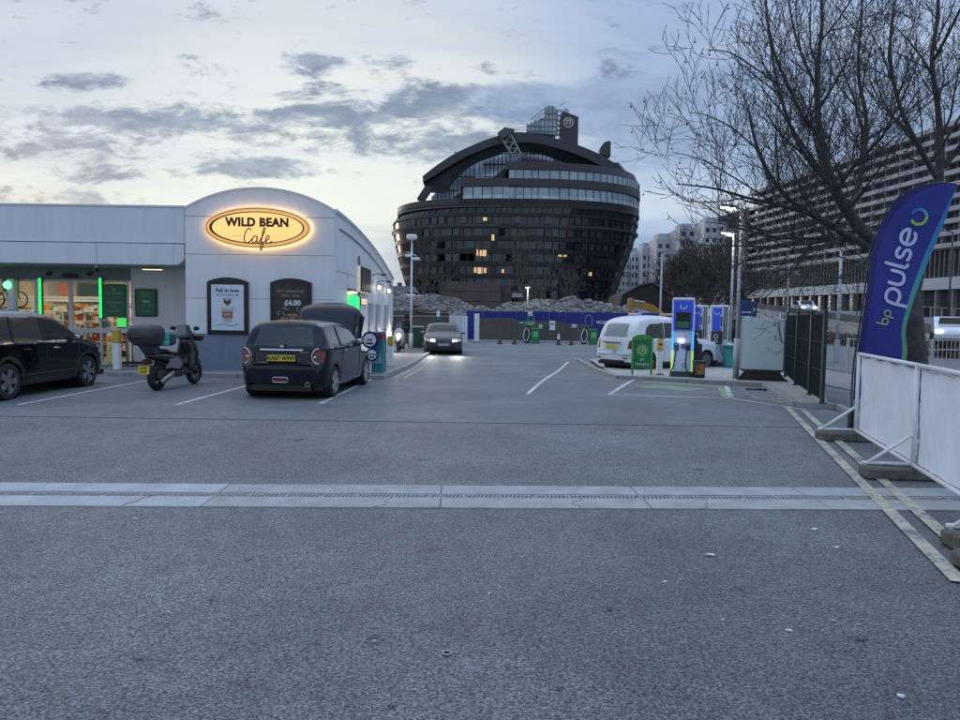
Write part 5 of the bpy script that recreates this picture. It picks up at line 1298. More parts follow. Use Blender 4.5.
def charger(label, loc, rz=0, full=True, s=1.0):
    if not full: return charger2(label, loc, rz, s)
    t = thing('ev_charger', label, 'charger', loc, rz, group='tall blue and white car chargers', s=s)
    H = 2.28; w = .31
    MB().bbox(-w-.02,w+.02,-.03,.55,0,.14,.02).build('plinth', dgrey, t)
    MB().bbox(-w,w,.0,.52,.14,H,.03).build('cabinet', ch_white, t)
    MB().bbox(-w+.07,w-.07,-.03,.0,.16,1.30,.01).build('lower_panel', lilac, t)
    MB().bbox(-w+.045,w-.045,-.035,.0,1.34,H-.08,.015).build('upper_panel', blue_p, t)
    for s_ in (-1,1):
        a = MB().box(min(s_*(w-.065), s_*(w+.004)), max(s_*(w-.065), s_*(w+.004)), -.034, .0, .75, 1.32).build('light_strip', cyan_l, t)
        MB().box(min(s_*(w-.065), s_*(w+.004)), max(s_*(w-.065), s_*(w+.004)), -.034, .0, .16, .75).build('light_strip', lime_l, t)
        MB().box(min(s_*(w-.03), s_*(w+.004)), max(s_*(w-.03), s_*(w+.004)), -.011, .0, 1.34, H-.1).build('edge_strip', mat('charger_lilac_light', (.4,.42,.9), .4, emit=.25), t)
    sc_ = MB().bbox(-.20,.20,-.05,-.034,1.38,1.86,.008).build('screen_bezel', black, t); MB().box(-.17,.17,-.055,-.05,1.42,1.60).build('screen', mat('charger_screen', (.01,.05,.025), .15, emit=.03, ecol=(.2,1,.5)), sc_)
    q = MB(); ribbon(q, arcpts(0,2.04,.085,160,370,12), .028, -.045,-.035); q.build('logo_ring', white_l, t)
    text('bp pulse', .075, mat('lilac_print', (.25,.25,.6), .5), t, (0,-.034,1.17)); 
    q = MB(); ribbon(q, arcpts(.06,.34,.05,0,350,12), .02, -.036,-.03); q.build('green_ring', green_l, t)
    if full:
        for x in (-.17, .14):
            h = MB().bbox(x-.07,x+.07,-.10,-.03,.76,.98,.02).build('holster', dgrey, t); MB().bbox(x-.03,x+.03,-.17,-.09,.78,.93,.015).build('plug', black, h)
            MB().bbox(x-.02,x+.02,-.105,-.10,.86,.95,.004).build('plug_light', white_l, h)
        MB().bbox(-.05,.05,-.07,-.03,.82,.96,.01).build('card_reader', mat('reader_blue', (.03,.12,.4), .3), t)
        MB().bbox(-.12,.04,-.12,-.03,1.02,1.08,.01).build('reader_lamp', mat('lamp_white_lit', (1,1,1), .3, emit=3), t)
        for pts in ([(-.17,-.16,.80),(-.20,-.2,.55),(-.24,-.16,.30),(-.29,-.10,.18),(-.32,.0,.16)], [(.14,-.16,.80),(.10,-.22,.5),(.12,-.24,.25),(.22,-.25,.08),(.36,-.22,.06),(.44,-.1,.20),(.42,.10,.9),(.36,.2,1.2)]):
            MB().tube(catmull(pts, 6), .019, 8).build('cable', black, t, smooth=True)
        MB().bbox(.315,.40,.1,.30,.95,1.25,.03).build('side_holster', black, t)
        MB().tube(catmull([(.34,.2,1.2),(.40,.2,1.7),(.35,.2,2.1),(.32,.25,2.15)], 6), .018, 8).build('cable_arm', dgrey, t)
    else:
        for x in (.06,.16): MB().tube(catmull([(x,-.05,.9),(x-.02,-.1,1.5),(x,-.06,2.1)], 6), .02, 6).build('cable', black, t)
        MB().bbox(-.28,.10,-.09,-.03,.35,1.05,.02).build('dark_panel', mat('charger_dark', (.03,.035,.05), .3), t); q = MB(); ribbon(q, arcpts(-.09,.72,.10,0,350,12), .03, -.10,-.09); ribbon(q, arcpts(-.09,.5,.06,0,350,12), .03, -.10,-.09); q.build('plug_rings', ch_white, t)
    return t
p = at(681.5, 376, 20.1); charger('tall blue and lilac car charger glowing cyan and green, nearest on the island', (p.x, 20.1, .07), math.radians(-15), s=.97)
lamp('charger_glow', (p.x-.35, 19.6, .8), 3, (.5,.8,1), .15)
p = at(718, 368, 26.5); charger('white and blue car charger beside the teal bin, right of the nearest charger', (p.x, 26.5, gz(26)+.1), -.25, False, .99)
p = at(698, 368, 28.3); charger('white car charger half hidden directly behind the nearest charger', (p.x-.0, 28.3, gz(28)+.1), -.2, False)
p = at(634, 358, 33.5); charger('car charger whose blue top shows above the taxi roof', (p.x, 33.5, gz(32)+.1), -.15, False, .86)
p = at(706, 366, 29.5); t = thing('power_cabinet', 'pale grey electrical cabinet between the two farther chargers', 'cabinet', (p.x, 29.5, gz(29)+.1))
MB().bbox(-.6,.6,0,.5,0,2.15,.02).build('cabinet_body', ch_white, t); MB().bbox(-.22,.22,-.02,.0,1.55,1.85,.01).build('vent_screen', dgrey, t); MB().box(-.003,.003,-.006,.0,.05,2.1).build('door_gap', dgrey, t)

# green EV charging board
p = at(642, 374.5, 20.4)
t = thing('charging_board', 'green arched board reading EV charging with a round emblem at the island edge', 'sign', (p.x, 20.45, .085), math.radians(-6))
w, h = .245, 1.10
MB().bbox(-w-.05,-w+.01,-.03,.03,0,h-.06,.01).build('leg', green_l, t); MB().bbox(w-.01,w+.05,-.03,.03,0,h-.06,.01).build('leg', green_l, t)
MB().prism([(-w+.012,.18),(w-.012,.18),(w-.012,h-.09),(w*.5,h-.03),(0,h),(-w*.5,h-.03),(-w+.012,h-.09)], -.015,.015).build('panel', green_m, t)
q = MB(); q.prism([(-w-.05,h-.10),(w+.05,h-.10),(w+.05,h-.04),(w*.6,h+.03),(0,h+.055),(-w*.6,h+.03),(-w-.05,h-.04)], -.022,.022); q.build('arched_top', green_l, t)
em = MB().prism(disc(0,.70,.165,24), -.024,-.015).build('emblem', mat('emblem_green', (.30,.52,.20), .5), t)
q = MB(); ribbon(q, arcpts(0,.70,.135,0,355,18), .022, -.030,-.024); ribbon(q, arcpts(0,.70,.06,90,360,10), .03, -.030,-.024); q.build('emblem_rings', mat('emblem_dark', (.03,.22,.05), .5), em)
text('EV', .11, white_l, t, (0,-.017,.44)); text('charging', .108, white_l, t, (0,-.017,.31), spacing=1.1)
# bins on the island
p = at(700.5, 378, 19.6)
t = thing('litter_bin', 'small black bin with an orange food picture in front of the nearest charger', 'bin', (p.x, 19.75, .08))
MB().bbox(-.14,.14,-.1,.16,0,.46,.02).build('bin_body', black, t); MB().box(-.12,.12,-.106,-.10,.1,.40).build('picture', mat('bin_picture', (.30,.13,.05), .5, var=.8, scale=12), t); MB().bbox(-.15,.15,-.11,.17,.42,.48,.015).build('rim', dgrey, t)
t = thing('screen_wash_tub', 'dark blue slatted tub with yellow gloves on top behind the small black bin', 'tub', (p.x+.02, 20.35, .08))
MB().bbox(-.20,.20,-.12,.2,0,.92,.02).build('tub_body', mat('tub_blue', (.02,.05,.12), .5), t)
for k in range(5): MB().bbox(-.19,.19,-.135,-.121,.42+k*.09,.46+k*.09,.004).build('slat', dgrey, t)
MB().bbox(-.16,.13,-.1,.14,.921,1.0,.03).build('gloves', mat('glove_yellow', (.55,.38,.10), .7, var=.3), t)
p = at(730, 366, 26.0)
t = thing('teal_bin', 'teal plastic bin on the island beside the farther charger', 'bin', (p.x, 26.0, gz(26)+.1))
MB().bbox(-.22,.22,-.2,.2,0,.72,.02).build('bin_body', teal, t); MB().bbox(-.25,.25,-.23,.23,.721,.80,.02).build('lid', mat('lid_teal', (.02,.18,.18), .5), t); MB().bbox(-.12,.1,-.1,.1,.801,.86,.02).build('cloth', white_paint, t)
# white advertising panel
p = at(764, 379, 19.0)
t = thing('advertising_panel', 'blank pale glazed advertising panel on a black foot at the end of the island', 'billboard', (p.x, 19.2, .1), math.radians(-18))
MB().bbox(-.57,.57,-.09,.09,.22,1.66,.06).build('casing', mat('panel_grey', (.26,.29,.29), .4), t)
MB().prism(rrect(-.52,.52,.28,1.60,.04), -.098,-.091).build('poster_face', mat('panel_face', (.62,.70,.69), .25, var=.06, scale=2), t)
MB().prism([(-.56,.03),(.58,.03),(.45,.22),(-.43,.22)], -.22,.22).build('foot', black, t); MB().bbox(-.62,.64,-.28,.28,-.0,.03,.01).build('foot_plate', rubber, t)
MB().tube([(.36,-.105,1.55),(.42,-.105,1.2),(.46,-.105,1.0)], .012, 5).build('crack_mark', dgrey, t)
p = at(780, 321, 21.0); MB()
# lamp posts
lamp_on = mat('street_lamp_on', (1,.97,.88), .3, emit=12)
def lamp_post(label, x, y, h, on=True, sleeve=0, arm=-.45, double=False, r=.05, power=14, z0=None, hdim=1.0):
    z = gz(y) if z0 is None else z0
    t = thing('lamp_post', label, 'lamp post', (x, y, z), group='lamp posts')
    q = MB(); q.tube([(0,0,0),(0,0,h)], [r, r*.75], 10); q.build('post', galv, t, smooth=True)
    MB().cyl(0,0,0,1.1 if sleeve else .9, r*1.7,n=12).build('base_sleeve', galv, t, smooth=True); 
    for s_ in ((-1,1) if double else (1,)):
        a = arm*s_; MB().tube([(0,0,h-.03),(a*.4,0,h+.03)], r*.6, 8).build('arm', galv, t)
        M = Matrix.Translation((a*.85,0,h+.04)) @ Matrix.Rotation(math.radians(6*(1 if a < 0 else -1)), 4, 'Y')
        o = MB().bbox(-.26*hdim,.26*hdim,-.11,.11,-.04,.045,.025,M=M).build('head', mgrey, t)
        if on: MB().box(-.20*hdim,.16*hdim,-.085,.085,-.055,-.041,M=M).build('lens', lamp_on, o); lamp('lamp_glow', (a*1.25,0,h-.25), power*.6, (1,.95,.84), .12, t)
        else: MB().box(-.20,.16,-.085,.085,-.055,-.041,M=M).build('lens', lens_clear, o)
    return t
p = at(737, 378, 19.6); t = lamp_post('nearest lit lamp post, grey with a thick base sleeve beside the blank panel', p.x, 19.7, 4.62, sleeve=1, z0=.08, arm=-.42)
q = MB().sphere((-.30,0,4.60), .09, 10, (1.4,.9,.55)).build('lit_bulb', lamp_on, t, smooth=True)
p = at(732, 368, 27); t = lamp_post('second lit lamp post on the island, just left of the nearest one', p.x, 27.3, 4.95, z0=gz(27)+.1, arm=-.30); MB().sphere((-.15,0,4.93), .12, 10, (1.3,.9,.6)).build('lit_bulb', lamp_on, t, smooth=True)
p = at(659, 358, 34); lamp_post('unlit lamp post rising behind the taxi roof', p.x, 34, 4.85, on=False, arm=.5, double=False)
p = at(411, 350, 36); t = lamp_post('tall white post with a floodlight and cameras beside the walking person', p.x, 36, 5.55, on=False, arm=.0, r=.055)
for c_ in t.children:
    if c_.name.startswith(('post','base_sleeve')): c_.data.materials[0] = white_paint
MB().bbox(-.26,.26,-.18,.12,5.55,5.80,.06).build('floodlight', white_paint, t); MB().box(-.2,.2,-.19,-.181,5.6,5.75).build('flood_glass', lens_clear, t)
for z, x in ((4.75,-.16),(4.6,.22)): MB().bbox(x-.17,x+.17,-.1,.1,z-.06,z+.08,.03).build('camera', white_paint, t)
MB().tube([(-.25,0,4.95),(.25,0,4.75)], .02, 6).build('bracket', white_paint, t); MB().bbox(-.22,.2,-.05,.05,2.75,2.82,.02).build('cross_bracket', white_paint, t)
p = at(529, 312, 58); lamp_post('short lit lamp post sticking up over the rubble behind the hoarding', p.x, 60, 4.2, arm=.001, power=60, r=.07, hdim=.9)

# green mesh fence
t = thing('mesh_fence', 'dark green fence of see-through mesh panels on the kerb beside the blank panel', 'fence', (0,0,0))
gf = mat('fence_green', (.010,.030,.028), .5); 
FP = [(8.75,20.6),(7.78,17.7),(7.12,15.5),(6.66,13.95)]
mesh_g = glass('fence_mesh', (.06,.10,.10), .68, .3)
for i, (x, y) in enumerate(FP): MB().bbox(x-.035,x+.035,y-.035,y+.035,.0,1.92,.005).build('post', gf, t); MB().box(x-.06,x+.06,y-.06,y+.06,.1,.115).build('foot_plate', gf, t)
for (x0,y0),(x1,y1) in zip(FP, FP[1:]):
    d = Vector((x1-x0,y1-y0,0)); L_ = d.length; d.normalize(); M = Matrix.Translation((x0,y0,0)) @ Matrix.Rotation(math.atan2(d.y,d.x),4,'Z')
    q = MB(); n = int((L_-.1)/.05)
    for k in range(n+1): xx = .05+(L_-.1)*k/n; q.box(xx-.0035,xx+.0035,-.0035,.0035,.16,1.84,M)
    for k in range(4): zz = .17+1.66*k/3; q.box(.05,L_-.05,-.006,.006,zz-.005,zz+.005,M)
    q.build('mesh_panel', gf, t, kind='stuff')
    MB().box(.045,L_-.045,.01,.014,.15,1.83,M).build('screen_film', mesh_g, t)

# ------------------------------------------------------------------ white barrier with banner
P1, P2 = G(855,441), G(912,479); dv = (P2-P1); Lb = dv.length; dv.normalize(); nb = Vector((-dv.y, dv.x, 0))
ang = math.atan2(dv.y, dv.x)
t = thing('banner_barrier', 'white tubular barrier carrying a long plain white banner along the right kerb', 'barrier', (P1.x, P1.y, 0), ang)
wt = white_paint; Hb = 1.245; step = Lb
npan = 3
for k in range(npan+1):
    x = k*step; MB().tube([(x,0,.0),(x,0,Hb)], .024, 10).build('post', wt, t, smooth=True)
    if k < npan:
        MB().tube([(x,0,Hb),(x+step,0,Hb)], .024, 10).build('top_rail', wt, t, smooth=True); MB().tube([(x,0,.155),(x+step,0,.155)], .022, 10).build('bottom_rail', wt, t, smooth=True)
    MB().tube([(x,-.0,.50),(x,-.48,.125)], .020, 8).build('brace', wt, t, smooth=True); MB().tube([(x,0,.16),(x,-.50,.15)], .020, 8).build('foot_tube', wt, t, smooth=True)
ban = mat('banner_cloth', (.80,.84,.93), .6, var=.03, scale=2)
for k in range(npan):
    q = MB(); nx, nz_ = 90, 18; x0 = k*step+.03; w_ = step-.06
    V = []
    for j in range(nz_+1):
        for i in range(nx+1):
            u, v = i/nx, j/nz_
            sc_ = .0
            for h_ in range(5): uh = (h_+.0)/4; sc_ += math.exp(-((u-uh)/.05)**2)*(v**4)
            off = .034 + .022*mnoise.noise(Vector((u*7+k*9, v*1.6, 3))) + .014*mnoise.noise(Vector((u*24+v*4+k*9, v*1.1, 8)))+ .008*mnoise.noise(Vector((u*55-v*9, v*5, 8))) - .012*sc_
            sag = .018*math.sin(u*4*PI)**2*v
            V.append((x0+w_*u, abs(off), .172+(Hb-.03-.172)*v - sag))
    q.v = V
    for j in range(nz_):
        for i in range(nx): a = j*(nx+1)+i; q.f.append((a,a+1,a+nx+2,a+nx+1))
    b = q.build('banner', ban, t, smooth=True)
    q = MB(); q.tube([(x0+w_*i/20, (.036), .17) for i in range(21)], .006, 5); q.tube([(x0+w_*i/20, (.030), Hb-.045-.018*math.sin(i/20*4*PI)**2) for i in range(21)], .004, 5); q.build('hem', mat('hem_red', (.45,.28,.28), .7), b)
    for h_ in range(5): xx = x0+w_*h_/4; MB().tube([(xx,.03,Hb-.05),(xx,.032,Hb-.01),(xx,0,Hb+.028)], .006, 5).build('tie', mgrey, b)
fb_ = mat('concrete_foot', (.13,.125,.11), .9, var=.35, scale=8, bump=.5)
blk = [(0, 'the first grey concrete block under the far end of the white barrier'), (1, 'middle long concrete block under the second post of the barrier'), (2, 'nearest mossy concrete block under the barrier at the right edge')]
for k, lab in blk:
    p = P1 + dv*(k*step); 
    q = MB().bbox(-.52,.36,-.12,.12,0,.13,.02)
    o = q.build('concrete_block', fb_, None, loc=(p.x,p.y,.0)); o.rotation_euler = (0,0,math.radians(-5)); tag(o, lab, 'block', 'concrete feet of the barrier')
p = G(950,572); o = MB().bbox(-.06,.5,-.14,.14,0,.13,.03).build('concrete_block', fb_, None, loc=(p.x+.14,p.y+.02,0)); tag(o, 'broken concrete block lying lowest at the right edge of the photo', 'block', 'concrete feet of the barrier')

# ------------------------------------------------------------------ feather flag
DF = 11.4
t = thing('feather_flag', 'tall dark blue feather flag with bp pulse lettering and a cyan edge behind the barrier', 'flag', (at(853,440,DF).x, DF, 0))
ox, oy = t.location.x, DF
def fl(px, py): p = at(px, py, DF); return (p.x-ox, p.z)
Lft = [(853.5,400),(857,362),(861,325),(866,285),(872,250),(880,228),(891,208),(904,194),(922,186),(940,183),(957,184.5)]
Rgt = [(897,398),(902,375),(906,352),(905,330),(912,305),(922,280),(932,255),(942,225),(951,200),(957,184.5)]
def poly_resample(P, n): return resample([fl(*p) for p in [(q.x,q.y) for q in catmull([Vector((a,b,0)) for a,b in P],6)]], n)
n = 60; A_, B_ = poly_resample(Lft, n), poly_resample(Rgt, n)
def wav(x, z): return .035*math.sin(z*2.1+x*2.6)+.02*mnoise.noise(Vector((x*2,z*1.5,0)))
def fband(u0, u1, name, m, parent, off=0, nu=8):
    q = MB(); V = []
    for i in range(n+1):
        for k in range(nu+1):
            u = u0+(u1-u0)*k/nu; x = A_[i][0]+(B_[i][0]-A_[i][0])*u; z = A_[i][1]+(B_[i][1]-A_[i][1])*u; V.append((x, wav(x,z)+off, z))
    q.v = V
    for i in range(n):
        for k in range(nu): a = i*(nu+1)+k; q.f.append((a,a+1,a+nu+2,a+nu+1))
    return q.build(name, m, parent, smooth=True)
flag_m = mat('flag_blue', (.018,.026,.23), .6, var=.10, scale=3, bump=.05); flag_d = mat('flag_dark_blue', (.010,.013,.12), .6, var=.05)
cloth = fband(.13,.90,'flag_cloth', flag_m, t, nu=18)
fband(0,.13,'pole_sleeve', flag_d, t)
em_ = bpy.data.materials.new('flag_edge'); em_.use_nodes = True; nt = em_.node_tree; b_ = nt.nodes['Principled BSDF']; b_.inputs['Roughness'].default_value = .6
g_ = nt.nodes.new('ShaderNodeTexCoord'); sp = nt.nodes.new('ShaderNodeSeparateXYZ'); rp = nt.nodes.new('ShaderNodeValToRGB'); mr_ = nt.nodes.new('ShaderNodeMapRange'); mr_.inputs[1].default_value = .8; mr_.inputs[2].default_value = 3.8
nt.links.new(g_.outputs['Object'], sp.inputs[0]); nt.links.new(sp.outputs[2], mr_.inputs[0]); nt.links.new(mr_.outputs[0], rp.inputs[0]); nt.links.new(rp.outputs[0], b_.inputs['Base Color'])
e = rp.color_ramp.elements; e[0].position = 0; e[0].color = (.16,.30,.10,1); e[1].position = 1; e[1].color = (.015,.13,.42,1); k_ = e.new(.45); k_.color = (.06,.32,.33,1); k_ = e.new(.75); k_.color = (.03,.22,.45,1)
fband(.90,1.0,'flag_edge', em_, t)
MB().tube([(A_[0][0]-.01,.03,-.0),(A_[0][0]-.012,.03,A_[0][1]-.0)] + [(a-.012, wav(a,b)+.03, b+.008) for a,b in A_[::4]], .014, 8).build('flag_pole', black, t, smooth=True)
MB().bbox(A_[0][0]-.05,A_[0][0]+.04,-.03,.07,0,.30,.01).build('pole_base', black, t)
# lettering runs up the flag
b0, b1 = fl(888,338), fl(943,205)                              # baseline direction
dirv = Vector((fl(940,225)[0]-fl(893,352)[0], fl(940,225)[1]-fl(893,352)[1])); dirv = Vector((math.sin(math.radians(13.5)), math.cos(math.radians(13.5)))); upv = Vector((-dirv.y, dirv.x))
def flagstroke(parent, name, m, strokes, org, s, w, off=-.012):
    q = MB()
    for st in strokes:
        pts = [(org[0]+(dirv.x*a+upv.x*b)*s, org[1]+(dirv.y*a+upv.y*b)*s) for a, b in st]
        c = sum(p[0] for p in pts)/len(pts), sum(p[1] for p in pts)/len(pts)
        q2 = MB(); ribbon(q2, pts, w*s, -.004, 0, 5); 
        for v in q2.v: q.v.append((v[0], v[1]+wav(v[0],v[2])+off, v[2]))
        base = len(q.v)-len(q2.v); q.f += [tuple(base+i for i in f) for f in q2.f]
    return q.build(name, m, parent)
xh = .5
P_ = [[(.0,-.30),(.0,.25),(.08,.45),(.25,.5),(.42,.44),(.5,.25),(.42,.06),(.25,0),(.10,.03)]]
U_ = [[(.68,.5),(.68,.2),(.75,.05),(.90,0),(1.05,.05),(1.12,.2),(1.12,.5)]]
L_ = [[(1.32,.78),(1.32,.15),(1.36,.03),(1.44,0)]]
S_ = [[(1.94,.44),(1.80,.5),(1.66,.46),(1.62,.36),(1.70,.27),(1.86,.23),(1.94,.13),(1.90,.04),(1.76,-.0),(1.60,.05)]]
E_ = [[(2.14,.25),(2.62,.27),(2.58,.42),(2.40,.5),(2.20,.44),(2.12,.25),(2.20,.06),(2.40,-.0),(2.56,.06)]]
lw = mat('flag_lilac_print', (.52,.54,.78), .6); org = fl(896.5,304.5)
flagstroke(cloth, 'pulse_lettering', lw, P_+U_+L_+S_+E_, org, .445, .115)
bpS = [[(.0,.9),(.0,.25),(.08,.05),(.25,0),(.42,.06),(.5,.25),(.42,.44),(.25,.5),(.05,.42)], [(.72,-.35),(.72,.25),(.80,.45),(.97,.5),(1.14,.44),(1.22,.25),(1.14,.06),(.97,0),(.80,.05)]]
flagstroke(cloth, 'bp_lettering', mat('flag_green_print', (.28,.42,.22), .6), bpS, fl(885.5,325), .185, .13)
rg = fl(918.5,217)
for nm, a0, a1, c_ in (('ring_green', -150, 20, (.30,.50,.12)), ('ring_teal', 15, 80, (.06,.35,.50)), ('ring_blue', 75, 150, (.03,.14,.50))):
    q2 = MB(); ribbon(q2, arcpts(rg[0],rg[1],.115,a0,a1,10), .045, -.004,0, 4); q = MB(); q.v = [(v[0], v[1]+wav(v[0],v[2])-.014, v[2]) for v in q2.v]; q.f = q2.f; q.build(nm, mat(nm, c_, .6), cloth)

# ------------------------------------------------------------------ bare trees
def grow(mb, tw, path, lvl, rng, maxl, seeds=None, dens=1.0, minr=.006, up=.25, leaf=None, spread=1.0):
    """path: [(Vector, radius)...]; children sprout along it"""
    (mb if path[0][1] > .02 else tw).tube([p for p, r in path], [max(minr, r) for p, r in path], 9 if path[0][1] > .08 else 6 if path[0][1] > .03 else 4 if path[0][1] > .012 else 3, cap=False)
    if lvl >= maxl:
        if seeds is not None and rng.random() < .16:
            p = path[-1][0]; seeds.append(p + Vector((0,0,-.09))); tw.tube([p, p+Vector((0,0,-.09))], .003, 3, cap=False)
        return
    L = sum((path[i+1][0]-path[i][0]).length for i in range(len(path)-1))
    if L < .12: return
    gap = (.62, .35, .23, .21, .2)[min(lvl,4)]/dens; s = gap*rng.uniform(.5,1.2) if lvl else L*.12; roll = rng.uniform(0,6.28)
    while s < L*.98:
        acc = 0
        for i in range(len(path)-1):
            l = (path[i+1][0]-path[i][0]).length
            if acc+l >= s or i == len(path)-2:
                f = min(1, (s-acc)/max(l,1e-6)); p = path[i][0].lerp(path[i+1][0], f); r = path[i][1]+(path[i+1][1]-path[i][1])*f; tn = (path[i+1][0]-path[i][0]).normalized(); break
            acc += l
        roll += 2.4+rng.uniform(-.5,.5)
        a = tn.orthogonal().normalized(); a = Matrix.Rotation(roll, 3, tn) @ a
        ang_ = math.radians(rng.uniform(32,62))*spread
        d = (tn*math.cos(ang_)+a*math.sin(ang_)+Vector((0,0,up))).normalized()
        ln = (L-s)*rng.uniform(.38,.66)+ (.60,.55,.38,.22,.12)[min(lvl,4)]*rng.uniform(.6,1.4)
        ln = min(ln, (4.2,2.4,1.3,.7,.4)[min(lvl,4)])
        cr = min(r*.58, .0065+ln*.0112); n_ = 4 if lvl < 2 else 3; q = p; pts = [(q, cr)]
        for k in range(n_):
            d = (d + Vector((rng.uniform(-.22,.22), rng.uniform(-.22,.22), rng.uniform(-.12,.26)*1.0+up*.25))).normalized(); q = q+d*ln/n_; pts.append((q, cr*(1-(k+1)/n_*.75)))
        grow(mb, tw, pts, lvl+1, rng, maxl, seeds, dens, minr, up, leaf, spread)
        s += gap*rng.uniform(.6,1.5)
def limb(P, r0):                                             # (px, py, depth, radius)
    V = [(at(a,b,d), r) for a,b,d,r in P]; Q = catmull([v for v,_ in V], 5); out = []
    for i, q in enumerate(Q):
        k = i/5; j = min(int(k), len(V)-2); out.append((q, V[j][1]+(V[j+1][1]-V[j][1])*(k-j)))
    return out
rng = random.Random(11); base = at(915,392,15.5)
t = thing('plane_tree', 'large bare plane tree with spreading branches rising behind the blue flag', 'tree', (base.x, base.y, 0))
mb, tw, seeds = MB(), MB(), []
tr_ = MB()
trunk = limb([(917,402,15.5,.34),(915,375,15.5,.27),(912,335,15.5,.25),(906,295,15.5,.24),(896,262,15.5,.23)], 0)
tr_.tube([p for p,r in trunk],[r*(1+.08*mnoise.noise(p*3)) for p,r in trunk],16,cap=False)
tr_.tube([p for p,r in limb([(908,300,15.5,.20),(922,250,15.6,.19),(934,205,15.7,.17)],0)], [.19]*3+[.155]*4+[.125]*4, 14, cap=False)
limbs = [
 [(898,268,15.5,.20),(870,240,15.4,.17),(848,212,15.2,.15),(830,178,15.0,.125),(820,135,15.0,.10),(817,75,15.1,.075),(822,20,15.2,.05),(818,-40,15.3,.03)],
 [(866,246,15.4,.11),(842,232,15.0,.10),(812,215,14.6,.085),(790,200,14.3,.07),(770,175,14.0,.055),(755,140,13.8,.04),(748,105,13.7,.02)],
 [(812,215,14.6,.06),(782,206,14.0,.05),(748,198,13.6,.04),(712,188,13.2,.028),(676,184,13.0,.012)],
 [(835,188,15.0,.08),(812,165,14.3,.065),(792,130,13.8,.055),(778,85,13.4,.04),(770,40,13.2,.03),(766,0,13.2,.015)],
 [(850,214,15.2,.09),(862,170,15.8,.08),(866,120,16.4,.065),(858,70,16.8,.05),(862,10,17,.035),(858,-40,17,.02)],
 [(817,90,15.1,.05),(800,50,15.4,.04),(790,10,15.7,.03),(786,-30,15.8,.015)],
 [(934,208,15.7,.14),(940,160,15.8,.115),(938,110,16,.09),(932,60,16.2,.07),(938,10,16.4,.06),(936,-50,16.5,.03)],
 [(938,180,15.8,.10),(915,140,15.2,.08),(898,100,14.8,.06),(890,50,14.5,.045),(895,0,14.4,.03)],
 [(940,170,15.8,.10),(965,140,15.6,.09),(985,100,15.4,.07),(1000,40,15.3,.05)],
 [(845,236,15.1,.05),(815,250,14.4,.038),(785,262,13.8,.026),(750,266,13.4,.012)],
 [(820,222,14.7,.045),(780,232,14,.035),(745,226,13.5,.025),(705,222,13.2,.012)],
 [(934,60,16.2,.06),(950,30,15.5,.05),(965,0,15.0,.035)],
 [(778,85,13.4,.03),(752,66,13.2,.025),(728,52,13,.018),(706,50,12.9,.008)],
 [(758,150,13.8,.03),(732,128,13.5,.024),(708,116,13.3,.016),(688,112,13.2,.008)],
 [(775,204,14,.03),(738,180,13.6,.024),(702,160,13.3,.016),(672,152,13.1,.008)],
 [(880,250,15.4,.08),(862,262,14.6,.05),(842,276,14.0,.03),(815,284,13.6,.012)],
]
for P in limbs: grow(mb, tw, limb([(a,b,d,r*(.80 if r > .1 else .68)) for a,b,d,r in P], 0), 0, rng, 4, seeds, 1.0, .0048, .20)
off = t.location
def shift(m_, o): m_.v = [(v[0]-o[0], v[1]-o[1], v[2]-o[2]) for v in m_.v]; return m_
shift(tr_, off).build('trunk', bark, t, smooth=True); shift(mb, off).build('branches', bark, t, smooth=True); shift(tw, off).build('twigs', twig_m, t, kind='stuff', fix=False)
q = MB()
for s_ in seeds:
    i = len(q.v); r = .022; q.v += [tuple(s_+Vector(d)*r) for d in ((1,0,0),(-1,0,0),(0,1,0),(0,-1,0),(0,0,1),(0,0,-1))]; q.f += [tuple(i+k for k in f) for f in ((0,2,4),(2,1,4),(1,3,4),(3,0,4),(2,0,5),(1,2,5),(3,1,5),(0,3,5))]
shift(q, off).build('seed_balls', mat('seed_ball', (.07,.05,.03), .9), t, kind='stuff')
print('plane tree faces', len(mb.f), len(tw.f), len(seeds))
def bare_tree(label, x, y, h, seed, group='bare trees in the distance', dens=.6, m=None, minr=.02, lv=3, wide=1.0, thin=1.0):
    rg_ = random.Random(seed); z = gz(y); t = thing('bare_tree', label, 'tree', (x, y, z), group=group)
    a, b = MB(), MB(); H = h; pts = [(Vector((0,0,0)), h*.028*thin)]; q = Vector((0,0,0))
    for k in range(4): q = q+Vector((rg_.uniform(-.04,.04)*h, rg_.uniform(-.04,.04)*h, h*.10)); pts.append((q, h*(.024-.003*k)*thin))
    MB().tube([p for p,_ in pts],[r for _,r in pts],8,cap=False).build('trunk', m or bark, t, smooth=True)
    for k in range(7):
        a0 = k*2.4+rg_.uniform(-.4,.4); tilt = rg_.uniform(.15,.95)*wide; d = Vector((math.cos(a0)*math.sin(tilt), math.sin(a0)*math.sin(tilt), math.cos(tilt))); p0 = pts[rg_.choice((2,3,4,4))][0]; L0 = h*rg_.uniform(.42,.66); qq = p0; P = [(qq, h*.013*thin)]
        for j in range(6): d = (d+Vector((rg_.uniform(-.16,.16),rg_.uniform(-.16,.16),.09))).normalized(); qq = qq+d*L0/6; P.append((qq, h*.013*(1-(j+1)/6.6)*thin))
        sc_ = h/11
        Q = [(p/sc_, r/sc_) for p, r in P]; aa, bb = MB(), MB(); grow(aa, bb, Q, 0, rg_, lv, None, dens, minr/sc_, .18, None, 1.0)
        for src, dst in ((aa,a),(bb,b)):
            i = len(dst.v); dst.v += [tuple(Vector(v)*sc_) for v in src.v]; dst.f += [tuple(i+k2 for k2 in f) for f in src.f]
    a.build('branches', m or bark, t); b.build('twigs', m or twig_m, t, kind='stuff', fix=False); return t
dk = mat('distant_bark', (.085,.070,.058), .9, var=.2)
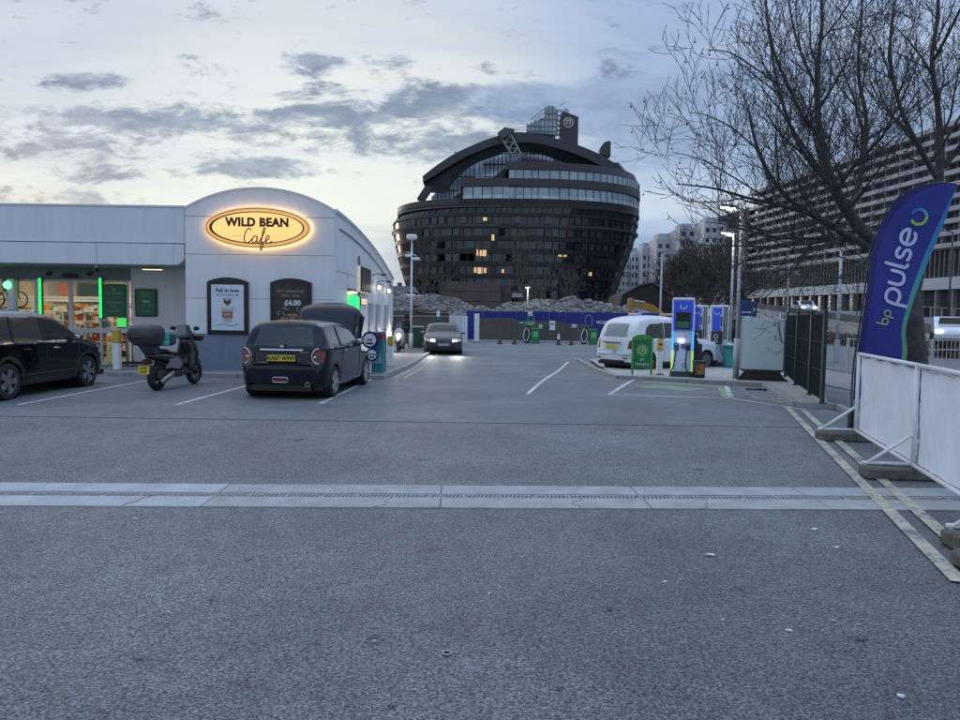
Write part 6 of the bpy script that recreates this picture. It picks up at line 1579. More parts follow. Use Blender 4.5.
B = [(430,78,11.0,'slim bare tree before the left half of the dark curved office',.7),(532,80,11.5,'slim bare tree before the middle of the dark curved office',.7),(574,92,10.0,'faint bare tree low before the right half of the dark curved office',.6),
 (664,86,9.5,'bare tree just right of the dark curved office, leftmost of the thicket',.9),(688,76,10.8,'tall dense bare tree at the centre of the thicket',1.0),(712,68,10.2,'dense bare tree behind the lit lamp posts',1.0),(742,78,8.5,'bare tree right of the lit lamp posts before the dark block',1.0),(676,66,9.0,'low dark bare tree behind the nearest charger',1.1),(700,60,8.5,'low bushy bare tree behind the farther charger',1.1)]
for i, (px, d, h, lab, dn) in enumerate(B):
    p = at(px, 330, d); bare_tree(lab, p.x, d, h, 30+i, dens=dn*(.75 if i < 3 else .78), m=dk, minr=.028 if i > 2 else .022, wide=.85 if i < 3 else 1.05, lv=3, thin=.8)
# ------------------------------------------------------------------ far end of the yard
hblue = mat('hoarding_blue', (.012,.025,.22), .5, var=.10, scale=.8); hbrown = mat('hoarding_brown', (.115,.10,.088), .8, var=.14, scale=1.2)
DH = 52.0; zg = gz(52)
t = thing('blue_hoarding', 'long royal blue site hoarding across the end of the yard', 'hoarding', (at(480,342,DH).x, DH+1.2, zg))
ox = t.location.x; x = at(466,330,DH+1.2).x
me = MB().bbox(.01,1.21,0,.06,0,2.18,.006).mesh('panel', hblue)
xe = 16.0; k = 0
while x < xe: inst('panel', me, t, (x-ox, 0, random.uniform(-.02,.02))); x += 1.22
x = at(466,330,DH+1.2).x
text('MCGEE', .30, white_l, t, (at(603,322,DH+1.2).x-ox, -.02, at(604,322.5,DH+1.2).z-zg), bold=.01, name='lettering')
t = thing('brown_wall', 'low brown boarded wall with a stepped top in front of the blue hoarding', 'wall', (0, DH, zg))
def bw(pxs, name='board_panel', m=hbrown, y=0):
    P = [at(a,b,DH) for a,b in pxs]; q = MB(); q.prism([(P[0].x, 0), (P[1].x, 0)]+[(v.x, v.z-zg) for v in P[2:]], y, y+.12); return q.build(name, m, t)
segs = [478,492,505,518,532,546,560,574,590]; tops = {478:318,492:318,505:317.8,512:318,518:320.5,532:320.7,546:320.8,560:321,566:323.6,574:324,590:324.5}
tk = sorted(tops)
for a, b in zip(tk, tk[1:]): bw([(a+.08,342),(b-.08,342),(b-.08,tops[b]),(a+.08,tops[a])])
t2 = thing('brown_wall', 'brown boarded wall behind the oncoming saloon at the left end of the yard', 'wall', (0, DH-6, zg))
tops2 = [(380,310.5),(392,310.5),(404,310.5),(413,310.7),(424,312.5),(436,313),(449,313)]
for (a, za), (b, zb2) in zip(tops2, tops2[1:]):
    P0, P1_, P2_, P3_ = at(a+.1,345,DH-6), at(b-.1,345,DH-6), at(b-.1,zb2,DH-6), at(a+.1,za,DH-6)
    MB().prism([(P0.x,0),(P1_.x,0),(P2_.x,P2_.z-zg),(P3_.x,P3_.z-zg)], 0,.12).build('board_panel', hbrown, t2)
z_ = at(420,316.5,DH-6.1).z-zg; MB().box(at(391,316,46).x, at(449,316,46).x, -.05,-.01,z_,z_+.06).build('capping_rail', mat('rail_pale', (.4,.4,.42), .6), t2)
z_ = at(420,311.5,DH-6.1).z-zg; MB().box(at(413,316,46).x, at(449,316,46).x, -.25,.2,z_,z_+.12).build('roof_edge', mat('rust_edge', (.12,.07,.05), .7), t2)
# white corrugated container side and white pillar
p = at(458, 344, DH-5); t = thing('white_container', 'white corrugated cabin side beside the blue hoarding, right of the saloon', 'container', (p.x, DH-5, zg), math.radians(0))
for k in range(6): MB().bbox(-.58+k*.20,-.40+k*.20,-.03+.05*(k%2),.1,0,at(458,316,DH-5).z-zg,.01).build('corrugated_panel', white_wall, t)
p = at(476.5, 344, DH-3); t = thing('white_pillar', 'tall white square pillar standing against the left end of the blue hoarding', 'pillar', (p.x, DH-3, zg)); MB().bbox(-.17,.17,-.15,.15,0,at(476,313.6,DH-3).z-zg,.01).build('shaft', white_paint, t); MB().bbox(-.3,.3,-.3,.3,0,.12,.02).build('foot', concrete, t)
t = thing('forecourt_kerb', 'low pale concrete kerb at the foot of the brown wall', 'kerb', (0, DH-1.2, zg)); me = MB().bbox(.01,1.79,-.3,.3,-.02,.12,.02).mesh('kerb_block', concrete)
x = at(446,343,DH-1.2).x
while x < 8.5: inst('kerb_block', me, t, (x,0,0)); x += 1.8
# green signs, bins, cones and hoses at the far wall
def place(px, py, d): p = at(px, py, d); return (p.x, d, gz(d))
def small_sign(px, py, w, h, m, lab, d=DH-.06, name='wall_sign', prints=True):
    p = at(px, py, d); t = thing(name, lab, 'sign', (p.x, d, p.z)); MB().bbox(-w/2,w/2,-.03,.0,-h/2,h/2,.005).build('board', m, t)
    if prints: MB().box(-w*.36,w*.36,-.036,-.031,h*.05,h*.22).build('print', white_l if m is not white_l else mgrey, t)
    return t
small_sign(521.5, 323.5, .42, .34, green_m, 'left of the two green signs above the green tyre inflator', DH-1.4)
small_sign(530, 322.8, .40, .34, green_m, 'right of the two green signs above the green tyre inflator', DH-1.4)
small_sign(540.5, 326.5, .32, .36, mat('sign_pale_green', (.25,.45,.30), .5), 'pale green square sign on the brown wall right of the inflator')
small_sign(552.3, 325.5, .40, .68, white_l, 'white upright notice in the middle of the brown wall')
small_sign(574, 326, .38, .28, mat('sign_grey', (.45,.5,.55), .5), 'small grey notice on the right part of the brown wall')
def inflator(px, py, d, lab, flip=1):
    t = thing('tyre_inflator', lab, 'machine', place(px, py, d), group='green machines by the brown wall')
    MB().bbox(-.26,.26,-.2,.2,0,.96,.03).build('cabinet', mat('machine_green', (.02,.22,.07), .5), t); MB().bbox(-.28,.28,-.22,.22,.961,1.03,.02).build('lid', green_l, t); MB().box(-.16,.16,-.206,-.2,.45,.8).build('panel', mat('machine_pale', (.2,.5,.25), .5), t)
    MB().tube(catmull([(flip*-.5,.3,0),(flip*-.5,.3,1.7),(flip*-.35,.3,1.95),(flip*-.1,.3,1.85),(flip*-.05,.25,1.2)],6), .03, 6).build('hose_arm', mgrey, t)
    MB().bbox(flip*-.72,flip*-.72+.3,.2,.5,.0,1.25,.03).build('dispenser', dgrey, t); MB().tube(catmull([(flip*-.6,.1,1.1),(flip*-.8,.0,.5),(flip*-.6,-.05,.15),(flip*-.4,.0,.6),(flip*-.5,.15,1.0)],6), .025, 6).build('hose', white_paint, t)
inflator(535, 343.3, DH-3.2, 'green tyre inflator with a white hose in the middle of the brown wall')
inflator(593, 344.5, DH-3.6, 'green tyre inflator with a white hose just left of the taxi')
t = thing('sign_post', 'thin post with a white box head beside the middle green inflator', 'post', place(529.5, 343, DH-2.6)); MB().cyl(0,0,0,2.0,.05,n=8).build('post', green_m, t); MB().bbox(-.14,.14,-.1,.1,1.85,2.15,.02).build('head', white_paint, t); MB().bbox(-.3,.3,-.06,-.0,1.2,1.45,.01).build('plate', mat('machine_pale', (.2,.5,.25), .5), t)
def cone(px, py, d, lab, h, tall=False):
    t = thing('traffic_cone', lab, 'cone', place(px, py, d), group='traffic cones before the far wall')
    c_ = mat('cone_dull', (.13,.05,.035), .6, var=.3); MB().bbox(-.17,.17,-.17,.17,0,.05,.01).build('base', rubber, t); MB().cyl(0,0,.05,h,.13,.03,12).build('cone_body', c_, t)
    if tall: MB().cyl(0,0,h*.45,h*.85,.095,.055,12).build('reflective_band', white_paint, t)
cone(500, 344.8, DH-5, 'leftmost dull traffic cone before the brown wall', .52); cone(514.3, 344.8, DH-5, 'dull traffic cone between the leftmost cone and the green inflator', .55); cone(558.5, 345.2, DH-5, 'tall traffic cone with a white band, right of the inflator', .85, True); cone(571.3, 345.4, DH-5, 'low dull traffic cone right of the white-banded one', .45)
t = thing('wheelie_bin', 'dark green wheeled bin behind the white camera post', 'bin', place(417, 350, 38)); MB().prism([(-.28,.1),(.28,.1),(.33,1.15),(-.33,1.15)], -.3,.3).build('bin_body', mat('bin_green', (.02,.10,.05), .5), t); MB().bbox(-.36,.36,-.36,.34,1.151,1.24,.03).build('lid', mat('bin_lid', (.35,.42,.38), .5), t); 
for s_ in (-1,1): MB().lathe([(.001,-.04),(.11,-.04),(.11,.04),(.001,.04)],14,M=Matrix.Translation((s_*.3,.2,.11)),axis='x').build('wheel', rubber, t)
t = thing('planter_box', 'low pale wooden box beside the kerb left of the saloon', 'box', place(421, 348, 39)); MB().bbox(-.35,.3,-.2,.2,.0,.75,.02).build('box_body', mat('box_cream', (.42,.40,.30), .6), t); MB().bbox(-.26,.21,-.215,-.2,.45,.62,.01).build('opening', dgrey, t)
t = thing('shelter_sign', 'small dark sign board on a post behind the saloon', 'sign', place(438, 345, 45)); MB().cyl(0,0,0,1.9,.04,n=8).build('post', mgrey, t); MB().bbox(-.32,.32,-.04,.04,1.35,1.6,.01).build('board', mat('sign_darkgreen', (.02,.10,.07), .5), t); MB().bbox(-.1,.1,-.06,.06,1.72,2.1,.02).build('camera', white_paint, t)

# ------------------------------------------------------------------ rubble heap
DR = 62.0; hp = [(380,296),(392,290.5),(412,291.5),(430,291.5),(446,293.5),(460,297.5),(476,303.5),(494,307),(506,303),(518,299.5),(530,297.8),(545,298.5),(560,297.5),(572,295),(584,300),(600,300),(618,303),(640,306),(665,310)]
def heap_h(x):
    P = [(at(a,b,DR).x, at(a,b,DR).z-gz(60)) for a,b in hp]
    if x <= P[0][0]: return P[0][1]-.4
    for (a,u),(b,v) in zip(P,P[1:]):
        if x <= b: return max(0, u+(v-u)*(x-a)/(b-a)-.4)
    return max(0, P[-1][1]-.4-(x-P[-1][0])*.3)
x0, x1 = at(372,300,DR).x, at(690,300,DR).x; nx, ny = 200, 46; q = MB()
for j in range(ny+1):
    for i in range(nx+1):
        x = x0+(x1-x0)*i/nx; v = j/ny; y = DR-6+14*v; prof = math.sin(min(1, v/.46)*PI/2)**.8 if v < .46 else math.cos((v-.46)/.54*PI/2)**.7
        h = heap_h(x)*prof; nz0 = mnoise.fractal(Vector((x*.45,y*.45,0)), 1.0, 2.0, 5)
        h += (nz0*.45 + .14*mnoise.noise(Vector((x*2.2,y*2.2,5))))*prof; q.v.append((x, y, gz(y)+max(-.1,h)))
for j in range(ny):
    for i in range(nx): a = j*(nx+1)+i; q.f.append((a,a+1,a+nx+2,a+nx+1))
rub = mat('rubble', (.25,.24,.235), .95, var=.35, scale=2.2, bump=.8, bscale=9)
o = q.build('rubble_heap', rub, None); tag(o, 'long heap of pale grey demolition rubble behind the hoarding', 'rubble heap', kind=None)
rr = random.Random(3); q1, q2_ = MB(), MB()
for k in range(11000):
    x = rr.uniform(x0,x1); v = rr.uniform(.0,.6); y = DR-6+14*v; prof = math.sin(min(1, v/.46)*PI/2)**.8 if v < .46 else math.cos((v-.46)/.54*PI/2)**.7
    h = heap_h(x)*prof + (mnoise.fractal(Vector((x*.45,y*.45,0)), 1.0, 2.0, 5)*.45+.14*mnoise.noise(Vector((x*2.2,y*2.2,5))))*prof
    s = rr.choice((.04,.05,.07,.09,.13)) * (2.2 if rr.random() < .04 else 1); M = Matrix.Translation((x,y,gz(y)+h)) @ Matrix.Rotation(rr.uniform(0,6),4,'Z') @ Matrix.Rotation(rr.uniform(-.8,.8),4,'X')
    (q1 if rr.random() < .6 else q2_).box(-s*rr.uniform(.6,1.3),s*rr.uniform(.6,1.3),-s,s,-s*.5,s*rr.uniform(.3,.8),M)
q1.build('concrete_lumps', mat('rubble_pale', (.30,.29,.28), .95, var=.3, scale=.7), o, kind='stuff'); q2_.build('brick_lumps', mat('rubble_dark', (.19,.165,.15), .95, var=.4, scale=.7), o, kind='stuff')
# dark shed roof and red twisted steel behind the heap
t = thing('dark_shed', 'dark pitched shed roof between the curved office and the bare trees', 'shed', (at(640,300,80).x, 80, gz(80)))
P = [at(a,b,80) for a,b in ((612,312),(684,312),(672,296),(652,283.5),(640,286),(622,296))]; ox = t.location.x; zz = gz(80)
MB().prism([(P[0].x-ox,0),(P[1].x-ox,0)]+[(v.x-ox, v.z-zz) for v in P[2:]], 0, 8).build('gable_wall', mat('shed_dark', (.035,.033,.034), .8), t)
MB().tube([(P[k].x-ox, -.1, P[k].z-zz+.1) for k in (2,3,4,5)], .12, 6).build('ridge_trim', dgrey, t)
t = thing('excavator_arm', 'yellow excavator with its folded arm showing above the hoarding behind the taxi', 'excavator', (at(646,308,57).x, 57, gz(57)))
ox = t.location.x; zz = gz(57); ey = mat('excavator_yellow', (.42,.23,.03), .5, var=.2)
def ex(a, b): p = at(a,b,57); return (p.x-ox, p.z-zz)
MB().prism([ex(662,311),(ex(663,314)[0],ex(663,314)[1]),ex(645,309),ex(633,305.5),ex(630,302),ex(632,299),ex(640,301),ex(652,304.5)], -.2,.25).build('boom', ey, t)
MB().prism([ex(628,313),ex(631.5,313),ex(632.5,299.5),ex(631,297.6),ex(628,299)], -.28,.18).build('stick', ey, t)
MB().tube([(ex(634,301)[0],-.3,ex(634,301)[1]),(ex(644,302)[0],-.3,ex(644,302)[1])], .05, 6).build('ram', chrome, t)
MB().bbox(ex(660,312)[0],ex(660,312)[0]+2.4,-1.2,1.2,.6,1.75,.1).build('cab_body', ey, t); MB().bbox(ex(660,312)[0]-.4,ex(660,312)[0]+2.8,-1.3,1.3,0,.6,.2).build('tracks', rubber, t); MB().bbox(ex(629,313)[0]-.4,ex(629,313)[0]+.5,-.5,.5,.3,1.2,.1).build('bucket', dgrey, t)

# ------------------------------------------------------------------ curved office block on the skyline
DA = 205.0; ARK = thing('curved_office_block', 'huge dark ship-shaped office building with an arched roof and glass tower', 'building', (at(515,300,DA).x, DA, 0))
AX, AY = ARK.location.x, DA
brz = mat('ark_bronze', (.016,.016,.018), .45, .2, var=.15, scale=.15); brz2 = mat('ark_bronze_light', (.048,.047,.053), .5, .1, var=.12, scale=.12)
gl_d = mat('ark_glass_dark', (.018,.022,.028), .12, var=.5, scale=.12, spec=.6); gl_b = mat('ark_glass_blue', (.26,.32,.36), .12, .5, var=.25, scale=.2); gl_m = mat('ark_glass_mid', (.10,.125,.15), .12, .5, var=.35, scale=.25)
lit_w = mat('lit_window', (1,.62,.28), .4, emit=.40)
def poly(pts, y0, y1, name, m): return MB().prism([(awy(a,y0), azz(b,y0)) for a, b in pts], y0, y1).build(name, m, ARK)
def aw(px): return at(px,300,DA).x-AX
def azz(py, y=0.0): return at(515,py,DA+y).z
def awy(px, y): return at(px,300,DA+y).x-AX
def azf(py): return at(515,py,DA-25).z
DEP = 26.0
def ellipse(xl, xr, n=90, dep=DEP, clip=None, e=2.4, inset=0.0):
    cxx, a = (xl+xr)/2, (xr-xl)/2-inset; out = []
    for k in range(n+1):
        th = PI+PI*k/n; c, s = math.cos(th), math.sin(th)
        x = cxx+a*math.copysign(abs(c)**(2/e), c); y = (dep-inset)*math.copysign(abs(s)**(2/e), s)
        if clip is None or x >= clip: out.append((x, y))
    if clip is not None:
        y0 = out[0][1]; out = [(clip, 6.0), (clip, y0)] + out
    return out
def ring(name, prof_a, prof_b, z0, z1, m, th=0.0):
    q = MB(); n = len(prof_a); i = 0
    q.v += [(a, b, z0) for a, b in prof_a]+[(a, b, z1) for a, b in prof_b]
    for k in range(n-1): q.f.append((k, k+1, n+k+1, n+k))
    q.f.append(tuple(range(2*n-1, n-1, -1))); q.f.append(tuple(range(n)))
    return q.build(name, m, ARK)
def floorband(xl, xr, zb, zt, spand, gm, clip=None, xl2=None, xr2=None, mull=True, name='storey', pitch=1.3):
    xl2 = xl if xl2 is None else xl2; xr2 = xr if xr2 is None else xr2
    zs = zb+(zt-zb)*spand
    E0 = ellipse(xl, xr, clip=clip); E1 = ellipse(xl2, xr2, clip=clip)
    n = min(len(E0), len(E1)); E0, E1 = E0[:n], E1[:n]
    lerp = lambda t: [(a[0]+(b[0]-a[0])*t, a[1]+(b[1]-a[1])*t) for a, b in zip(E0, E1)]
    inn = lambda P, d: [(p[0]*(1-d/35), p[1]*(1-d/26)) for p in P]
    ring('spandrel', lerp(0), lerp(spand), zb, zs-.02, brz)
    G0, G1 = inn(lerp(spand), .45), inn(lerp(1), .45)
    ring('glazing_band', G0, G1, zs, zt-.02, gm)
    if mull:
        q = MB(); A0, A1 = lerp(spand), lerp(1); acc = 0
        for k in range(1, n):
            acc += math.dist(A0[k], A0[k-1])
            if acc > pitch: 
                acc = 0; p0, p1 = Vector((*inn(A0,.2)[k], zs)), Vector((*inn(A1,.2)[k], zt)); q.tube([p0, p1], .075, 4)
        q.build('mullions', brz, ARK, kind='stuff')
    return G0
# lower hull: widths read off the silhouette (left px, right px, bottom py)
sil = [(301,411,612),(291,408,613.5),(279,405,616.5),(266.5,401.5,620),(254,398.5,624),(241,396,628),(228.5,394,631),(216.5,393.5,632.5)]
for i in range(len(sil)-1):
    (pb, lb, rb), (pt, lt, rt_) = sil[i], sil[i+1]
    floorband(aw(lb)*1.0, aw(rb), azf(pb), azf(pt), .36, gl_d, xl2=aw(lt), xr2=aw(rt_))
floorband(aw(393.5), aw(632.8), azf(216.5), azf(207), .35, gl_d, xl2=aw(399), xr2=aw(633.4))
floorband(aw(399), aw(633.4), azf(207), azf(198), .9, gl_d, xl2=aw(399), xr2=aw(633.8), mull=False)
# big ledges
ring('ledge', ellipse(aw(392.5), aw(633.2)), ellipse(aw(392.5), aw(633.2)), azf(226.5), azf(224.5), brz2); ring('ledge', ellipse(aw(398), aw(634)), ellipse(aw(399.5), aw(634)), azf(207.5), azf(204.5), brz2)
MB().prism([(x_, y_) for x_, y_ in ellipse(aw(398), aw(634)) if x_ < aw(462)]+[(aw(462), 0)], azf(204.4), azf(199), 'z').build('terrace_ledge', brz2, ARK)
c1, c2 = aw(463.5), aw(503.5)
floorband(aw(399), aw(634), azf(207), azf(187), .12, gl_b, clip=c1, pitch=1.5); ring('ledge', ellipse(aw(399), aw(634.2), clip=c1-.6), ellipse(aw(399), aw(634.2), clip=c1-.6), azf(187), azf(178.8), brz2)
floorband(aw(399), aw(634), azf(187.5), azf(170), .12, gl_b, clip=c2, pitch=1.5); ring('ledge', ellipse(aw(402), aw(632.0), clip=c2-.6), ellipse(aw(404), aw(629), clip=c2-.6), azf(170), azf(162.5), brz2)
# pale strip inside the blue storeys
for (pb, pt, cl) in ((201,195.5,c1),(184.5,179.5,c2)):
    P = [(a*1.0-.0, b*.992) for a, b in ellipse(aw(399), aw(634), clip=cl)]; ring('pale_glazing', [(a*.9935,b) for a,b in P], [(a*.9935,b) for a,b in P], azf(pb), azf(pt), mat('ark_glass_pale', (.44,.52,.56), .25, .1, var=.3, scale=.3))
# stepped ends of the upper storeys (left returns)
poly([(503.5,168),(490,178.5),(503.5,178.5)], -20,-14,'stair_flank', brz)
poly([(463.5,190),(452,198),(463.5,198)], -20,-14,'stair_flank', brz)
# glass hall behind, under the arch
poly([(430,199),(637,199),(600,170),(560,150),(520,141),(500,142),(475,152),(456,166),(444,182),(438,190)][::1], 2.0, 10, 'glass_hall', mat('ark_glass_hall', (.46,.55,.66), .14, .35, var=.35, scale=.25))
q = MB()
for k in range(48):
    a = 436+k*4.0; top = 141+ (0 if 495 < a < 525 else (abs(a-510)/74)**1.7*45 if a < 510 else ((a-510)/120)**1.7*46)
    if top < 197: q.box(aw(a)-.10, aw(a)+.10, 1.8, 1.99, azz(199), azz(top+3))
for zz_ in (190,176,163,152): q.box(aw(438+(199-zz_)*.3), aw(626-(199-zz_)*.7), 1.75,1.97, azz(zz_)-.1, azz(zz_)+.1)
q.build('hall_mullions', brz, ARK, kind='stuff')
for (a, w_) in ((474,1.6),(478,1.4)): MB().box(aw(a), aw(a)+.9, 1.6,1.78, azz(180), azz(156)).build('pale_strip', mat('ark_glass_pale', (.38,.47,.52), .15, .35), ARK)
poly([(519,158),(545,160),(545,163.5),(519,163.5)], -13,-10, 'terracotta_wall', mat('terracotta', (.10,.045,.035), .7))
# arch band, thick and curved
def arch_band(P_out, P_in, y0, y1, name, m=brz2):
    Po = [(q_.x,q_.y) for q_ in catmull([Vector((a,b,0)) for a,b in P_out], 6)]; Pi = [(q_.x,q_.y) for q_ in catmull([Vector((a,b,0)) for a,b in P_in], 6)]; n = min(len(Po), len(Pi)); Po = resample(Po, 40); Pi = resample(Pi, 40); q = MB()
    for k in range(40):
        a, b, c, d = Po[k], Po[k+1], Pi[k+1], Pi[k]; q.prism([(awy(p[0],y0), azz(p[1],y0)) for p in (d, c, b, a)], y0, y1)
    return q.build(name, m, ARK)
arch_band([(421.5,177.5),(435,166.5),(452,155),(470,146),(488,138.5),(500,135),(515,132),(535,134),(560,139.5),(580,146),(597,153.5),(612,162)], [(422,184),(437,174),(455,162.5),(472,153.5),(488,147),(500,143.5),(514,142),(535,143),(560,149),(580,156),(596,163.5),(610,171.5)], -16, -6, 'roof_arch')
arch_band([(422,183.5),(437,173.5),(455,162),(472,153),(488,146.5),(500,143)], [(426,188),(444,188),(450,178),(461,166),(478,155),(500,147)], -13, -4, 'arch_underside', brz)
arch_band([(500,143),(535,142.7),(560,148),(580,155),(596,162),(610,170)], [(500,145),(535,145.5),(560,153),(580,161),(596,168.5),(611,172)], -13, -4, 'arch_underside', brz)
poly([(424,187),(431,188),(423,200),(416,200)], -15,-11, 'arch_leg', brz2)
poly([(610,161),(614,161),(624.5,173),(612,172.5)], -14,-6, 'arch_leg', brz2)
q = MB(); q.tube([(awy(614,-14),-14,azz(161,-14)),(awy(624.5,-14),-14,azz(173,-14))], .3, 5); q.build('arch_tip_rail', mat('pale_rail', (.35,.35,.38), .5), ARK)
# glass tower, lift shaft, dark tower with a round emblem
gt = mat('tower_glass', (.34,.43,.47), .14, .35, var=.3, scale=.5)
poly([(524,132),(524,125),(537,118.5),(541.5,116),(541.5,109),(543.5,105.8),(548,105.2),(551.5,106.5),(553,109),(553,134)], -9,-2, 'glass_tower', gt)
q = MB()
for a, tpy in ((524,124),(528,122.5),(532,120.5),(536.5,118),(541.5,106.5),(545,105),(549,105.5),(553,109)): q.box(awy(a,-9)-.14,awy(a,-9)+.14,-9.35,-9.02,azz(133,-9),azz(tpy,-9))
for b, a0, a1 in ((126,524,553),(131,524,553),(119,536,553),(113,541,553)): q.box(awy(a0,-9),awy(a1,-9),-9.3,-9.03,azz(b,-9)-.12,azz(b,-9)+.12)
q.tube([(awy(527,-8),-8,azz(120,-8)),(awy(541,-8),-8,azz(108,-8))], .12, 4); q.tube([(awy(530,-8),-8,azz(121,-8)),(awy(541,-8),-8,azz(112,-8))], .1, 4); q.build('tower_frames', mat('frame_grey', (.16,.18,.19), .5), ARK, kind='stuff')
q = MB()
for b in (110,115,120,125,130,134): q.box(awy(553,-6),awy(558.5,-6),-6.3,-5.7,azz(b,-6)-.22,azz(b,-6)+.22)
for a in (553.6,557.8): q.box(awy(a,-6)-.15,awy(a,-6)+.15,-6,-5.4,azz(136,-6),azz(109,-6))
for b in (112,122,132): q.tube([(aw(553.5),-6,azz(b)),(aw(558),-6,azz(b-4))], .14, 4)
q.build('lift_lattice', mat('lattice_white', (.5,.5,.52), .5), ARK, kind='stuff')
poly([(558,145),(558,112.5),(560,110.5),(574.5,116),(574.5,146)], -9,-1, 'dark_tower', brz2)
em = MB(); em.prism([(awy(564.5,-9)+1.25*math.cos(k*PI/12), azz(122,-9)+1.25*math.sin(k*PI/12)) for k in range(24)], -9.15,-9.0); e_ = em.build('emblem', mat('emblem_grey', (.10,.10,.10), .5), ARK)
q = MB(); q.tube([(awy(564.5,-9)+1.25*math.cos(k*PI/12), -9.2, azz(122,-9)+1.25*math.sin(k*PI/12)) for k in range(25)], .16, 5); q.box(awy(564.5,-9)-.6,awy(564.5,-9)-.3,-9.3,-9.16,azz(122,-9)-.5,azz(122,-9)+.5); q.box(awy(564.5,-9)+.3,awy(564.5,-9)+.6,-9.3,-9.16,azz(122,-9)-.5,azz(122,-9)+.5); q.box(awy(564.5,-9)-.7,awy(564.5,-9)+.7,-9.32,-9.17,azz(122,-9)+.5,azz(122,-9)+.75); q.build('emblem_mark', mat('emblem_pale', (.55,.55,.55), .5), e_)
poly(disc(562,110.5,3.0,14), -8,-4, 'round_cap', gt)
poly([(596.5,152.5),(597,146),(600,141.5),(604,139.5),(607,140),(607,155)], -8,-5, 'roof_fin', brz2)
# leaning lattice cradle
q = MB(); a0, a1, b0, b1 = (498,137), (513,160), (505,129), (519,155)
def rod(p, q2, r=.22, m=q): q.tube([(awy(p[0],-17),-17,azz(p[1],-17)),(awy(q2[0],-17),-17,azz(q2[1],-17))], r, 4)
for k in range(5):
    u, v = k/4, (k+1)/4; L0 = (a0[0]+(a1[0]-a0[0])*u, a0[1]+(a1[1]-a0[1])*u); R0 = (b0[0]+(b1[0]-b0[0])*u, b0[1]+(b1[1]-b0[1])*u); rod(L0, R0)
    if k < 4: L1 = (a0[0]+(a1[0]-a0[0])*v, a0[1]+(a1[1]-a0[1])*v); R1 = (b0[0]+(b1[0]-b0[0])*v, b0[1]+(b1[1]-b0[1])*v); rod(L0, R1, .15); rod(L0, L1, .26); rod(R0, R1, .26)
q.build('lattice_cradle', mat('lattice_grey', (.30,.32,.31), .5), ARK)
poly([(495,133),(502,127.2),(512,129),(505,136),(499,139)], -18,-15.5, 'cradle_cab', mat('cab_dark', (.06,.075,.075), .4))
# lit windows
for (px, py, w_, h_) in ((478,252.5,.9,1.5),(481,253,.8,1.4),(484.5,253,1.2,1.5),(476,270,1.2,1.3),(480,270.5,1.5,1.5),(485,270.5,.8,1.2),(560,254.5,1,1),(565,255,1.2,.9),(580,255,.8,1.1),(588,256,1.2,.8),(594,256.5,1,.8),(493,237.5,.8,1.4),(485,219,1.2,.8),(590,274,1.2,.9),(503,271,.7,.9)):
    cxx, a = 0.0, aw(631); x = aw(px); y = -DEP*(1-min(.98,abs(x/a))**2.4)**(1/2.4); w_ *= .8
    d = DA+y; x = at(px, py, d-.2).x-AX; z = at(px, py, d-.2).z
    MB().box(x-w_/2,x+w_/2,y-.12,y+.1,z-h_/2,z+h_/2).build('lit_window', lit_w, ARK)
# random brighter and paler panes across the dark storeys
rr = random.Random(9); pane_m = [mat('pane_grey', (.055,.062,.075), .12, .4), mat('pane_blueish', (.05,.065,.085), .12, .4), mat('pane_brown', (.030,.028,.028), .2)]; mes = [MB().box(-.8,.8,0,.08,-.85,.85).mesh('window', m_) for m_ in pane_m]
for k in range(230):
    row = rr.randrange(7); (pb, lb, rb), (pt, lt, rt_) = sil[row], sil[row+1]; px = rr.uniform(lb+8, rb-8)
    xl, xr = (aw(lb)+aw(lt))/2, (aw(rb)+aw(rt_))/2; cxx, a = (xl+xr)/2, (xr-xl)/2; x = (px-515)*DA/F*.94; u = (x-cxx)/a
    if abs(u) > .93: continue
    x = round(x/1.9)*1.9+.95; u = (x-cxx)/a; y = -DEP*(1-abs(u)**2.4)**(1/2.4); sl = -DEP/a*math.copysign(abs(u)**1.4,-u)*(1-abs(u)**2.4)**(1/2.4-1)
    z = azf(pb)+(azf(pt)-azf(pb))*.68; inst('window', rr.choice(mes), ARK, (x*(1-.006), y-.02, z), (0,0,math.atan(sl)))
# brick base
bk_ = mat('base_brick', (.12,.09,.075), .85, var=.15, scale=.5)
for a, b, tpy, yy in ((440,501,283,-29),(501,511,287,-27),(518,546,284,-28)):
    for k in range(3): zl_ = azf(312); zb0 = zl_+(azf(tpy)-zl_)*k/3; MB().bbox(awy(a,yy),awy(b,yy),yy,yy+4,zb0+.04,zl_+(azf(tpy)-zl_)*(k+1)/3-.04,.05).build('brick_panel', bk_, ARK)
MB().box(aw(412),aw(612),-20,6,-.5,azz(300)+.2).build('dark_base', brz, ARK)
MB().prism([(aw(507),azz(300)),(aw(519),azz(300)),(aw(518),azz(296.5)),(aw(508),azz(296.5))], -30,-28.5).build('entrance_canopy', mat('pale_rail', (.35,.35,.38), .5), ARK)

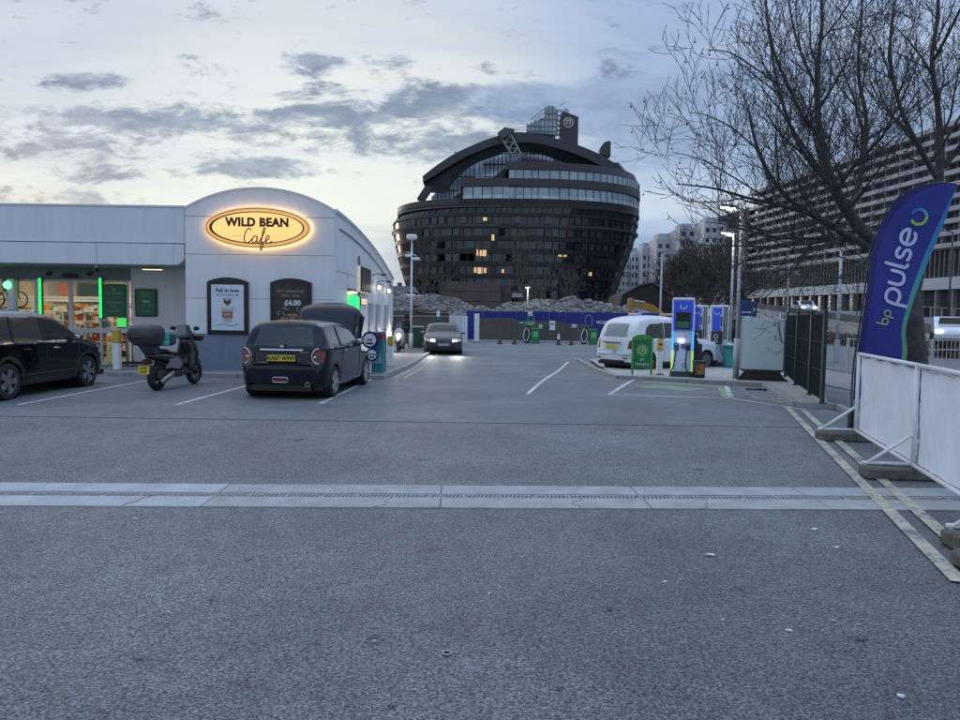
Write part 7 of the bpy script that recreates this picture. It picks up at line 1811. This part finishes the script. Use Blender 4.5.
# ------------------------------------------------------------------ long office slab on the right
uA = Vector((-8,79,0)).normalized(); A0 = Vector((84.3,101,0)); angA = math.atan2(uA.y, uA.x)
OF = thing('office_slab', 'long many-storeyed pale banded office block receding along the right of the road', 'building', tuple(A0), angA)
LN = 101.0; pale = mat('band_pale', (.42,.43,.46), .6, var=.10, scale=.2); dkw = mat('office_window_dark', (.055,.06,.07), .15, spec=.6, var=.6, scale=.15); dkf = mat('office_dark_frame', (.03,.028,.03), .6); bay = 4.0
MB().box(-30,LN,-18,-1.2,-1,36).build('core', mat('office_core', (.07,.07,.075), .7), OF)
zb = [14.6+2.1*k for k in range(11)]
for k in range(10):
    MB().bbox(-30,LN,-1.2,.35,zb[k],zb[k]+.82,.06).build('spandrel_band', pale, OF)
MB().bbox(-30,LN,-1.2,.5,zb[10],zb[10]+.9,.06).build('parapet', pale, OF); MB().box(-10,LN-20,-14,-5,36,38.5).build('roof_plant', mat('plant_grey', (.12,.12,.13), .7), OF)
wf = MB(); wf.box(.15,bay-.15,-.9,-.86,.02,1.25); wm = wf.mesh('window', dkw); pr = MB().box(-.15,.15,-.9,.1,0,1.55).box(1.9,2.05,-.88,-.7,0,1.55).mesh('pier', pale)
nb = int((LN+24)/bay)
q = MB()
for k in range(10):
    for j in range(nb):
        if j >= 2 and j < 28: inst('window', wm, OF, (-24+j*bay, 0, zb[k]+.83))
        else: q.box(-24+j*bay+.15,-24+j*bay+bay-.15,-.9,-.86,zb[k]+.85,zb[k]+2.08)
q.build('end_windows', dkw, OF, kind='stuff')
for k in range(10):
    q = MB()
    for j in range(nb): q.box(-24+j*bay-.15,-24+j*bay+.15,-.9,.1,zb[k]+.822,zb[k]+2.095); q.box(-24+j*bay+1.9,-24+j*bay+2.05,-.88,-.6,zb[k]+.822,zb[k]+2.095)
    q.build('window_piers', mat('pier_grey', (.22,.22,.23), .6), OF, kind='stuff')
# dark colonnade storey with thin fins
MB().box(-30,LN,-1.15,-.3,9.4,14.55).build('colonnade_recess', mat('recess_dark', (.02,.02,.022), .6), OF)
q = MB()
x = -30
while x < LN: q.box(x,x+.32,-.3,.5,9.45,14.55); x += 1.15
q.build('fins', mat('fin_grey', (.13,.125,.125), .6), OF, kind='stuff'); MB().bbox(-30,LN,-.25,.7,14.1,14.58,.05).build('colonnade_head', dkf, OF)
MB().bbox(-30,LN,-1.2,.9,7.3,9.4,.05).build('podium_band', mat('podium_pale', (.50,.54,.58), .6, var=.08, scale=.2), OF)
MB().box(-30,LN,-1.2,-.4,-.5,7.25).build('podium_glazing', dkw, OF)
fin_me = MB().box(0,.4,-.4,.5,-.5,7.28).mesh('column', mat('column_grey', (.25,.26,.27), .6))
for j in range(32): inst('column', fin_me, OF, (-28+j*4.0,0,0))
# far dark end block with a lighter pier
OB = thing('dark_office_wing', 'dark brown office wing with rows of small pale windows beyond the slab', 'building', tuple(A0+uA*(LN+.5)), angA)
MB().box(0,38,-18,-.0,-1,at(740,214,215).z).build('wall', mat('wing_brown', (.035,.030,.028), .7), OB); MB().bbox(-.0,6.0,-.0,1.0,-1,29,.05).build('pier', mat('pier_pale', (.28,.28,.28), .7, var=.2, scale=.3), OB)
pw_ = mat('wing_window', (.50,.50,.48), .3, var=.35, scale=.4); wme = MB().box(0,.95,.0,.06,0,1.15).mesh('window', pw_)
for k in range(9):
    for j in range(15): inst('window', wme, OB, (7.5+j*2.0, 0, 4.2+2.85*k))
    MB().box(6.2,38,.02,.5,3.2+2.85*k,3.5+2.85*k).build('ledge', mat('wing_ledge', (.06,.055,.05), .7), OB)
# pale blocks of flats in the distance
fl_m = [mat('flats_pale', (.56,.57,.60), .7, var=.08, scale=.1), mat('flats_grey', (.44,.45,.48), .7, var=.08, scale=.1), mat('flats_white', (.70,.71,.73), .7, var=.08, scale=.1)]; fw_ = mat('flats_window', (.07,.075,.09), .2, var=.4, scale=.3)
flats = [(617,629,255,300,250,1,'narrow pale tower block touching the right side of the curved office'),(630,641.5,252,300,252,2,'pale tower block second from the curved office'),(641,655,247,300,245,0,'white stepped tower block third from the curved office'),(655,677,238,300,235,0,'broad pale apartment block left of the bare thicket'),(677,702,228,300,225,1,'pale grey apartment block behind the bare thicket'),(702,729,222,300,215,2,'tall pale apartment block beside the dark office wing')]
for (a, b, tp, bt, d, mi, lab) in flats:
    pa, pb_, z = at(a,300,d), at(b,300,d), at((a+b)/2,tp,d).z; w = pb_.x-pa.x
    t = thing('apartment_block', lab, 'building', (pa.x, d, 0), group='pale blocks of flats in the distance'); MB().bbox(0,w,0,14,-1,z,.1).build('wall', fl_m[mi], t); MB().box(w*.15,w*.6,2,9,z,z+1.6).build('roof_house', fl_m[1], t)
    nf = int(z/2.9); nc = max(3, int(w/2.0)); me = MB().box(0,w/nc*.5,-.02,.06,0,1.35).mesh('window', fw_)
    for k in range(nf):
        if k > 1: MB().box(.0,w,-.5,-.03,k*2.9-.15,k*2.9+.02).build('balcony_slab', fl_m[2], t) if (k % 2 == 0) else None
        for j in range(nc): inst('window', me, t, (w/nc*(j+.25),0,k*2.9+.9))
    for j in range(0,nc,2): MB().box(w*j/nc-.12,w*j/nc+.12,-.35,-.02,0,z).build('pilaster', fl_m[2], t)
# low skyline left of the curved office
t = thing('low_house', 'low dark house roof between the shop and the curved office', 'house', (at(394,300,120).x, 120, 0)); MB().box(-2.5,3.4,0,6,-1,at(394,292,120).z).build('wall', mat('house_brown', (.12,.09,.08), .8), t); MB().prism([(-2.8,at(394,292,120).z),(3.7,at(394,292,120).z),(2.9,at(394,286,120).z),(-2.0,at(394,286,120).z)], -.3,6.3).build('roof', mgrey, t); MB().box(.3,1.0,2,3,at(394,286,120).z,at(394,282,120).z).build('chimney', mat('house_brown', (.12,.09,.08), .8), t)

# ------------------------------------------------------------------ ramp road on the right
def rp_z(u): return 1.3+2.45*u
R0, R1 = Vector((25.5,36,0)), Vector((34.5,92,0)); dR = (R1-R0).normalized(); LR = (R1-R0).length
RM = thing('ramp_wall', 'pale grey retaining wall of the road ramp with a parapet, beyond the fence', 'wall', tuple(R0), math.atan2(dR.y,dR.x))
rw = mat('ramp_concrete', (.42,.44,.46), .8, var=.12, scale=.3); nseg = 14
for k in range(-3, nseg):
    a, b = LR*k/nseg, LR*(k+1)/nseg; za, zb3 = rp_z(k/nseg), rp_z((k+1)/nseg)
    MB().prism([(a+.02,-.5),(b-.02,-.5),(b-.02,zb3-.55),(a+.02,za-.55)], 0,.4).build('wall_panel', rw, RM)
    MB().prism([(a+.02,za-.53),(b-.02,zb3-.53),(b-.02,zb3),(a+.02,za)], .12,.34).build('parapet_panel', mat('parapet_dark', (.13,.13,.135), .8, var=.2), RM)
q = MB(); q.prism([(LR*-3/nseg,-.4),(LR,-.4),(LR,rp_z(1)-.9),(LR*-3/nseg,rp_z(-3/nseg)-.9)], -14,-.02); o = q.build('ramp_road', asph_road, RM)
ql = MB(); 
for k in range(30): 
    x = -10+k*2.4; z = rp_z(x/LR); ql.box(x,x+.12,-.0-14.2,-.0-14.08,z-.9,z+.15)
ql.prism([(-10,rp_z(-10/LR)+.1),(LR,rp_z(1)+.1),(LR,rp_z(1)+.16),(-10,rp_z(-10/LR)+.16)],-14.2,-14.1); ql.build('far_railing', mgrey, RM, kind='stuff')
# hedge strip in front of the ramp and wall along road
def on_ramp(u, off): p = R0+dR*(LR*u); n_ = Vector((dR.y,-dR.x,0)); q = p+n_*off; return (q.x,q.y,rp_z(u)-.9)
def small_car(label, loc, rz, pm, lit=True):
    t = thing('passing_car', label, 'car', loc, rz, group='cars on the ramp road')
    side = chaikin([(-2.1,.3),(-2.15,.75),(-1.9,.95),(-1.3,1.02),(-.75,1.42),(.5,1.45),(1.1,1.0),(1.9,.85),(2.15,.6),(2.1,.3)],2); q = MB(); q.prism(side,-.80,.80,'x'); q.build('body', pm, t, smooth=False)
    q = MB(); q.prism([(-1.15,1.02),(-.68,1.36),(.45,1.38),(.95,1.02)], -.82,.82,'x'); q.build('side_window', carglass_d, t)
    MB().prism([(-.62,.97),(.62,.97),(.55,1.38),(-.55,1.38)],.62,1.12).build('windscreen', carglass_d, t)
    for y in (-1.35,1.35):
        for x in (-.78,.78): MB().lathe([(.001,-.1),(.31,-.1),(.31,.1),(.001,.1)],18,M=Matrix.Translation((x,y,.31)),axis='x').build('wheel', rubber, t)
    for x in (-.6,.6):
        MB().bbox(x-.16,x+.16,2.02,2.16,.58,.74,.03).build('headlight', glow_w if lit else lens_clear, t); MB().bbox(x-.12,x+.12,-2.17,-2.08,.65,.85,.03).build('tail_light', tail_red, t)
    return t
small_car('small white car with lit headlights far up the ramp road', on_ramp(.80,3.2), math.atan2(dR.y,dR.x)+PI/2, paint_white)
small_car('silver car with lit headlights on the ramp left of the blue flag', on_ramp(.40,3.4), math.atan2(dR.y,dR.x)+PI/2, mat('paint_silver', (.35,.36,.38), .3, .5))
p = at(955,330,36); small_car('white car at the right edge of the photo beyond the railings', (p.x+1.4, 38.5, .55), math.radians(150), paint_white)
# railings at the far right
t = thing('guard_railing', 'grey galvanised pedestrian railing across the right background', 'railing', (13.0,25.5,gz(25)))
for k in range(9): MB().box(k*1.5-.03,k*1.5+.03,-.03,.03,0,1.25).build('post', galv, t)
for z in (.15,.5,.85,1.18): MB().box(0,12,-.02,.02,z,z+.045).build('rail', galv, t)
q = MB()
for k in range(80): q.box(k*.15+.05,k*.15+.066,-.008,.008,.19,1.18)
q.build('bars', galv, t, kind='stuff')
t = thing('hedge', 'low brown winter hedge at the foot of the ramp wall', 'hedge', (24.2,36,gz(40)))
q = MB(); rr = random.Random(5)
for k in range(5200):
    u = rr.random(); x, y = 0+3.8*u+rr.uniform(-.45,.45), 24*u; z = rr.uniform(.0,.85); s = rr.uniform(.05,.12); d = Vector((rr.uniform(-1,1),rr.uniform(-1,1),rr.uniform(-.4,1))).normalized()*s*2.2; e_ = d.orthogonal().normalized()*s*.35; p = Vector((x,y,z)); q.quad(p-e_,p+e_,p+d+e_*.4,p+d-e_*.4)
q.build('foliage', mat('hedge_brown', (.085,.065,.045), .9, var=.4, scale=2), t, kind='stuff', fix=False); MB().tube([(0,0,0),(3.8,24,0)], .1, 5).build('stem_base', bark, t)
# poles beside the road
def pole(px, py_b, d, ptop, r, lab, m=galv, head=True, name='road_pole'):
    p = at(px, py_b, d); z = at(px, ptop, d).z; t = thing(name, lab, 'pole', (p.x, d, gz(d)), group='poles along the main road'); h = z-gz(d)
    MB().tube([(0,0,0),(0,0,h)], [r,r*.8], 8).build('post', m, t, smooth=True); MB().cyl(0,0,0,min(1.0,h*.25),r*1.7,n=10).build('base_sleeve', m, t)
    if head: MB().tube([(0,0,h-.02),(-.6,0,h+.12)], r*.6, 6).build('arm', m, t); MB().bbox(-1.0,-.5,-.1,.1,h+.06,h+.16,.03).build('head', mgrey, t)
    return t
pole(836.5,358,32,250,.075,'pale grey pole between the mesh fence and the flag',head=False)
t = pole(786.5,330,60,268,.09,'grey signal pole over the white panel',head=False); MB().bbox(-.7,.8,-.2,.2,at(786,272,60).z-gz(60)-.25,at(786,272,60).z-gz(60)+.05,.05).build('signal_box', mgrey, t)
pole(856,330,70,262,.06,'thin dark lamp pole left of the flag on the ramp',dgrey); pole(813,320,80,262,.05,'thin distant lamp pole on the ramp wall',dgrey); pole(947,340,48,232,.07,'dark lamp pole near the right edge behind the flag',dgrey)
t = pole(780,330,24,313,.04,'small grey pole with a hook behind the white panel',head=False); 
MB().tube(catmull([(0,0,1.7),(.02,0,1.95),(.12,0,2.0),(.16,0,1.9)],5), .035, 6).build('hook', mgrey, t)
t = thing('road_sign', 'blue direction sign on a post behind the lit lamp posts', 'sign', place(747,330,46)); MB().bbox(-.58,.58,-.04,.04,at(747,319,46).z-gz(46),at(747,301,46).z-gz(46),.02).build('panel', mat('road_sign_blue', (.01,.045,.16), .5), t); MB().cyl(-.35,.1,0,2.6,.05,n=8).build('post', galv, t); MB().cyl(.35,.1,0,2.6,.05,n=8).build('post', galv, t)
q = MB(); q.box(-.4,.2,-.05,-.041,1.75+.5,1.83+.5); q.box(-.4,.35,-.05,-.041,1.95,2.03); q.prism([(.35,2.3),(.45,2.45),(.35,2.6)],-.05,-.041); q.build('print', white_l, t)
t = thing('parked_van', 'dark parked van glimpsed behind the white panel', 'van', place(745,340,34), math.radians(75)); MB().prism(chaikin([(-2.3,.3),(-2.3,1.7),(-2.0,1.85),(1.0,1.85),(1.6,1.2),(2.3,1.0),(2.35,.3)],1),-.85,.85,'x').build('body', paint_black, t)
for y in (-1.5,1.5):
    for x in (-.8,.8): MB().lathe([(.001,-.1),(.33,-.1),(.33,.1),(.001,.1)],18,M=Matrix.Translation((x,y,.33)),axis='x').build('wheel', rubber, t)
MB().prism([(.2,1.25),(.2,1.7),(.95,1.7),(1.35,1.25)],-.87,.87,'x').build('side_window', carglass_d, t)

# ------------------------------------------------------------------ litter and marks on the asphalt
def scrap(px, py, w, lab, m=white_paint, name='litter_scrap'):
    p = G(px,py); rr = random.Random(int(px)); n = 7; pts = [(w*(.6+.5*rr.random())*math.cos(2*PI*k/n), w*.45*(.6+.5*rr.random())*math.sin(2*PI*k/n)) for k in range(n)]
    q = MB(); q.prism(pts, .004, .012, 'z'); q.v = [(a, b, c+.012*mnoise.noise(Vector((a*40,b*40,px)))) for a,b,c in q.v]; o = q.build(name, m, None, loc=(p.x,p.y,.003)); tag(o, lab, 'litter')
scrap(710,556,.045,'flat white paper scrap on the asphalt below the drain channel'); scrap(814,530,.035,'pale elongated scrap just below the drain near the yellow lines'); scrap(374,643,.016,'tiny white speck on the asphalt at lower centre'); scrap(836,548,.03,'thin white sliver of litter left of the yellow lines'); scrap(577,346,.05,'white crumb of litter on the far asphalt left of the taxi'); scrap(575,363,.05,'white crumb of litter beside the lane line')
for px_, py_, w_, lab_ in ((665,583,.014,'tiny white fleck on the asphalt below the flat paper scrap'),(789,632,.022,'pale sliver of litter on the asphalt at lower right'),(900,698,.022,'white sliver of litter near the bottom right corner'),(834,622,.018,'small pale fleck between the lower right sliver and the yellow lines'),(136,520,.018,'small white fleck just below the drain channel on the left'),(168,613,.012,'tiny white fleck on the asphalt at lower left'),(489,595,.008,'tiny pale fleck above and right of the metal ring'),(723,621,.008,'tiny pale fleck left of the lower right sliver')): scrap(px_, py_, w_, lab_)
p = G(447,654); t = thing('metal_washer', 'small metal ring lying on the asphalt at lower centre', 'washer', (p.x,p.y,.008)); MB().lathe([(.018,-.004),(.026,-.004),(.027,.002),(.019,.002),(.018,-.004)],20).build('ring', galv, t, smooth=True); MB().lathe([(.001,-.003),(.0185,-.003)],16).build('hole', slot, t)
p = G(777,391); t = thing('drain_cover_debris', 'small heap of dark debris against the island kerb', 'debris', (p.x-.4,p.y+.15,0)); q = MB(); rr = random.Random(2)
for k in range(26): x,y,s = rr.uniform(-.3,.35),rr.uniform(-.08,.08),rr.uniform(.015,.04); q.box(x-s,x+s*1.6,y-s,y+s,.0,s,Matrix.Rotation(rr.uniform(-.3,.3),4,'Z'))
q.build('leaves', mat('debris_brown', (.06,.045,.035), .9, var=.4), t, kind='stuff')
stain = mat('oil_stain', (.050,.048,.046), .6, var=.3, scale=30)
def stain_at(px, py, r, seed):
    p = G(px,py); rr = random.Random(seed); q = MB()
    for k in range(46): a = rr.uniform(0,6.28); d = r*abs(rr.gauss(0,.5)); s = r*rr.uniform(.03,.11); x,y = math.cos(a)*d, math.sin(a)*d; q.quad(*[(x+s*math.cos(j*PI/3+a)*rr.uniform(.6,1.2), y+s*math.sin(j*PI/3+a)*rr.uniform(.6,1.2), .003+k*2e-5) for j in range(6)])
    o = q.build('oil_stain', stain, None, loc=(p.x,p.y,0), kind='structure')
for i_, (a_, b_, r_) in enumerate(((210,600,.05),(610,610,.06),(860,640,.08),(560,690,.04),(140,660,.05),(300,440,.12),(620,430,.14),(700,470,.10),(420,460,.12),(250,560,.05),(740,590,.05))): stain_at(a_, b_, r_, 20+i_)
stain_at(372,639,.07,1); stain_at(392,707,.045,2); stain_at(806,545,.04,3)

# loose grit swept about by tyres
q = MB(); rr = random.Random(77)
for k in range(900):
    x, y = rr.uniform(-5,5), rr.uniform(2.6,11); s = rr.uniform(.002,.006); M = Matrix.Translation((x,y,.001)) @ Matrix.Rotation(rr.uniform(0,6),4,'Z'); q.box(-s,s,-s*.7,s*.7,0,s,M)
o = q.build('grit', mat('grit', (.42,.42,.41), .8, var=.3, scale=3), None, kind='stuff', fix=False); o['label'] = 'loose pale grit scattered over the asphalt'; o['category'] = 'grit'
